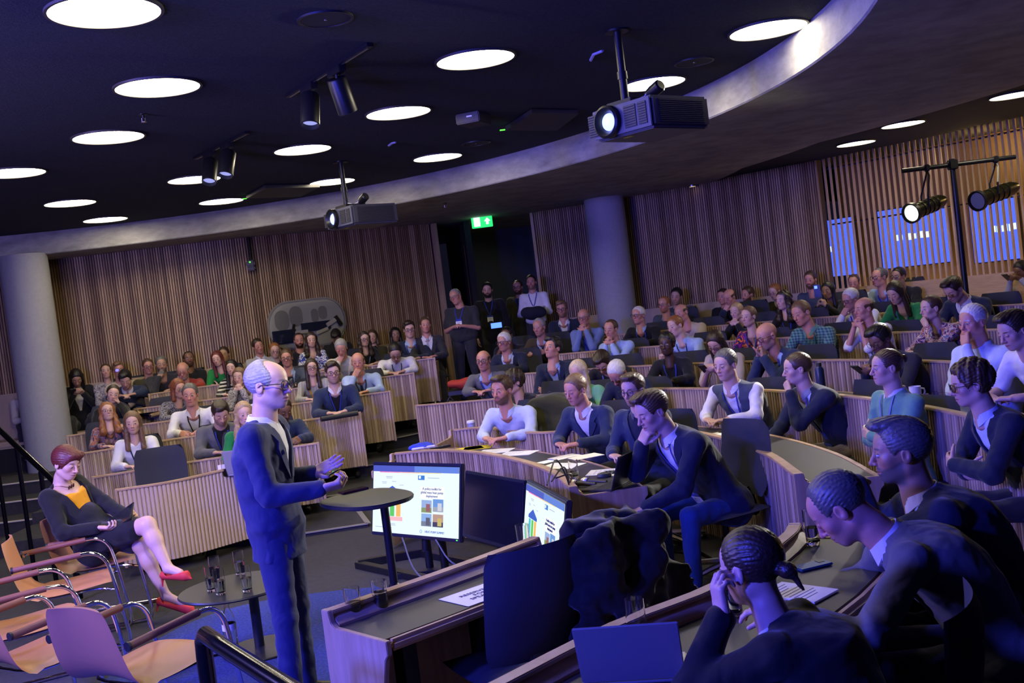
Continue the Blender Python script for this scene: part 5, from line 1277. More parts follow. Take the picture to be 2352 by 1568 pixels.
# ================================================================== stage: rug, rails, side table, monitors, chairs
def local_mb(): return MB()
def txt(name, s, size, mat, parent, loc, M=None, ext=.0008, align='CENTER'):
    cu = bpy.data.curves.new('text', 'FONT'); cu.body = s; cu.size = size; cu.extrude = ext; cu.align_x = align; cu.align_y = 'CENTER'; cu.resolution_u = 2
    o = bpy.data.objects.new('text', cu); COL.objects.link(o); dg = bpy.context.evaluated_depsgraph_get(); me = bpy.data.meshes.new_from_object(o.evaluated_get(dg)); bpy.data.objects.remove(o)
    r = link(name, me, mat, parent); mm = Matrix.Translation(loc) @ (M if M is not None else Matrix.Identity(4)); r.matrix_local = mm; return r
mt, nt, b = nodes('rug_blue'); RUGM = mt
tc = N(nt, 'ShaderNodeTexCoord'); ns = N(nt, 'ShaderNodeTexNoise', i_Scale=55., i_Detail=6., i_Roughness=.7); lk(nt, tc.outputs['Object'], ns.inputs['Vector'])
rp = N(nt, 'ShaderNodeValToRGB'); rp.color_ramp.elements[0].color = (.012, .02, .12, 1); rp.color_ramp.elements[1].color = (.07, .11, .45, 1); rp.color_ramp.elements[0].position = .3; rp.color_ramp.elements[1].position = .72
lk(nt, ns.outputs['Fac'], rp.inputs[0]); lk(nt, rp.outputs[0], b.inputs['Base Color']); b.inputs['Roughness'].default_value = .95; bp_ = N(nt, 'ShaderNodeBump', i_Strength=1., i_Distance=.02); lk(nt, ns.outputs['Fac'], bp_.inputs['Height']); lk(nt, bp_.outputs[0], b.inputs['Normal'])
E_ = []
for i in range(64):
    a = 2*PI*i/64; c, s = math.cos(a), math.sin(a); E_.append((-1.62+1.02*math.copysign(abs(c)**.7, c), 5.95+1.6*math.copysign(abs(s)**.7, s)))
rg = empty('rug', (-1.62, 5.95, 0)); P2 = [(x+1.62, y-5.95) for x, y in E_]
MB().prism(None, [(x, y, .001) for x, y in P2], [(x, y, .018) for x, y in P2]).build('pile', RUGM, rg, bevel=.006); tag(rg, 'royal blue shaggy rug under the standing speaker', 'rug')
MB().tube([(x, y, .006) for x, y in P2]+[(*P2[0], .006)], .006, 6).build('bound_edge', plain('rug_edge', (.01, .015, .06), .9), rg)
# handrails
RAILM = plain('black_gloss_rail', (.02, .02, .025), .18, .9)
r1 = tag(empty('handrail', (-3.65, 8.27, 0)), 'black stair handrail climbing away beside the left concrete column', 'handrail')
MB().tube([(0, 0, .02), (0, 0, .80), (-.02, .02, .875), (-.08, .08, .93), (-.78, .90, 1.24), (-1.5, 1.75, 1.56)], .026, 12).build('rail', RAILM, r1, smooth=True)
for k, (dx, dy, zt) in enumerate(((-.36, .42, 1.02), (-.74, .86, 1.2), (-1.2, 1.4, 1.4))): MB().tube([(dx, dy, 0.0), (dx, dy, zt)], .020, 10).build('post', RAILM, r1, smooth=True)
p0 = at_z(462, 1447, .93); r2 = tag(empty('handrail', (p0[0], p0[1], 0)), 'dark polished handrail in front of the rug, running to the bottom edge', 'handrail')
d_ = Vector((.47, -.74, 0)).normalized()
MB().tube([(0, 0, .01), (0, 0, .84), tuple(d_*.008+Vector((0, 0, .895))), tuple(d_*.05+Vector((0, 0, .925))), tuple(d_*.25+Vector((0, 0, .925))), tuple(d_*1.6+Vector((0, 0, .95)))], .030, 16).build('rail', plain('polished_rail', (.06, .06, .07), .16, .95), r2, smooth=True)
q = d_*1.45; MB().tube([(q.x, q.y, .0), (q.x, q.y, .94)], .028, 12).build('post', RAILM, r2, smooth=True)
# side steps at far left
for i, (y, z) in enumerate(((11.9, .15), (12.45, .3), (13.0, .45))):
    s = tag(MB().box((-6.35, y+.6, z/2), (1.75, 1.3, z)).build('floor', CARPET), kind='structure')
    tag(MB().box((-6.35, y-.045, z+.002), (1.75, .045, .012)).build('trim_%d' % (10+i), plain('bright_nosing', (.55, .5, .42), .5), s), kind='structure')
# side table, glasses and bottle
ST = (-1.86, 6.38)
t = tag(empty('side_table', (*ST, .018)), 'low round black side table holding five water glasses, behind the speaker', 'table')
TB = plain('black_table', (.022, .021, .021), .35, bump=.02, bscale=300)
MB().lathe([(0, .385), (.34, .385), (.347, .393), (.34, .402), (0, .402)], 56).build('table_top', TB, t, smooth=True)
MB().tube([(.09, .02, .012), (.09, .02, .385)], .03, 20).build('column', TB, t, smooth=True); MB().lathe([(0, 0), (.24, 0), (.245, .006), (.24, .012), (0, .012)], 48, (.12, -.02, 0)).build('base', TB, t, smooth=True)
GC = {}
def glass(x, y, z, r, h, kind, label, fill=0, group=None):
    rt = tag(empty('water_glass', (x, y, z)), label, 'glass', group); key = (kind, round(h, 3), round(r, 3), fill)
    if key not in GC:
        w = .0022; n = 10
        def rad(u): return r*(.80+.20*math.sin(min(1, u*1.25)*PI*.62)/math.sin(PI*.5)) if kind == 'barrel' else r*(.90+.10*u)
        bt = .016 if kind == 'barrel' else .022
        prof = [(0, 0), (rad(0)*.92, 0)]+[(rad(i/n), .003+(h-.003)*i/n) for i in range(n+1)]+[(rad(1)-w, h)]+[(rad(i/n)-w, .003+(h-.003)*i/n) for i in range(n-1, 0, -1) if (h*i/n) > bt+.004]+[(rad(.1)-w-.002, bt), (0, bt)]
        a = MB().lathe(prof, 28).build('tumbler', GLASS, rt, smooth=True); b_ = None
        if fill:
            zt = bt+(h-bt)*fill; pr = [(0, bt+.0005)]+[(rad((bt+.001+(zt-bt)*i/6)/h)-w-.0004, bt+.001+(zt-bt-.001)*i/6) for i in range(7)]+[(0, zt)]
            b_ = MB().lathe(pr, 28).build('water', WATER, rt, smooth=True)
        GC[key] = (a, b_)
    else:
        for x_ in GC[key]:
            if x_ is not None: c = x_.copy(); COL.objects.link(c); c.parent = rt
    return rt
zt = .018+.402
for u, v, lb in ((488, 1358, 'leftmost water glass on the low side table'), (497, 1333, 'water glass at the back left of the low side table'), (508, 1366, 'water glass nearest the rim of the low side table'), (553, 1320, 'water glass at the back right of the low side table'), (569, 1359, 'rightmost water glass on the low side table')):
    p = at_z(u, v, zt); glass(p[0], p[1], zt+.0005, .034, .155, 'barrel', lb, .5)
p = at_z(533, 1487, .018); bt = tag(empty('water_bottle', (p[0], p[1], .019)), 'clear swing top glass bottle standing on the blue rug', 'bottle')
MB().lathe([(0, 0), (.040, 0), (.043, .006), (.043, .16), (.036, .20), (.017, .245), (.0155, .285), (.019, .288), (.019, .30), (.012, .30), (.012, .25), (.033, .198), (.040, .16), (.040, .012), (0, .012)], 32).build('glass_body', GLASS, bt, smooth=True)
MB().lathe([(0, .0125), (.0395, .0125), (.0395, .12), (0, .12)], 28).build('water', WATER, bt, smooth=True); MB().lathe([(0, .286), (.012, .286), (.014, .30), (.016, .31), (.010, .322), (0, .322)], 20).build('stopper', plain('white_ceramic', (.7, .7, .68), .3), bt, smooth=True)
MB().lathe([(.0432, .115), (.0436, .115), (.0436, .155), (.0432, .155)], 28, close=True).build('paper_band', PAPER, bt, smooth=True); MB().tube([(.02, 0, .27), (.026, 0, .29), (.018, 0, .312)], .0015, 6).build('clip_wire', STEEL, bt)
# speaker table with phone
hz = 1.06; pc = (at_z(740, 1150, hz)+at_z(937, 1142, hz)+at_z(850, 1119, hz)+at_z(800, 1166, hz))/4
t = tag(empty('lectern_table', (pc[0]+.03, pc[1], 0)), 'slim black lectern table with rounded top in front of the speaker', 'table')
po = []
for i in range(48):
    a = 2*PI*i/48; c, s = math.cos(a), math.sin(a); po.append((.205*math.copysign(abs(c)**.75, c)*(1+.10*s), .26*math.copysign(abs(s)**.8, s)))
ra = math.radians(38); po = [(x*math.cos(ra)-y*math.sin(ra), x*math.sin(ra)+y*math.cos(ra)) for x, y in po]
MB().prism(None, [(x*.97, y*.97, hz-.022) for x, y in po], [(x, y, hz) for x, y in po]).build('table_top', plain('lectern_top', (.035, .035, .034), .42), t, bevel=.006)
MB().tube([(.07, .03, .02), (.07, .03, hz-.02)], .021, 20).build('column', BLACK, t, smooth=True); MB().lathe([(.021, .0), (.036, .0), (.036, .02), (.030, .60), (.021, .61)], 24, (.07, .03, 0)).build('lift_sleeve', BLACK, t, smooth=True)
MB().lathe([(0, 0), (.25, 0), (.255, .006), (.24, .014), (0, .014)], 40, (.07, .03, 0)).build('base', BLACK, t, smooth=True)
def slab(name, cx, cy, cz, w, d, h, rz, mat, label, cat, parts=None, bev=.002, group=None, tilt=None):
    rt = tag(empty(name, (cx, cy, cz), rz), label, cat, group); MB().box((0, 0, h/2), (w, d, h)).build('body' if parts is None else parts, mat, rt, bevel=bev); return rt
p = at_z(812, 1128, hz); ph = slab('phone', p[0], p[1], hz+.0005, .152, .074, .009, .62, plain('plum_case', (.10, .012, .025), .3), 'phone in a plum red case lying on the lectern table', 'phone', 'case', .004)
MB().box((0, 0, .0095), (.144, .067, .001)).build('screen', plain('phone_glass', (.015, .015, .018), .08), ph)
# monitors on a low floor stand
SCRW = emit('slide_white', (.80, .93, 1), .95)
def E3(c, s=.9): return emit('slide_%d_%d_%d' % tuple(int(x*99) for x in c), c, s)
def slide(rt, W, H, y):
    n = [0]
    def rect(name, x, z, w, h, m, k=1, par=None):
        return MB().box((x, y-.0012*k, z), (w, .001, h)).build(name, m, par or rt)
    pg = rect('slide', 0, 0, W, H, SCRW, 0)
    rect('slide_header', 0, H*.455, W, H*.09, E3((.06, .10, .55), .8), 1, pg); rect('header_glow', W*.25, H*.455, W*.5, H*.088, E3((.12, .25, .75), .8), 2, pg)
    for i in range(6): rect('accent_line', -W*.36+i*W*.12, H*.403, W*.12, H*.012, E3([(.9, .1, .45), (.95, .2, .4), (.95, .4, .3), (.95, .55, .2), (.95, .7, .2), (.9, .8, .3)][i], .9), 1, pg)
    ax = -W*.26
    def poly(name, pts, m, k=2): MB().prism(None, [(x, y-.0012*k, z) for x, z in pts], [(x, y-.0012*k-.001, z) for x, z in pts]).build(name, m, pg)
    poly('roof_shape', [(ax-W*.115, H*.06), (ax+W*.115, H*.06), (ax+W*.115, H*.10), (ax, H*.20), (ax-W*.115, H*.10)], E3((.02, .10, .55)))
    for i, c in enumerate(((.05, .55, .60), (.10, .60, .05), (.95, .50, .05))): rect('pillar_shape', ax+(-.075+.075*i)*W, -H*.10, W*.052, H*.30, E3(c), 2, pg)
    rect('base_shape', ax, -H*.285, W*.25, H*.06, E3((.95, .50, .50)), 2, pg)
    rect('logo_mark', W*.08, H*.335, W*.075, H*.065, E3((.03, .20, .60)), 2, pg); rect('logo_mark', W*.065, H*.34, W*.022, H*.04, SCRW, 3, pg)
    rect('caption_panel', W*.205, H*.12, W*.27, H*.17, E3((.95, .98, 1), 1.0), 2, pg)
    INK = plain('slide_ink', (.02, .05, .12), .6); M4 = Matrix.Rotation(PI/2, 4, 'X')
    txt('slide_title', 'A policy toolkit for\nglobal mass heat pump\ndeployment', H*.052, INK, pg, (W*.205, y-.004, H*.125), M4)
    txt('slide_footer', 'HEAT PUMP SUMMIT', H*.045, E3((.03, .12, .5)), pg, (W*.24, y-.004, -H*.44), M4); 
    MB().tube([(W*.085+.011*math.cos(a*PI/5), y-.003, -H*.44+.011*math.sin(a*PI/5)) for a in range(11)], .0015, 5).build('footer_ring', E3((.05, .3, .7)), pg)
    for (x, z, w, h) in ((-.30, .335, .08, .012), (-.30, .315, .07, .01), (-.36, .255, .06, .01), (-.36, .235, .05, .01), (-.24, .265, .05, .01), (-.15, .215, .05, .01), (.22, .335, .13, .012), (-.26, -.36, .08, .01), (-.26, -.38, .09, .01), (-.36, -.42, .2, .01)): rect('small_print', x*W, z*H, w*W, h*H, E3((.55, .66, .72), .8), 2, pg)
    for (x, z, ca, cb, cc) in ((.145, -.075, (.35, .5, .8), (.30, .42, .08), (.40, .14, .08)), (.275, -.055, (.15, .35, .75), (.45, .50, .55), (.8, .82, .85)), (.145, -.27, (.30, .50, .85), (.22, .28, .32), (.12, .13, .12)), (.275, -.27, (.55, .35, .2), (.05, .05, .06), (.75, .6, .1))):
        rect('photo', x*W, z*H, W*.115, H*.18, E3(ca, .8), 2, pg); rect('photo_ground', x*W, (z-.055)*H, W*.115, H*.07, E3(cb, .7), 3, pg); rect('photo_subject', (x+.02)*W, (z-.02)*H, W*.045, H*.11, E3(cc, .7), 4, pg)
BEZ = plain('monitor_bezel', (.012, .014, .03), .3)
MT = [(-1.185, 7.86), (-.46, 7.19), (-.045, 6.47), (.165, 5.62)]
for i in range(3):
    (xa, ya), (xb, yb) = MT[i], MT[i+1]; L_ = math.hypot(xb-xa, yb-ya); an = math.atan2(yb-ya, xb-xa); cx, cy = (xa+xb)/2, (ya+yb)/2
    W = L_-.03; H = W*.5625; tl = math.radians(11)
    rt = tag(empty('stage_monitor', (cx, cy, .60)), ['lit stage monitor showing the slide, left of the three floor screens', 'dark switched off stage monitor between the two lit ones', 'lit stage monitor showing the slide, partly hidden by the near desk'][i], 'monitor'); rt.rotation_euler = (-tl, 0, an)
    MB().box((0, .0, 0), (W, .035, H)).build('housing', BEZ, rt, bevel=.006); MB().box((0, .035, 0), (W*.5, .05, H*.5)).build('rear_cover', BLKPL, rt, bevel=.01)
    MB().box((0, -.018, .004), (W-.034, .004, H-.044)).build('screen', plain('screen_off', (.008, .009, .022), .12), rt)
    if i != 1: slide(rt, W-.038, H-.05, -.022)
    MB().box((W*.46, -.018, -H*.475), (.012, .006, .006)).build('power_light', emit('green_led', (.1, 1, .05), 2.) if i == 0 else emit('blue_led', (.3, .3, 1), 2.), rt)
    MB().tube([(0, .07, -H*.1), (0, .10, -.36)], .03, 12).build('support_pole', BLACK, rt, smooth=True)
sx0, sy0 = -.62, 7.55
st = tag(empty('monitor_stand', (sx0, sy0, 0)), 'black angled floor frame carrying the three stage monitors', 'stand')
for (a, b_, w, h) in (((-.80, .68), (-.02, -.25), .07, .05), ((-.80, .68), (-.30, .80), .06, .06), ((-.30, .80), (.25, .1), .06, .05), ((-.45, .2), (.25, .15), .09, .04), ((-.02, -.25), (.70, -.7), .06, .05), ((.25, .1), (.75, -.65), .06, .05)):
    dx, dy = b_[0]-a[0], b_[1]-a[1]; MB().box(((a[0]+b_[0])/2, (a[1]+b_[1])/2, h/2), (math.hypot(dx, dy), w, h), math.atan2(dy, dx)).build('foot_bar', BLACK, st, bevel=.004)
for (x, y) in ((-.2, .28), (-.08, .2)): MB().tube([(x, y, .03), (x, y, .42)], .03, 12).build('upright', BLACK, st, smooth=True)
CAB = plain('grey_cable', (.10, .11, .14), .5)
def cable(pts, r, mat, label):
    P = [Vector(p) for p in pts]; P = [P[0]*2-P[1]]+P+[P[-1]*2-P[-2]]; out = []
    for i in range(1, len(P)-2):
        for j in range(6):
            u = j/6; a, b2, c, d = P[i-1:i+3]; out.append(.5*((2*b2)+(c-a)*u+(2*a-5*b2+4*c-d)*u*u+(3*b2-a-3*c+d)*u**3))
    out.append(P[-2]); return tag(MB().tube(out, r, 6).build('cable', mat, None, smooth=True), label, 'cable')
cable([(-.95, 7.45, .36), (-.85, 7.2, .16), (-.6, 6.95, .02), (-.35, 6.9, .03), (-.4, 7.15, .10), (-.6, 7.2, .2), (-.7, 7.3, .35)], .006, CAB, 'grey cable looping under the lit left stage monitor')
for k in range(3): cable([(.10+.03*k, 6.1+.1*k, .85), (.18+.04*k, 6.35, .95-.05*k), (.25, 6.5+.06*k, .7), (.22+.03*k, 6.45, .35), (.16, 6.3+.1*k, .05)], .005, BLKPL, ['black cable arching highest off the right stage monitor', 'black cable, middle of three behind the right stage monitor', 'black cable hanging lowest behind the right stage monitor'][k])
fc = tag(empty('equipment_case', (.17, 6.28, 0)), 'black equipment case on the floor behind the right stage monitor', 'case')
MB().box((0, 0, .20), (.30, .34, .40)).build('body', BLKPL, fc, bevel=.01); MB().tube([(-.08, -.18, .28), (-.04, -.205, .25), (.04, -.205, .25), (.08, -.18, .28)], .008, 8).build('handle', STEEL, fc, smooth=True)
# cantilever leather chairs
TAN = plain('tan_leather', (.46, .205, .10), .42, bump=.06, bscale=120); TANB = plain('brown_leather', (.21, .075, .045), .5, bump=.1, bscale=150); PUR = plain('chair_shell_back', (.33, .12, .07), .45)
def cantilever():
    rt = empty('cantilever_chair'); nu, nv_ = 14, 22; vs = []; fs = []
    prof = [(.285, .452, .20), (.25, .462, .235), (.15, .452, .25), (0, .440, .253), (-.12, .438, .252), (-.19, .455, .25), (-.235, .51, .246), (-.262, .60, .240), (-.285, .70, .228), (-.30, .78, .212), (-.305, .815, .185)]
    ys, zs, ws = zip(*prof); tt = np.linspace(0, len(prof)-1, nv_+1); Y = np.interp(tt, range(len(prof)), ys); Z = np.interp(tt, range(len(prof)), zs); Wd = np.interp(tt, range(len(prof)), ws)
    Y = np.convolve(np.pad(Y, 1, 'edge'), [.25, .5, .25], 'valid'); Z = np.convolve(np.pad(Z, 1, 'edge'), [.25, .5, .25], 'valid')
    for sd in (0, 1):
        for j in range(nv_+1):
            k0, k1 = max(j-1, 0), min(j+1, nv_); tx, tz = Y[k1]-Y[k0], Z[k1]-Z[k0]; l_ = math.hypot(tx, tz); nx, nz = tz/l_, -tx/l_   # outward (back/below)
            for i in range(nu+1):
                u = 2*i/nu-1; cup = .035*u*u*(1 if tt[j] > 4.5 else .35); o = (.007 if sd else -.007)*(1-abs(u)**8)
                vs.append((u*Wd[j], Y[j]+nx*(o)*1-nx*cup*1., Z[j]+nz*o-nz*cup))
    n1 = (nu+1)*(nv_+1)
    for j in range(nv_):
        for i in range(nu):
            a = j*(nu+1)+i; fs += [(a, a+1, a+nu+2, a+nu+1), (n1+a, n1+a+nu+1, n1+a+nu+2, n1+a+1)]
    for j in range(nv_):
        for i in (0, nu): a = j*(nu+1)+i; fs.append((a, a+nu+1, n1+a+nu+1, n1+a))
    for i in range(nu):
        for j in (0, nv_): a = j*(nu+1)+i; fs.append((a, a+1, n1+a+1, n1+a))
    MB().add(vs, fs).build('seat_shell', TAN, rt, smooth=True)
    R_ = .0125
    def cur(pts, k=6):
        P = [Vector(p) for p in pts]; P = [P[0]*2-P[1]]+P+[P[-1]*2-P[-2]]; out = []
        for i in range(1, len(P)-2):
            for j in range(k): t_ = j/k; a, b_, c, d = P[i-1:i+3]; out.append(.5*((2*b_)+(c-a)*t_+(2*a-5*b_+4*c-d)*t_*t_+(3*b_-a-3*c+d)*t_**3))
        return out+[P[-2]]
    half = lambda s: [(s*.275, -.26, .645), (s*.275, -.05, .655), (s*.275, .12, .664), (s*.275, .20, .655), (s*.275, .255, .61), (s*.275, .285, .52), (s*.275, .325, .25), (s*.275, .345, .09), (s*.275, .33, .03), (s*.275, .28, .014), (s*.275, .10, .013), (s*.275, -.20, .013), (s*.262, -.265, .013), (s*.22, -.30, .013), (s*.1, -.302, .013)]
    MB().tube(cur(half(1))+cur(half(-1))[::-1], R_, 12).build('frame', CHROME, rt, smooth=True)
    for s in (1, -1):
        MB().tube([(s*.275, -.285, .643), (s*.275, -.05, .656), (s*.275, .12, .6645)], .0185, 12).build('armrest', TANB, rt, smooth=True)
        MB().tube(cur([(s*.275, .305, .40), (s*.262, .28, .405), (s*.22, .18, .415), (s*.20, -.10, .410), (s*.1, -.16, .410), (0, -.165, .41)]), .009, 8).build('seat_rail', CHROME, rt, smooth=True)
        MB().lathe([(0, -.006), (.022, -.006), (.022, .006), (0, .006)], 12, (s*.275, -.288, .643), Matrix.Rotation(PI/2, 3, 'X')).build('end_cap', BLKPL, rt, smooth=True)
        MB().tube([(s*.275, -.24, .64), (s*.225, -.272, .635)], .010, 8).build('bracket', CHROME, rt, smooth=True)
    return rt
cp = None
for x, y, a, lb in ((-1.93, 4.97, 59, 'nearest tan leather chair, its back to the camera'), (-2.63, 5.39, 56, 'tan leather chair left of the nearest one, cut by the edge'), (-3.0, 6.04, 28, 'tan leather chair whose seat shows between two others'), (-3.12, 6.93, 19, 'tan leather chair with its bare seat and backrest facing the camera'), (-3.16, 7.62, 10, 'tan leather chair on which the person in yellow sits')):
    c = cantilever() if cp is None else copy_tree(cp); cp = cp or c; c.location = (x, y, 0); c.rotation_euler = (0, 0, math.radians(a-90)); tag(c, lb, 'chair', 'tan leather chairs of the panel')
# ================================================================== principal figures
def gp(u, v, y): return at_y(u, v, y)
# --- the speaker
ZSK = 5.3; H = gp(619, 884, ZSK); ac = math.atan2(-H[1], -H[0])
d = dict(head=H, floor=.018, pitch=4, roll=0, label='person speaking on the rug in a navy suit and glasses, holding a clicker', skin='P', hdir=ac+math.radians(62), bdir=ac+math.radians(72), hair=('balding', 'gr'), beard=.15, top=['suit', 'navy'], shirt='wht', coll='wht', pose='down', gl='G', stand=1, res=.0042, gres=.0075, cuff=True, trous='navy', hem=.80, lres=.012, sc=1.04, vneck=.42, lean=-.0,
         armR=dict(p=gp(742, 1122, 5.12), d=(.95, .1, .12), n=(-.1, .5, .9), t='grip', pole=(-.35, -.25, -1)), armL=dict(p=gp(722, 1086, 5.42), d=(.95, -.1, .35), n=(-.2, -.75, .6), t='flat', pole=(-.2, .4, -1)))
CC['navy2'] = (.030, .036, .105); d['top'][1] = 'navy2'; d['trous'] = 'navy2'
SPK = make_person(d)
ck = tag(empty('presentation_clicker', tuple(gp(764, 1084, 5.14))), 'black presentation clicker in the hand of the standing speaker', 'clicker'); ck.rotation_euler = (.5, -.35, .5)
MB().box((0, 0, 0), (.062, .036, .016)).build('body', BLKPL, ck, bevel=.006)
for dx, dy, c in ((-.010, .004, (.9, .08, .03)), (.0, -.008, (.1, .7, .05)), (.018, .006, (.06, .06, .1))): MB().box((dx, dy, .0088), (.011, .009, .002)).build('button', plain('button_%d' % int(c[0]*99), c, .4), ck, bevel=.001)
MB().box((0, -.0185, 0), (.05, .002, .008)).build('trim', plain('yellow_trim', (.7, .6, .02), .4), ck)
lm = SPK.surf(.70, -.085, .030)-SPK.O; MB().lathe([(0, -.012), (.007, -.011), (.008, .006), (.005, .012), (0, .012)], 12, tuple(lm)).build('clip_microphone', BLKPL, SPK.root, smooth=True)
# --- the seated panellist in yellow
ZW = 7.45; H = gp(154, 1064, ZW); ac = math.atan2(-H[1], -H[0])
d = dict(head=H, floor=0, pitch=20, roll=-3, label='person seated in a black jacket, yellow top and red shoes, holding a tablet', fem=1, skin='P', hdir=ac+math.radians(40), bdir=math.radians(-22), hair=('pixie', 'aub'), top=['suit', 'blk'], shirt='yel', scoop=.80, vneck=-.10, vw=.115, chest=1, pose='lap', res=.0046, gres=.008, cuff=False, legs='none', sc=1.02, hip=gp(222, 1232, 7.5), lid=.0,
         armR=dict(p=gp(226, 1212, 7.28), d=(.85, -.15, -.12), n=(-.2, .4, .85), t='loose', pole=(-.5, -.5, -1)), armL=dict(p=gp(302, 1192, 7.52), d=(.3, -.3, .3), n=(-.7, -.3, -.5), t='grip', pole=(-.2, .8, -.8)))
W_ = make_person(d); O = W_.O
hipL, hipR = W_.P+W_.X*.085, W_.P-W_.X*.085
kT, aT, tT = gp(338, 1205, 7.30), gp(386, 1305, 7.22), gp(425, 1314, 7.16)    # crossed upper leg
kB, aB, tB = gp(322, 1248, 7.42), gp(381, 1368, 7.42), gp(436, 1392, 7.36)    # standing leg
def wleg(p):
    q = smin(d_cap(p, hipR, kT, .085, .058), d_cap(p, kT, kT+(aT-kT)*.35, .056, .054), .03); q = smin(q, d_cap(p, kT+(aT-kT)*.3, aT, .054, .034), .03); q = smin(q, d_cap(p, aT, aT+(tT-aT)*.7+np.array([0, 0, -.01]), .034, .026), .02)
    r = smin(d_cap(p, hipL, kB, .085, .060), d_cap(p, kB, kB+(aB-kB)*.35, .056, .053), .03); r = smin(r, d_cap(p, kB+(aB-kB)*.3, aB, .053, .033), .03); r = smin(r, d_cap(p, aB, aB+(tB-aB)*.7, .033, .024), .02)
    return np.minimum(q, r)
pts = np.array([hipL, hipR, kT, aT, tT, kB, aB, tB]); V, F = sdf_mesh('bare_legs', wleg, pts.min(0)-.12, pts.max(0)+.12, .009); o = W_.out('bare_legs', V, F, SKIN, SKC['P'], {'hp': np.full((len(V), 3), 9.)})
o['hairc'] = [0., 0, 0]; o['beard'] = 0.
def skirt(p):
    d_ = smin(d_cap(p, hipR, hipR+(kT-hipR)*.74, .115, .088), d_cap(p, hipL, hipL+(kB-hipL)*.78, .115, .090), .05); d_ = smin(d_, d_cap(p, W_.P+W_.S*.14, W_.P-W_.S*.02, .135), .06); return d_+wob(p, 30, .004, 4)
V, F = sdf_mesh('skirt', skirt, pts.min(0)-.2, pts.max(0)+.25, .011); W_.out('skirt', V, F, CL[''], CC['blk'])
RED = plain('red_suede', (.62, .035, .03), .7)
for a_, t_ in ((aT, tT), (aB, tB)):
    dv = hat(t_-a_); dn = np.array([0, 0, -1.]); sd = hat(np.cross(dv, dn)); dn = np.cross(sd, dv)*(1 if np.cross(sd, dv)[2] < 0 else -1); heel = a_+dn*.055-dv*.035
    toe = t_+dv*.055+dn*.035
    def shoe(p):
        q = smin(d_cap(p, heel, t_+dn*.022, .030, .036), d_cap(p, t_+dn*.022, toe, .034, .007), .012); top = d_cap(p, heel-dn*.04+dv*.05, t_-dn*.045+dv*.0, .040, .036); return smax(q, -top, .006)
    pt = np.array([heel, toe, t_]); V, F = sdf_mesh('shoe', shoe, pt.min(0)-.06, pt.max(0)+.06, .006); W_.out('shoe', V, F, RED, (1, 1, 1))
    MB().tube([tuple(heel+dn*.022-dv*.012-O), tuple(heel+dn*.058-dv*.012-O), tuple(heel+dn*.085-dv*.010-O)], [.013, .007, .005], 8).build('heel', RED, W_.root, smooth=True)
nk = MB().tube([tuple(W_.surf(t, x, .004)-O) for t, x in ((1.0, .06), (.95, .052), (.90, .035), (.865, .01), (.86, -.01), (.90, -.035), (.95, -.052), (1.0, -.06))], .002, 6).build('necklace', plain('bronze', (.25, .12, .05), .3, 1), W_.root)
for i in range(6): MB().box(tuple(W_.surf(.858+.012*(i % 2), -.03+.012*i, .007)-O), (.009, .005, .02)).build('pendant', MATS['bronze'], W_.root, bevel=.001)
MB().lathe([(0, -.009), (.010, -.009), (.010, .009), (0, .009)], 12, tuple(W_.hd(-.080, -.012, -.048)-O), Matrix.Rotation(PI/2, 3, 'X')).build('earring', BLKPL, W_.root, smooth=True)
a, e, t_ = W_.arms[-1]; u = hat(t_-e); MB().tube([tuple(t_-u*.03-O), tuple(t_-u*.022-O)], .031, 14, False).build('bracelet', plain('red_band', (.5, .08, .04), .4), W_.root, smooth=True)
tp = gp(275, 1192, 7.36); tb = tag(empty('tablet', tuple(tp)), 'black tablet in a folded cover in the lap of the person in yellow', 'tablet'); tb.rotation_euler = (.65, -.48, -.25)
MB().box((0, 0, 0), (.25, .17, .010)).build('body', BLKPL, tb, bevel=.004); MB().box((0, -.02, -.012), (.24, .13, .006), M=Matrix.Rotation(.15, 3, 'X')).build('folio_cover', plain('cover', (.03, .03, .033), .7), tb, bevel=.002); MB().box((0, 0, .0055), (.232, .152, .001)).build('screen', MATS['phone_glass'], tb)
# --- three writing persons at the nearest desk
def near(label, u, v, Z, yaw, pitch, roll, hair, hc, beard, skin, top, body, **k):
    H = gp(u, v, Z); ac = math.atan2(-H[1], -H[0])
    d = dict(head=H, floor=.03, pitch=pitch, roll=roll, label=label, skin=skin, hdir=ac-math.radians(yaw), bdir=math.radians(body), hair=(hair, hc), beard=beard, top=top, res=.0045, gres=.0085, cuff=True, trous='blk', pose='desk'); d.update(k)
    B = make_person(d); c = B.P-B.f*.03; office_chair(c[0], c[1], .03, d['bdir'], 'dark swivel chair under the '+' '.join(label.replace(',', '').split()[:10])); return B
P95 = near('person with a low brown bun and black jacket, wrist watch, nearest the camera', 1722, 1302, 3.05, 128, 8, 0, 'lowbun', 'dbr', 0, 'P', ['suit', 'blk'], 150, fem=1, shirt='wht', res=.004, lean=.20, bend=.05,
    armL=dict(p=gp(1660, 1412, 2.98), d=(-.05, .10, .95), n=(.9, .3, .1), t='loose', pole=(-.2, -.5, -1)), armR=dict(p=gp(1800, 1400, 3.3), d=(-.8, .5, 0), n=(0, 0, -1)))
a, e, t_ = P95.arms[1]; u = hat(t_-e); MB().tube([tuple(t_-u*.045-P95.O), tuple(t_-u*.022-P95.O)], .033, 16, False).build('wrist_watch', STEEL, P95.root, smooth=True)
MB().tube([tuple(P95.hd(.082+.0*i, -.012+.010*math.sin(i*PI/4), -.050+.012*math.cos(i*PI/4))-P95.O) for i in range(9)], .0018, 6).build('hoop_earring', STEEL, P95.root)
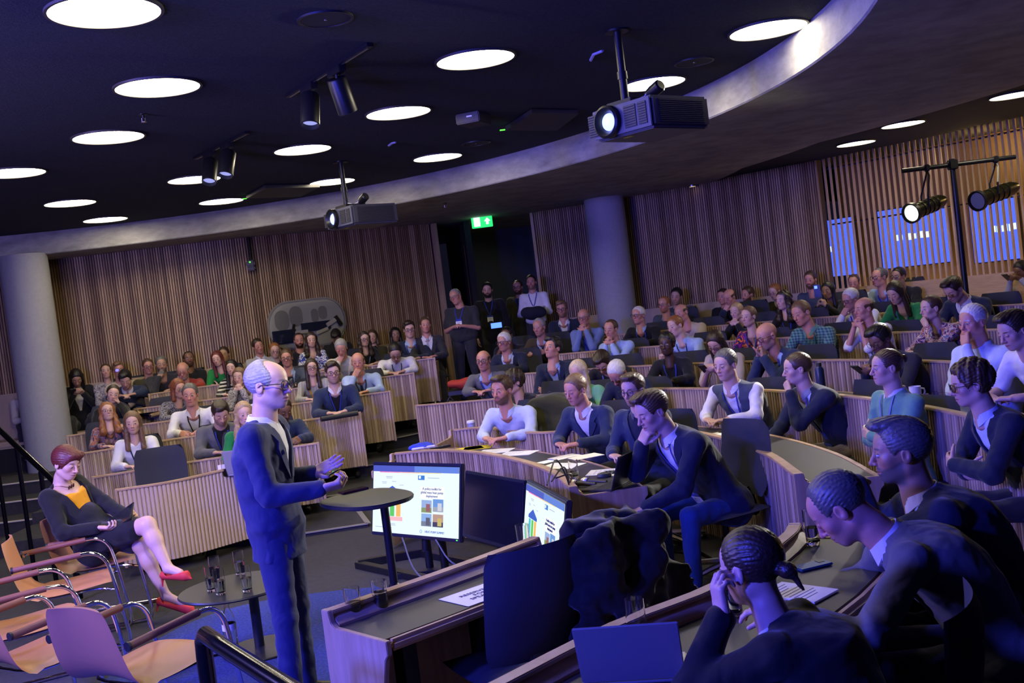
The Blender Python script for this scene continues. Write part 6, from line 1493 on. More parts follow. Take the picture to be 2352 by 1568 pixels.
P94 = near('person balding in a dark grey tweed jacket, bent over writing with a pen', 1926, 1168, 3.72, 96, 40, 0, 'recede', 'dgr', .35, 'R', ['suit', 'gry'], 170, shirt='wht', coll='wht', lean=.30, bend=.07, sc=1.04,
    armL=dict(p=gp(1815, 1402, 3.55), d=(-.8, .35, -.1), n=(0, 0, -1), pole=(.1, -.6, -1)), armR=dict(p=gp(1890, 1352, 3.95), d=(-.85, -.1, -.15), n=(-.1, -.3, -.9), t='grip', pole=(.2, .8, -.6)))
bpy.data.objects[P94.root.name].children[0]
P93 = near('person with dark grey-brown hair and beard in a navy suit, behind the balding writer', 2066, 1036, 4.05, 84, 4, 0, 'quiff', 'dgr', .9, 'T', ['suit', 'navy'], 172, shirt='lbl', coll='wht', lean=.24, bend=.06, sc=1.03,
    armL=dict(p=gp(1965, 1105, 4.15), d=(-.9, .1, .15), n=(0, 0, -1), t='loose', pole=(.1, -.5, -1)), armR=dict(p=gp(1960, 1108, 4.35), d=(-.9, 0, .1), n=(0, 0, -1), t='loose'))
# --- free chairs
LC = at_y(370, 1070, 9.8); office_chair(LC[0]+.08, LC[1]-.29, 0, math.radians(-75), 'empty dark swivel chair behind the front left desk')
p = at_z(1235, 1257, .985); BC = office_chair(p[0]-.14, p[1]+.27, 0, math.radians(118), 'blue-lit swivel chair at the near desk, back to the camera, beside the black coat')
p = at_z(1420, 1205, .985); KC = office_chair(p[0]-.18, p[1]+.24, 0, math.radians(128), 'swivel chair at the near desk with a black coat over it')
# coat draped on that chair
ko = KC.location; ca = math.radians(128); kf = np.array([math.cos(ca), math.sin(ca), 0]); kl = np.array([-kf[1], kf[0], 0]); ko = np.array([ko.x, ko.y, 0])
def coat(p):
    q = p-ko.astype(f32); x = q@kl.astype(f32); y = q@kf.astype(f32); z = q[:, 2]; w = .27+.10*np.clip((.95-z)/.6, 0, 1)+.02*np.sin(z*14)
    yc = -.30-.03*np.sin(x*22+z*5)-.07*np.clip((.9-z)/.7, 0, 1); th = .05+.02*np.sin(x*17+1)*np.clip((.95-z)*2, 0, 1)+.02*np.sin(z*23+x*9)
    d = smax(smax(np.abs(x)-w, np.abs(y-yc)-th, .05), np.abs(z-.66)-.37+.10*(x*2.8)**2, .06)
    d2 = smax(smax(np.abs(x)-.20, np.abs(y+.19)-.055, .04), np.abs(z-.86)-.16, .05); d = smin(d, d2, .05)
    d = smin(d, d_cap(p, ko+kl*.16+kf*-.36+np.array([0, 0, .80]), ko+kl*-.02+kf*-.40+np.array([0, 0, .50]), .06, .05), .04); d = smin(d, d_cap(p, ko-kl*.10+kf*-.38+np.array([0, 0, .84]), ko+kl*.12+kf*-.40+np.array([0, 0, .62]), .05, .045), .03)
    return (d+wob(p, 30, .016, 3)+wob(p, 70, .006, 4))*.8
V, F = sdf_mesh('coat', coat, ko+np.array([-.75, -.75, .15]), ko+np.array([.75, .75, 1.15]), .011); ct = tag(empty('coat', tuple(ko+np.array([0, 0, .3]))), 'crumpled black coat hanging over the back of a near swivel chair', 'coat')
me = np_mesh('cloth', V-(ko+np.array([0, 0, .3])), F); o = link('cloth', me, CL[''], ct); o.color = (.006, .006, .008, 1); MB().box((-.2, -.25, .2), (.05, .01, .008), .6).build('buckle', STEEL, ct, bevel=.002)
KQ = at_z(1240, 985, .85)
# ================================================================== small things
def on_desk(u, v, z): p = at_z(u, v, z); return p[0], p[1], z
def paper(u, v, z, w, d, rz, label, mat=PAPER, cat='paper', h=.002, group=None, name='paper_sheet', parts=None):
    x, y, z = on_desk(u, v, z); return slab(name, x, y, z+.0008, w, d, h, rz, mat, label, cat, parts or 'sheet', 0, group)
ZA, ZB, ZN = .70, .7305, .7605   # tops: row 1 centre, row 1 right/.., nearest desk
x, y, z = on_desk(815, 1418, .72); glass(x, y, .7205, .034, .125, 'tumbler', 'empty straight tumbler at the end of the near desk', 0)
x, y, z = on_desk(877, 1400, .72); glass(x, y, .7205, .034, .125, 'tumbler', 'half full straight tumbler beside the empty one on the near desk', .55)
x, y, z = on_desk(1205, 1262, .72); glass(x, y, .7205, .034, .125, 'tumbler', 'straight tumbler at the far corner of the near desk', 0)
# reserved sheets
x, y, z = on_desk(1105, 1362, .722)
for i, (dx, dy, a) in enumerate(((.03, .012, .60), (0, 0, .70))):
    s = slab('reserved_sign', x+dx, y+dy, .7210+i*.0012, .30, .21, .001, a, PAPER, ['white sheet lying under the reserved sign on the near desk', 'white sheet reading RESERVED FOR SPEAKERS on the near desk'][i], 'sign', 'sheet', 0)
    if i: txt('lettering', 'RESERVED\nFOR\nSPEAKERS', .036, plain('print_black', (.01, .01, .01), .6), s, (-.005, 0, .0022), None, .0003)
# nearest desk
x, y, z = on_desk(1467, 1474, .764); glass(x, y, .7625, .034, .150, 'barrel', 'empty barrel glass behind the silver laptop', 0)
x, y, z = on_desk(1688, 1412, .764); glass(x, y, .7625, .034, .150, 'barrel', 'glass of water hidden behind the watch of the person with the bun', .5)
x, y, z = on_desk(1869, 1250, .764); glass(x, y, .7625, .034, .150, 'barrel', 'glass of water in front of the face of the balding writer', .45)
def laptop(cx, cy, cz, rz, ang, w, d, lidm, basem, label, scr=None):
    rt = tag(empty('laptop', (cx, cy, cz), rz), label, 'laptop'); MB().box((0, 0, .008), (w, d, .014)).build('base', basem, rt, bevel=.004)
    M3 = Matrix.Rotation(ang, 3, 'X'); o = MB().box((0, 0, d/2), (w, .007, d)).build('lid', lidm, rt, bevel=.003); o.location = (0, d/2, .014); o.rotation_euler = (ang, 0, 0)
    s = MB().box((0, -.0042, d/2), (w*.94, .001, d*.9)).build('screen', scr or plain('laptop_screen', (.01, .01, .013), .15), o)
    kb = MB()
    for r in range(5):
        for c in range(13): kb.box((-w*.43+w*.86*(c+.5)/13, d*.32-r*.021, .0158), (w*.86/13*.82, .017, .002))
    k = kb.build('key', BLKPL, rt); k['kind'] = 'stuff'; MB().box((0, -d*.27, .0155), (w*.32, d*.28, .001)).build('touchpad', plain('touchpad', (.05, .05, .055), .4), rt); return rt
SILV = plain('silver_shell', (.52, .51, .55), .35, .6)
pL = at_z(1503, 1530, .80); laptop(pL[0]-.05, pL[1]+.08, .7625, math.radians(180-10), -.42, .31, .215, SILV, SILV, 'silver laptop with its lid towards the camera on the nearest desk')
x, y, z = on_desk(1585, 1545, .764); nb = slab('notebook', x, y, .7625, .15, .21, .012, .9, PAPER, 'white notebook behind the silver laptop', 'notebook', 'pages'); MB().box((0, 0, -.0), (.154, .214, .003)).build('cover', BLKPL, nb)
x, y, z = on_desk(1866, 1300, .764); ph = slab('phone', x, y, .7625, .15, .074, .010, .35, plain('teal_case', (.01, .07, .14), .5), 'blue cased phone lying beside the note pad of the balding writer', 'phone', 'case', .004); MB().box((.045, .012, .0105), (.03, .03, .002)).build('camera_island', BLKPL, ph, bevel=.001)
x, y, z = on_desk(1832, 1362, .764); npd = slab('note_pad', x, y, .7625, .17, .24, .008, .75, plain('cream_paper', (.75, .73, .62), .8), 'cream note pad with handwriting under the pen of the balding writer', 'notepad', 'pages'); INKM = plain('ink_line', (.12, .13, .2), .7)
for r in range(9): MB().box((-.005-.01*(r % 3), .09-.02*r, .0085), (.13-.02*(r % 3), .003, .0006)).build('ink_line', INKM, npd)
hp = P94.hands[-1]; q = hp[0]+hp[1]@np.array([.02, .09, -.03]); pn = tag(empty('pen', tuple(q)), 'dark ballpoint pen held by the balding writer', 'pen'); dv = Vector((.55, -.1, .85)).normalized()
MB().tube([tuple(-dv*.055), tuple(-dv*.045), tuple(dv*.08)], [.0015, .005, .0055], 10).build('barrel', plain('pen_blue', (.012, .02, .05), .3), pn, smooth=True); MB().tube([tuple(dv*.08), tuple(dv*.09)], .004, 8).build('clicker', STEEL, pn)
# row 1 centre desk
LAPX = on_desk(1395, 1118, .70); laptop(LAPX[0], LAPX[1], .7005, math.radians(-122), -.34, .31, .215, plain('graphite', (.03, .03, .034), .4), plain('graphite', (.03, .03, .034), .4), 'black open laptop at the right end of the front row desk')
x, y, z = on_desk(1320, 1100, .70); glass(x, y, .7005, .033, .13, 'tumbler', 'tumbler beside the black laptop on the front row desk', .3)
for u, v, lb in ((1323, 1117, 'handheld microphone nearer the rim, beside the laptop'), (1348, 1112, 'handheld microphone touching the black laptop')):
    x, y, z = on_desk(u, v, .70); mc = tag(empty('microphone', (x, y, .7005+.024), math.radians(-40)), lb, 'microphone'); MB().tube([(.01, 0, -.003), (.16, 0, -.006)], [.017, .012], 12).build('handle', BLKPL, mc, smooth=True); MB().lathe([(0, -.028), (.014, -.026), (.0225, -.008), (.0235, .004), (.02, .016), (.015, .022)], 16, (-.012, 0, 0), Matrix.Rotation(PI/2, 3, 'Y')).build('grille', STEEL, mc, smooth=True); MB().tube([(.004, 0, -.002), (.014, 0, -.002)], .0225, 14).build('band', plain('violet_band', (.25, .2, .45), .3), mc, smooth=True)
x, y, z = on_desk(1388, 1096, .70); ms = tag(empty('mouse', (x, y, .7005)), 'dark computer mouse between laptop and papers', 'mouse'); MB().lathe([(0, 0), (.032, 0), (.036, .010), (.030, .026), (.015, .034), (0, .035)], 20, M=Matrix.Diagonal((1.45, .9, 1))).build('body', plain('mouse_grey', (.03, .035, .03), .5), ms, smooth=True); MB().box((.02, 0, .033), (.012, .005, .006)).build('wheel', BLKPL, ms)
YEL = plain('yellow_card', (.85, .70, .02), .7)
CRE = plain('cream_paper', (.75, .73, .62), .8)
for u, v, w, dd, a, lb, m in ((1076, 1031, .25, .20, .2, 'yellow folder lying left on the front row desk', YEL), (1098, 1028, .25, .20, -.1, 'second yellow folder, on the right of the first', YEL), (1137, 1036, .21, .30, 1.2, 'white printed sheet right of the yellow folders', PAPER), (1190, 1041, .21, .30, 1.1, 'white printed sheet, second right of the yellow folders', PAPER), (1258, 1060, .15, .11, .6, 'conference badge card with a blue stripe near the laptop', PAPER), (1290, 1070, .21, .30, .9, 'white sheet under the badge card near the laptop', PAPER), (1298, 1050, .22, .16, .5, 'cream note pad behind the badge card', CRE), (1345, 1049, .24, .17, .4, 'open cream note pad behind the laptop lid', CRE), (1400, 1083, .21, .30, 1.3, 'white sheet beyond the computer mouse', PAPER), (1428, 1086, .21, .28, 1.2, 'white sheet at the right rim of the front row desk', PAPER)):
    s = paper(u, v, .70, w, dd, a, lb, m, 'folder' if m is YEL else 'paper', .004 if m is not PAPER else .0015, None, 'folder' if m is YEL else 'paper_sheet')
    if 'badge' in lb and 'stripe' in lb: MB().box((.06, 0, .0022), (.02, .11, .0008)).build('blue_stripe', plain('stripe_blue', (.03, .06, .4), .6), s)
    elif m is PAPER:
        for r in range(5): MB().box((0, .1-.03*r, .002), (.13, .004, .0004)).build('print_line', plain('print_grey', (.4, .4, .42), .8), s)
x, y, z = on_desk(970, 1029, .70); cl = tag(empty('folded_cloth', (x, y, .7005), .3), 'blue and white folded cloth at the left end of the front row desk', 'cloth')
V, F = sdf_mesh('c', lambda p: d_ell(p, (0, 0, .02), (.12, .06, .026))+wob(p, 60, .012, 2), (-.15, -.1, -.03), (.15, .1, .08), .008); V[:, 2] = np.maximum(V[:, 2], 0); link('blue_cloth', np_mesh('c', V, F), plain('royal_cloth', (.03, .06, .55), .8), cl); MB().box((.0, -.05, .010), (.22, .03, .02)).build('white_hem', PAPER, cl, bevel=.006)
x, y, z = on_desk(1012, 1030, .70); rm = slab('remote_control', x, y, .7005, .20, .045, .02, .6, BLKPL, 'dark remote control beside the blue cloth', 'remote', 'body', .005)
for k in range(4): MB().box((-.06+.04*k, 0, .021), (.018, .02, .003)).build('button', plain('remote_grey', (.2, .22, .2), .5), rm)
# second row and behind
def cup(u, v, zt, label, paper_=True):
    x, y, z = on_desk(u, v, zt); rt = tag(empty('coffee_cup' if paper_ else 'mug', (x, y, zt)), label, 'cup')
    if paper_:
        MB().lathe([(0, 0), (.028, 0), (.038, .085), (0, .085)], 20).build('cup', plain('printed_cup', (.40, .40, .55), .6, var=.5, bscale=70), rt, smooth=True); MB().lathe([(0, .083), (.041, .083), (.041, .092), (.036, .105), (0, .105)], 20).build('lid', PAPER, rt, smooth=True)
    else:
        MB().lathe([(0, 0), (.036, 0), (.040, .01), (.040, .088), (.036, .088), (.036, .012), (0, .012)], 24).build('cup', plain('white_china', (.72, .71, .68), .25), rt, smooth=True); MB().tube([(.038, 0, .07), (.062, 0, .065), (.066, 0, .045), (.058, 0, .025), (.038, 0, .02)], .006, 8).build('handle', MATS['white_china'], rt, smooth=True)
    return rt
cup(1084, 990, .732, 'paper coffee cup with a white lid at the left end of the second row desk'); cup(2104, 916, .93, 'white mug on the third row desk, behind the sage green jumper', False)
x, y, z = on_desk(1243, 983, .732); glass(x, y, .7325, .034, .15, 'barrel', 'barrel glass behind the blue three piece suit', .3)
x, y, z = on_desk(1698, 990, .732); tb = slab('tablet', x, y, .7325, .26, .19, .012, .5, BLKPL, 'black tablet lying on the second row desk beside the gilet wearer', 'tablet', 'case', .004); MB().box((.02, 0, .0125), (.20, .15, .001)).build('screen', plain('tablet_glow', (.10, .10, .14), .1), tb)
paper(1640, 1000, .732, .21, .15, .45, 'white booklet with a green picture on the second row desk', PAPER, 'booklet', .006, None, 'booklet')
x, y, z = on_desk(2140, 915, .93); sp_ = tag(empty('folded_spectacles', (x, y, .9305), .3), 'pair of spectacles lying open beside the white mug', 'glasses'); g_ = link('frame', GLS['t'], None, sp_); g_.location = (0, -.09, .022)
x, y, z = on_desk(1887, 893, .932); wb = tag(empty('drink_bottle', (x, y, .9305)), 'dark blue drinking bottle on the third row desk', 'bottle'); MB().lathe([(0, 0), (.033, 0), (.036, .01), (.036, .16), (.022, .185), (0, .185)], 20).build('flask', plain('bottle_blue', (.01, .02, .10), .3), wb, smooth=True); MB().lathe([(0, .185), (.022, .185), (.022, .215), (0, .215)], 16).build('cap', BLKPL, wb, smooth=True)
x, y, z = on_desk(163, 931, .99); wb = tag(empty('drink_bottle', (x, y, .9)), 'pale blue flask standing before the person in the black blazer at far left', 'bottle'); MB().lathe([(0, 0), (.034, 0), (.036, .01), (.036, .19), (.020, .21), (0, .21)], 20).build('flask', plain('bottle_pale', (.10, .16, .24), .4), wb, smooth=True); MB().lathe([(0, .21), (.02, .21), (.02, .245), (0, .245)], 16).build('cap', BLKPL, wb, smooth=True)
bs = tag(empty('side_cabinet', (x+.12, y+.12, .54)), 'black cabinet in front of the person at the left end of the back bench', 'cabinet'); MB().box((0, 0, .18), (.42, .40, .352)).build('body', BLKPL, bs, bevel=.01); MB().box((0, 0, .36), (.46, .44, .02)).build('top', BLACK, bs, bevel=.004); wb.location.z = .912
# front left desk clutter
q = at_z(520, 1092, .705); glass(q[0], q[1], .7005, .034, .15, 'barrel', 'barrel glass on the front left desk beside the white card', .2)
paper(462, 1098, .705, .2, .14, .2, 'white sheet near the rim of the front left desk'); s = paper(490, 1094, .705, .16, .10, .3, 'orange booklet on the front left desk', plain('orange_card', (.6, .10, .02), .6), 'booklet', .006, None, 'booklet')
q = at_z(508, 1088, .705); slab('place_card', q[0]+.02, q[1]-.02, .70, .07, .01, .09, .2, PAPER, 'small upright white card beside the glass on the front left desk', 'card', 'card')
q = at_z(548, 1088, .705); laptop(q[0]+.08, q[1]+.05, .7005, math.radians(170), -.2, .32, .22, SILV, SILV, 'grey laptop on the front left desk beside the speaker')
q = at_y(657, 884, 13.25); laptop(q[0], q[1], 1.125, math.radians(175), -.25, .30, .2, BLKPL, BLKPL, 'dark laptop in front of the grey jacket on the fifth left desk')
# aisle: backpack and red bag, olive coat on a chair
def lump(name, c, r, seed, mat, label, cat):
    V, F = sdf_mesh(name, lambda p: d_ell(p, (0, 0, 0), r)+wob(p, 16, .05, seed)*.5, tuple(-np.array(r)-.06), tuple(np.array(r)+.06), .018); rt = tag(empty(name, c), label, cat); link('fabric_body', np_mesh(name, V, F), mat, rt); return rt
p = at_y(1030, 880, 12.2); bk = lump('backpack', (p[0], p[1], .17+.42), (.20, .16, .27), 3, plain('backpack_fabric', (.05, .045, .035), .9), 'dull green backpack standing on the aisle steps below the doorway', 'backpack'); MB().tube([(-.05, -.05, .25), (0, -.06, .33), (.05, -.05, .25)], .012, 8).build('handle', BLKPL, bk)
p = at_y(1085, 846, 13.2); rb = lump('red_coat', (p[0], p[1], .98), (.32, .14, .07), 5, plain('red_fabric', (.38, .03, .015), .8), 'red garment lying on a seat behind the bald person in grey', 'coat'); MB().box((0, -.02, -.10), (.66, .30, .05)).build('lining', BLKPL, rb)
p = at_y(1243, 960, 9.25); oc = office_chair(p[0], p[1]-.02, 0, math.radians(-120), 'swivel chair with an olive coat behind the blue three piece suit')
V, F = sdf_mesh('oc', lambda q_: smax(smax(np.abs(q_[:, 0])-.27, np.abs(q_[:, 1])-.09, .06), np.abs(q_[:, 2])-.30+.9*q_[:, 0]**2, .06)+wob(q_, 24, .015, 9), (-.4, -.25, -.4), (.4, .25, .4), .016)
co = tag(empty('coat', (p[0]+.11, p[1]+.20, .76), math.radians(-210+180)), 'olive green coat over the chair behind the blue three piece suit', 'coat'); o = link('cloth', np_mesh('oc', V, F), CL[''], co); o.color = (.045, .045, .012, 1); MB().tube([(-.05, 0, .29), (0, 0, .325), (.05, 0, .29)], .004, 6).build('hanging_loop', BLKPL, co)
# phones in hands
def hand_phone(d, B, label, side=None, glow=None):
    if side is None: c = (B.hands[1][0]+B.hands[-1][0])/2+B.f*.03+np.array([0, 0, .06])
    else: h_ = B.hands[side]; c = h_[0]+h_[1]@np.array([0, .10, -.03])
    rt = tag(empty('phone', tuple(c), math.atan2(B.f[1], B.f[0])-PI/2), label, 'phone'); return rt
for d, B in PEOPLE:
    l = d['label']
    if 'lit phone' in l:
        q = at_y(1140, 747, d['Z']-.35); rt = tag(empty('phone', tuple(q), .1), 'glowing blue phone held up in the doorway aisle', 'phone'); MB().box((0, 0, 0), (.155, .009, .078)).build('body', BLKPL, rt, bevel=.003); MB().box((0, -.0052, 0), (.146, .001, .07)).build('screen', emit('phone_glow', (.08, .20, 1), 2.2), rt)
    elif 'blue phone' in l:
        q = at_y(1877, 668, d['Z']-.3); rt = tag(empty('phone', tuple(q), -.4), 'phone raised by the black haired person before the oak wall', 'phone'); MB().box((0, 0, 0), (.076, .009, .15)).build('body', plain('phone_blue', (.02, .03, .10), .4), rt, bevel=.003); MB().box((-.012, -.0052, .045), (.034, .002, .034)).build('camera_glow', emit('phone_lens', (.1, .2, 1), 2.5), rt)
    elif d['pose'] == 'lowphone':
        h_ = B.hands[-1]; q = h_[0]+B.f*.07+np.array([0, 0, .035]); rt = tag(empty('phone', tuple(q), math.atan2(B.f[1], B.f[0])-PI/2), 'phone in the hands of the '+' '.join(l.replace(',', '').split()[:9]), 'phone'); rt.rotation_euler.x = .6; MB().box((0, 0, 0), (.074, .15, .009)).build('body', BLKPL, rt, bevel=.003); MB().box((0, 0, .005), (.068, .142, .001)).build('screen', MATS['phone_glass'], rt)
    elif 'holding a dark coat' in l:
        q = at_y(1225, 718, d['Z']-.30); lump('coat', tuple(q), (.20, .10, .10), 8, plain('dark_coat', (.008, .01, .025), .9), 'dark coat bundled over the arms of the person in the doorway', 'coat')
# ================================================================== ceiling equipment
PJ = plain('projector_grey', (.05, .05, .062), .4); GR = plain('grille_dark', (.012, .012, .014), .6)
def projector(u, v, label, first=None):
    p = at_z(u, v, ZC); drop = ZC-(CAMZ+(657-(214))*6.8/FPX) if False else .62
    rt = tag(empty('projector', (p[0], p[1], ZC)), label, 'projector'); rt.rotation_euler = (0, 0, math.radians(-50))
    def bx(c, d, nm, m, bev=.004, par=None): return MB().box(c, d).build(nm, m, par or rt, bevel=bev)
    MB().lathe([(0, -.012), (.08, -.012), (.08, 0), (0, 0)], 24).build('ceiling_plate', BLACK, rt, smooth=True)
    MB().tube([(0, 0, 0), (0, 0, -.46)], .027, 18).build('pole', BLACK, rt, smooth=True); MB().tube([(0, 0, -.27), (0, 0, -.32)], .034, 18).build('pole_collar', BLACK, rt, smooth=True)
    bx((0, .05, -.475), (.22, .24, .03), 'mount_bracket', BLACK)
    z = -.60; body = bx((.10, .12, z), (.52, .56, .20), 'body', PJ, .018)
    bx((.10, -.163, z), (.50, .01, .185), 'front_panel', plain('front_grey', (.085, .085, .11), .4), .004)
    ring = MB().lathe([(.050, -.03), (.105, -.02), (.105, .02), (.09, .03), (.062, .0), (.050, -.03)], 32, (-.005, -.185, z), Matrix.Rotation(PI/2, 3, 'X')).build('lens_ring', BLACK, rt, smooth=True)
    ln_ = MB().lathe([(0, .008), (.03, .005), (.055, -.006), (.058, -.02), (0, -.02)], 28, (-.005, -.185, z), Matrix.Rotation(PI/2, 3, 'X')).build('lens', emit('projector_lens', (.22, .28, 1), 3.5), rt, smooth=True)
    MB().lathe([(0, .014), (.016, .010), (.02, 0), (0, 0)], 20, (-.005, -.19, z), Matrix.Rotation(PI/2, 3, 'X')).build('lamp_core', emit('projector_core', (.6, .8, 1), 14), rt, smooth=True)
    for x0, n, w in ((-.145, 1, .09), (.18, 1, .10), (.285, 1, .07)):
        g = bx((x0, -.170, z), (w, .004, .14), 'vent', GR, .0)
        for k in range(9): bx((x0, -.1735, z-.062+.0155*k), (w, .004, .005), 'louvre', PJ, 0, g)
    sg = bx((.361, .12, z), (.004, .44, .15), 'side_grille', GR, 0)
    for k in range(12): bx((.364, .12, z-.066+.012*k), (.004, .43, .004), 'louvre', PJ, 0, sg)
    bx((.02, -.169, z-.095), (.01, .004, .004), 'status_light', emit('green_led', (.1, 1, .05), 2.), 0); bx((.10, .12, z-.103), (.46, .50, .006), 'base_plate', PJ, 0); bx((.05, -.06, z-.107), (.07, .03, .002), 'sticker', plain('yellow_trim', (.7, .6, .02), .4), 0)
    s = MB().lathe([(0, -.07), (.035, -.065), (.042, -.02), (.042, .05), (.032, .06), (0, .06)], 20, (.16, .12, -.42), Matrix.Rotation(1.2, 3, 'Y')).build('security_camera', BLACK, rt, smooth=True); MB().tube([(.15, .14, -.5), (.16, .12, -.44)], .008, 8).build('camera_bracket', BLACK, rt); MB().tube([(.02, 0, -.44), (.06, .05, -.46), (.10, .08, -.45), (.14, .1, -.40)], .004, 6).build('wire', PAPER, rt)
    return rt
projector(1417, 70, 'nearest ceiling projector, its lens glowing blue'); projector(782, 371, 'far ceiling projector with a glowing lens above the left rows')
def spots(u0, v0, u1, v1, ts, label, tips):
    a, b_ = at_z(u0, v0, ZC), at_z(u1, v1, ZC); L_ = math.hypot(b_[0]-a[0], b_[1]-a[1]); an = math.atan2(b_[1]-a[1], b_[0]-a[0])
    rt = tag(empty('track_light', (a[0], a[1], ZC), an), label, 'spotlight'); MB().box((L_/2, 0, -.012), (L_, .045, .026)).build('track', BLACK, rt, bevel=.003); MB().box((L_/2, 0, -.027), (L_*.94, .010, .004)).build('track_strip', STEEL, rt)
    for t_, tip in zip(ts, tips):
        x = L_*t_; hd_ = MB().box((x, 0, -.045), (.20, .05, .05)).build('adapter', BLACK, rt, bevel=.004); M3 = Matrix.Rotation(tip[1], 3, 'Z') @ Matrix.Rotation(tip[0], 3, 'Y')
        MB().tube([(x, 0, -.06), (x, 0, -.12)], .014, 10).build('stem', BLACK, rt, smooth=True); c = Vector((x, 0, -.12)); 
        h_ = MB().lathe([(0, .03), (.060, .03), (.066, .02), (.066, -.20), (.060, -.205), (.056, -.17), (0, -.165)], 28, tuple(c), M3).build('lamp_head', BLACK, rt, smooth=True); MB().lathe([(0, -.172), (.055, -.172), (.055, -.168), (0, -.168)], 24, tuple(c), M3).build('lens', emit('spot_lens', (.42, .45, 1), .8), h_, smooth=True)
    return rt
spots(660, 217, 850, 97, (.28, .62), 'larger pair of black track spotlights on the dark ceiling', ((.35, 2.4), (-.45, 2.2))); spots(448, 360, 568, 300, (.28, .62), 'smaller pair of black track spotlights, further left on the ceiling', ((.5, 2.4), (.45, 2.2)))
def ceil_disc(u, v, z, r, label, mat, name='ceiling_speaker'):
    p = at_z(u, v, z); rt = tag(empty(name, (p[0], p[1], z)), label, 'speaker'); MB().lathe([(0, -.008), (r, -.008), (r, 0), (0, 0)], 36).build('grille', mat, rt, smooth=True); MB().lathe([(r, -.011), (r+.015, -.011), (r+.015, 0), (r, 0)], 36, close=True).build('rim', BLKPL, rt, smooth=True); MB().lathe([(0, -.012), (.008, -.012), (.008, -.007), (0, -.007)], 10).build('centre_screw', STEEL, rt)
SPG = plain('speaker_grille', (.014, .014, .022), .7)
ceil_disc(747, 42, ZC, .14, 'dark round ceiling speaker at the top, left of centre', SPG); ceil_disc(1594, 141, ZC, .14, 'dark round ceiling speaker right of the near projector pole', SPG); ceil_disc(1093, 328, ZC, .14, 'dark round ceiling speaker near the beam, between the projectors', SPG)
def panel(pts, label, led):
    q = [at_z(u, v, ZC-.05) for u, v in pts]; c = sum(q)/len(q); rt = tag(empty('ceiling_panel', (c[0], c[1], ZC)), label, 'panel'); P_ = [(p[0]-c[0], p[1]-c[1]) for p in q]
    MB().prism(None, [(x, y, -.05) for x, y in P_], [(x, y, -.01) for x, y in P_]).build('body', plain('panel_grey', (.03, .028, .032), .6), rt, bevel=.004); MB().box((0, 0, -.005), (.1, .1, .01)).build('mount', BLACK, rt)
    p = at_z(*led, ZC-.052); MB().box((p[0]-c[0], p[1]-c[1], -.054), (.05, .02, .008)).build('status_light', emit('green_led', (.1, 1, .05), 2.), rt)
panel([(1160, 300), (1222, 260), (1330, 262), (1280, 300)], 'flat grey ceiling panel with a green light behind the near projector', (1154, 298)); panel([(566, 456), (610, 432), (735, 430), (690, 452)], 'flat grey ceiling panel with a green light above the beam at left', (561, 456))
p = at_z(1086, 262, ZC); bx_ = tag(empty('ceiling_box', (p[0], p[1], ZC), -.35), 'small black box fixed to the ceiling left of the near projector', 'box'); MB().box((0, 0, -.05), (.22, .30, .09)).build('body', plain('panel_grey', (.03, .028, .032), .6), bx_, bevel=.008); MB().box((.02, -.152, -.04), (.05, .003, .012)).build('sticker', PAPER, bx_)
for u, v, z, lb in ((328, 262, ZC, 'small sprinkler head on the dark ceiling at left'), (1022, 466, ZS, 'small sprinkler head under the concrete ring')):
    p = at_z(u, v, z); rt = tag(empty('sprinkler_head', (p[0], p[1], z)), lb, 'sprinkler'); MB().lathe([(0, 0), (.03, 0), (.03, -.006), (.010, -.01), (.008, -.03), (0, -.03)], 16).build('escutcheon', BLACK, rt, smooth=True); MB().tube([(-.012, 0, -.028), (-.012, 0, -.055), (.012, 0, -.055), (.012, 0, -.028)], .003, 6).build('yoke', STEEL, rt); MB().lathe([(0, -.056), (.02, -.056), (.02, -.059), (0, -.059)], 14).build('deflector', STEEL, rt)
for pts, lb in (((1357, 138, 1364, 124, 1384, 116), 'bent strip of pale tape on the ceiling left of the projector pole'), ((893, 334, 901, 328, 909, 326), 'short strip of pale tape on the ceiling between the projectors')):
    q = [at_z(pts[i], pts[i+1], ZC-.004) for i in (0, 2, 4)]; tag(MB().tube(q, .012, 6).build('tape_strip', plain('pale_tape', (.4, .4, .6), .6), None), lb, 'tape')
p = at_z(1590, 425, ZS); rt = tag(empty('soffit_spot', (p[0], p[1], ZS)), 'tiny round spot at the edge of the concrete ring', 'light'); MB().lathe([(0, -.02), (.05, -.02), (.055, 0), (0, 0)], 20).build('lens', emit('warm_spot', (1, .75, .4), 1.2), rt, smooth=True); MB().lathe([(.05, -.024), (.065, -.024), (.065, 0), (.05, 0)], 20, close=True).build('rim', STEEL, rt, smooth=True)
# wall camera
(pc, an) = on_wall(582, 606); pz = on_wall(574, 560)[0]; rt = tag(empty('wall_camera', (pc[0], pc[1]-.12, pc[2])), 'small black camera hanging before the left slatted wall, green light on', 'camera')
MB().box((0, -.02, .0), (.13, .12, .09)).build('head', BLKPL, rt, bevel=.02); MB().box((0, 0, -.07), (.11, .11, .06)).build('base', BLKPL, rt, bevel=.015); MB().tube([(0, 0, .04), (0, 0, ZS-pc[2])], .014, 8).build('drop_pole', BLKPL, rt); MB().box((0, -.082, .02), (.02, .004, .018)).build('status_light', emit('green_led', (.1, 1, .05), 2.), rt)
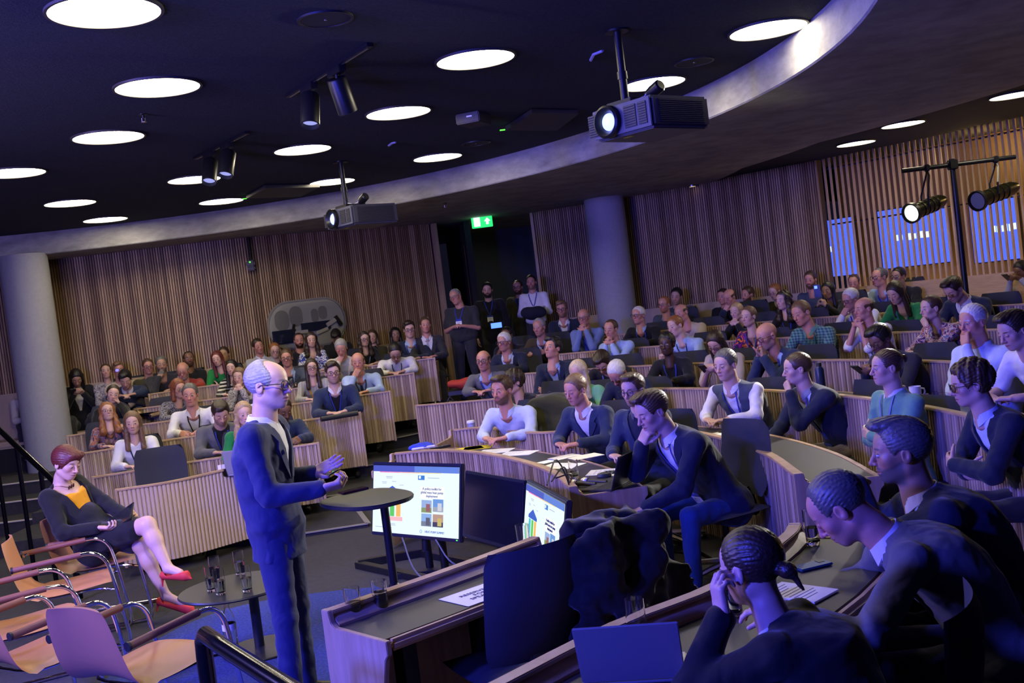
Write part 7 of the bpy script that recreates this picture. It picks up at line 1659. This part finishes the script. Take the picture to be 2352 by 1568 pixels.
# exit sign
p = at_y(1107, 509, 16.9); rt = tag(empty('exit_sign', tuple(p)), 'lit green emergency exit sign with white pictograms above the doorway', 'sign'); MB().box((0, 0, 0), (.335, .05, .185)).build('housing', emit('exit_green', (.02, .75, .16), 1.4), rt, bevel=.006); MB().box((-.08, -.027, 0), (.10, .004, .14)).build('door_pictogram', emit('exit_white', (.75, 1, .9), 1.8), rt)
MB().prism(None, [(x, -.027, z) for x, z in ((.035, 0), (.085, .055), (.135, 0), (.105, 0), (.105, -.05), (.065, -.05), (.065, 0))], [(x, -.030, z) for x, z in ((.035, 0), (.085, .055), (.135, 0), (.105, 0), (.105, -.05), (.065, -.05), (.065, 0))]).build('arrow_pictogram', MATS['exit_white'], rt); MB().box((0, 0, ZS+.1-p[2]-(.0)), (.03, .03, 2*(ZS+.1-p[2])-.185)).build('hanger', BLKPL, rt)
# light stand with two theatre spots
q = at_y(2217, 655, 10.9); zf_ = FL[6]; rt = tag(empty('light_stand', (q[0], q[1], zf_)), 'black stand with a crossbar in front of the slatted screen', 'stand'); zt_ = at_y(2190, 378, 10.9)[2]-zf_
MB().tube([(0, 0, 0), (0, 0, zt_+.06)], .030, 14).build('pole', BLACK, rt, smooth=True); MB().lathe([(0, 0), (.3, 0), (.3, .02), (0, .02)], 24).build('base', BLACK, rt)
e0, e1 = at_y(2074, 407, 10.9), at_y(2332, 366, 10.9); MB().tube([(e0[0]-q[0], e0[1]-q[1], zt_), (e1[0]-q[0], e1[1]-q[1], zt_)], .024, 12).build('crossbar', BLACK, rt, smooth=True); MB().box((0, 0, zt_), (.09, .09, .10)).build('clamp', BLACK, rt, bevel=.01)
for u, v, u2, v2, uc, lb in ((2092, 490, 2160, 462, 2130, 'theatre spotlight with a bright lens, left on the crossbar'), (2244, 462, 2325, 432, 2290, 'theatre spotlight, right on the crossbar')):
    a, b_ = at_y(u, v, 10.75), at_y(u2, v2, 11.0); ax = Vector(b_-a).normalized(); c = (a+b_)/2; rt = tag(empty('theatre_spot', tuple(a)), lb, 'spotlight'); M3 = Vector((0, 0, 1)).rotation_difference(ax).to_matrix(); Lh = (Vector(b_)-Vector(a)).length
    MB().lathe([(.088, 0), (.098, 0), (.098, .03), (.075, .05), (.075, Lh*.95), (.05, Lh*1.1), (0, Lh*1.12), (0, Lh*1.0), (.066, .04), (.088, .004)], 28, M=M3).build('barrel', plain('spot_barrel', (.05, .048, .02), .25, .8), rt, smooth=True); MB().lathe([(0, .012), (.087, .012), (.087, .018), (0, .018)], 28, M=M3).build('lens', emit('par_lens', (.85, .95, .85), 1.6) if 'bright' in lb else plain('lens_grey', (.22, .24, .22), .15), rt, smooth=True)
    MB().lathe([(.097, -.008), (.106, -.008), (.106, .035), (.097, .035)], 28, M=M3, close=True).build('rim', BLACK, rt, smooth=True)
    top = (0, 0, 0); m_ = Vector(c-a); zc_ = zt_+zf_-a[2]; x_ = at_y(uc, 400, 10.9)-a
    for s in (1, -1): MB().tube([(m_.x, m_.y+s*.085, m_.z), (m_.x, m_.y+s*.09, m_.z+.12), (x_[0], x_[1]+s*.04, zc_-.08), (x_[0], x_[1], zc_-.02)], .010, 6).build('yoke_arm', BLACK, rt)
    MB().box((x_[0], x_[1], zc_), (.05, .07, .07)).build('hook_clamp', BLACK, rt, bevel=.01)
    for k in range(4): MB().lathe([(.076, Lh*(.3+.15*k)), (.082, Lh*(.3+.15*k)), (.082, Lh*(.34+.15*k)), (.076, Lh*(.34+.15*k))], 24, M=M3, close=True).build('cooling_fin', plain('fin_metal', (.12, .11, .05), .25, .9), rt, smooth=True)
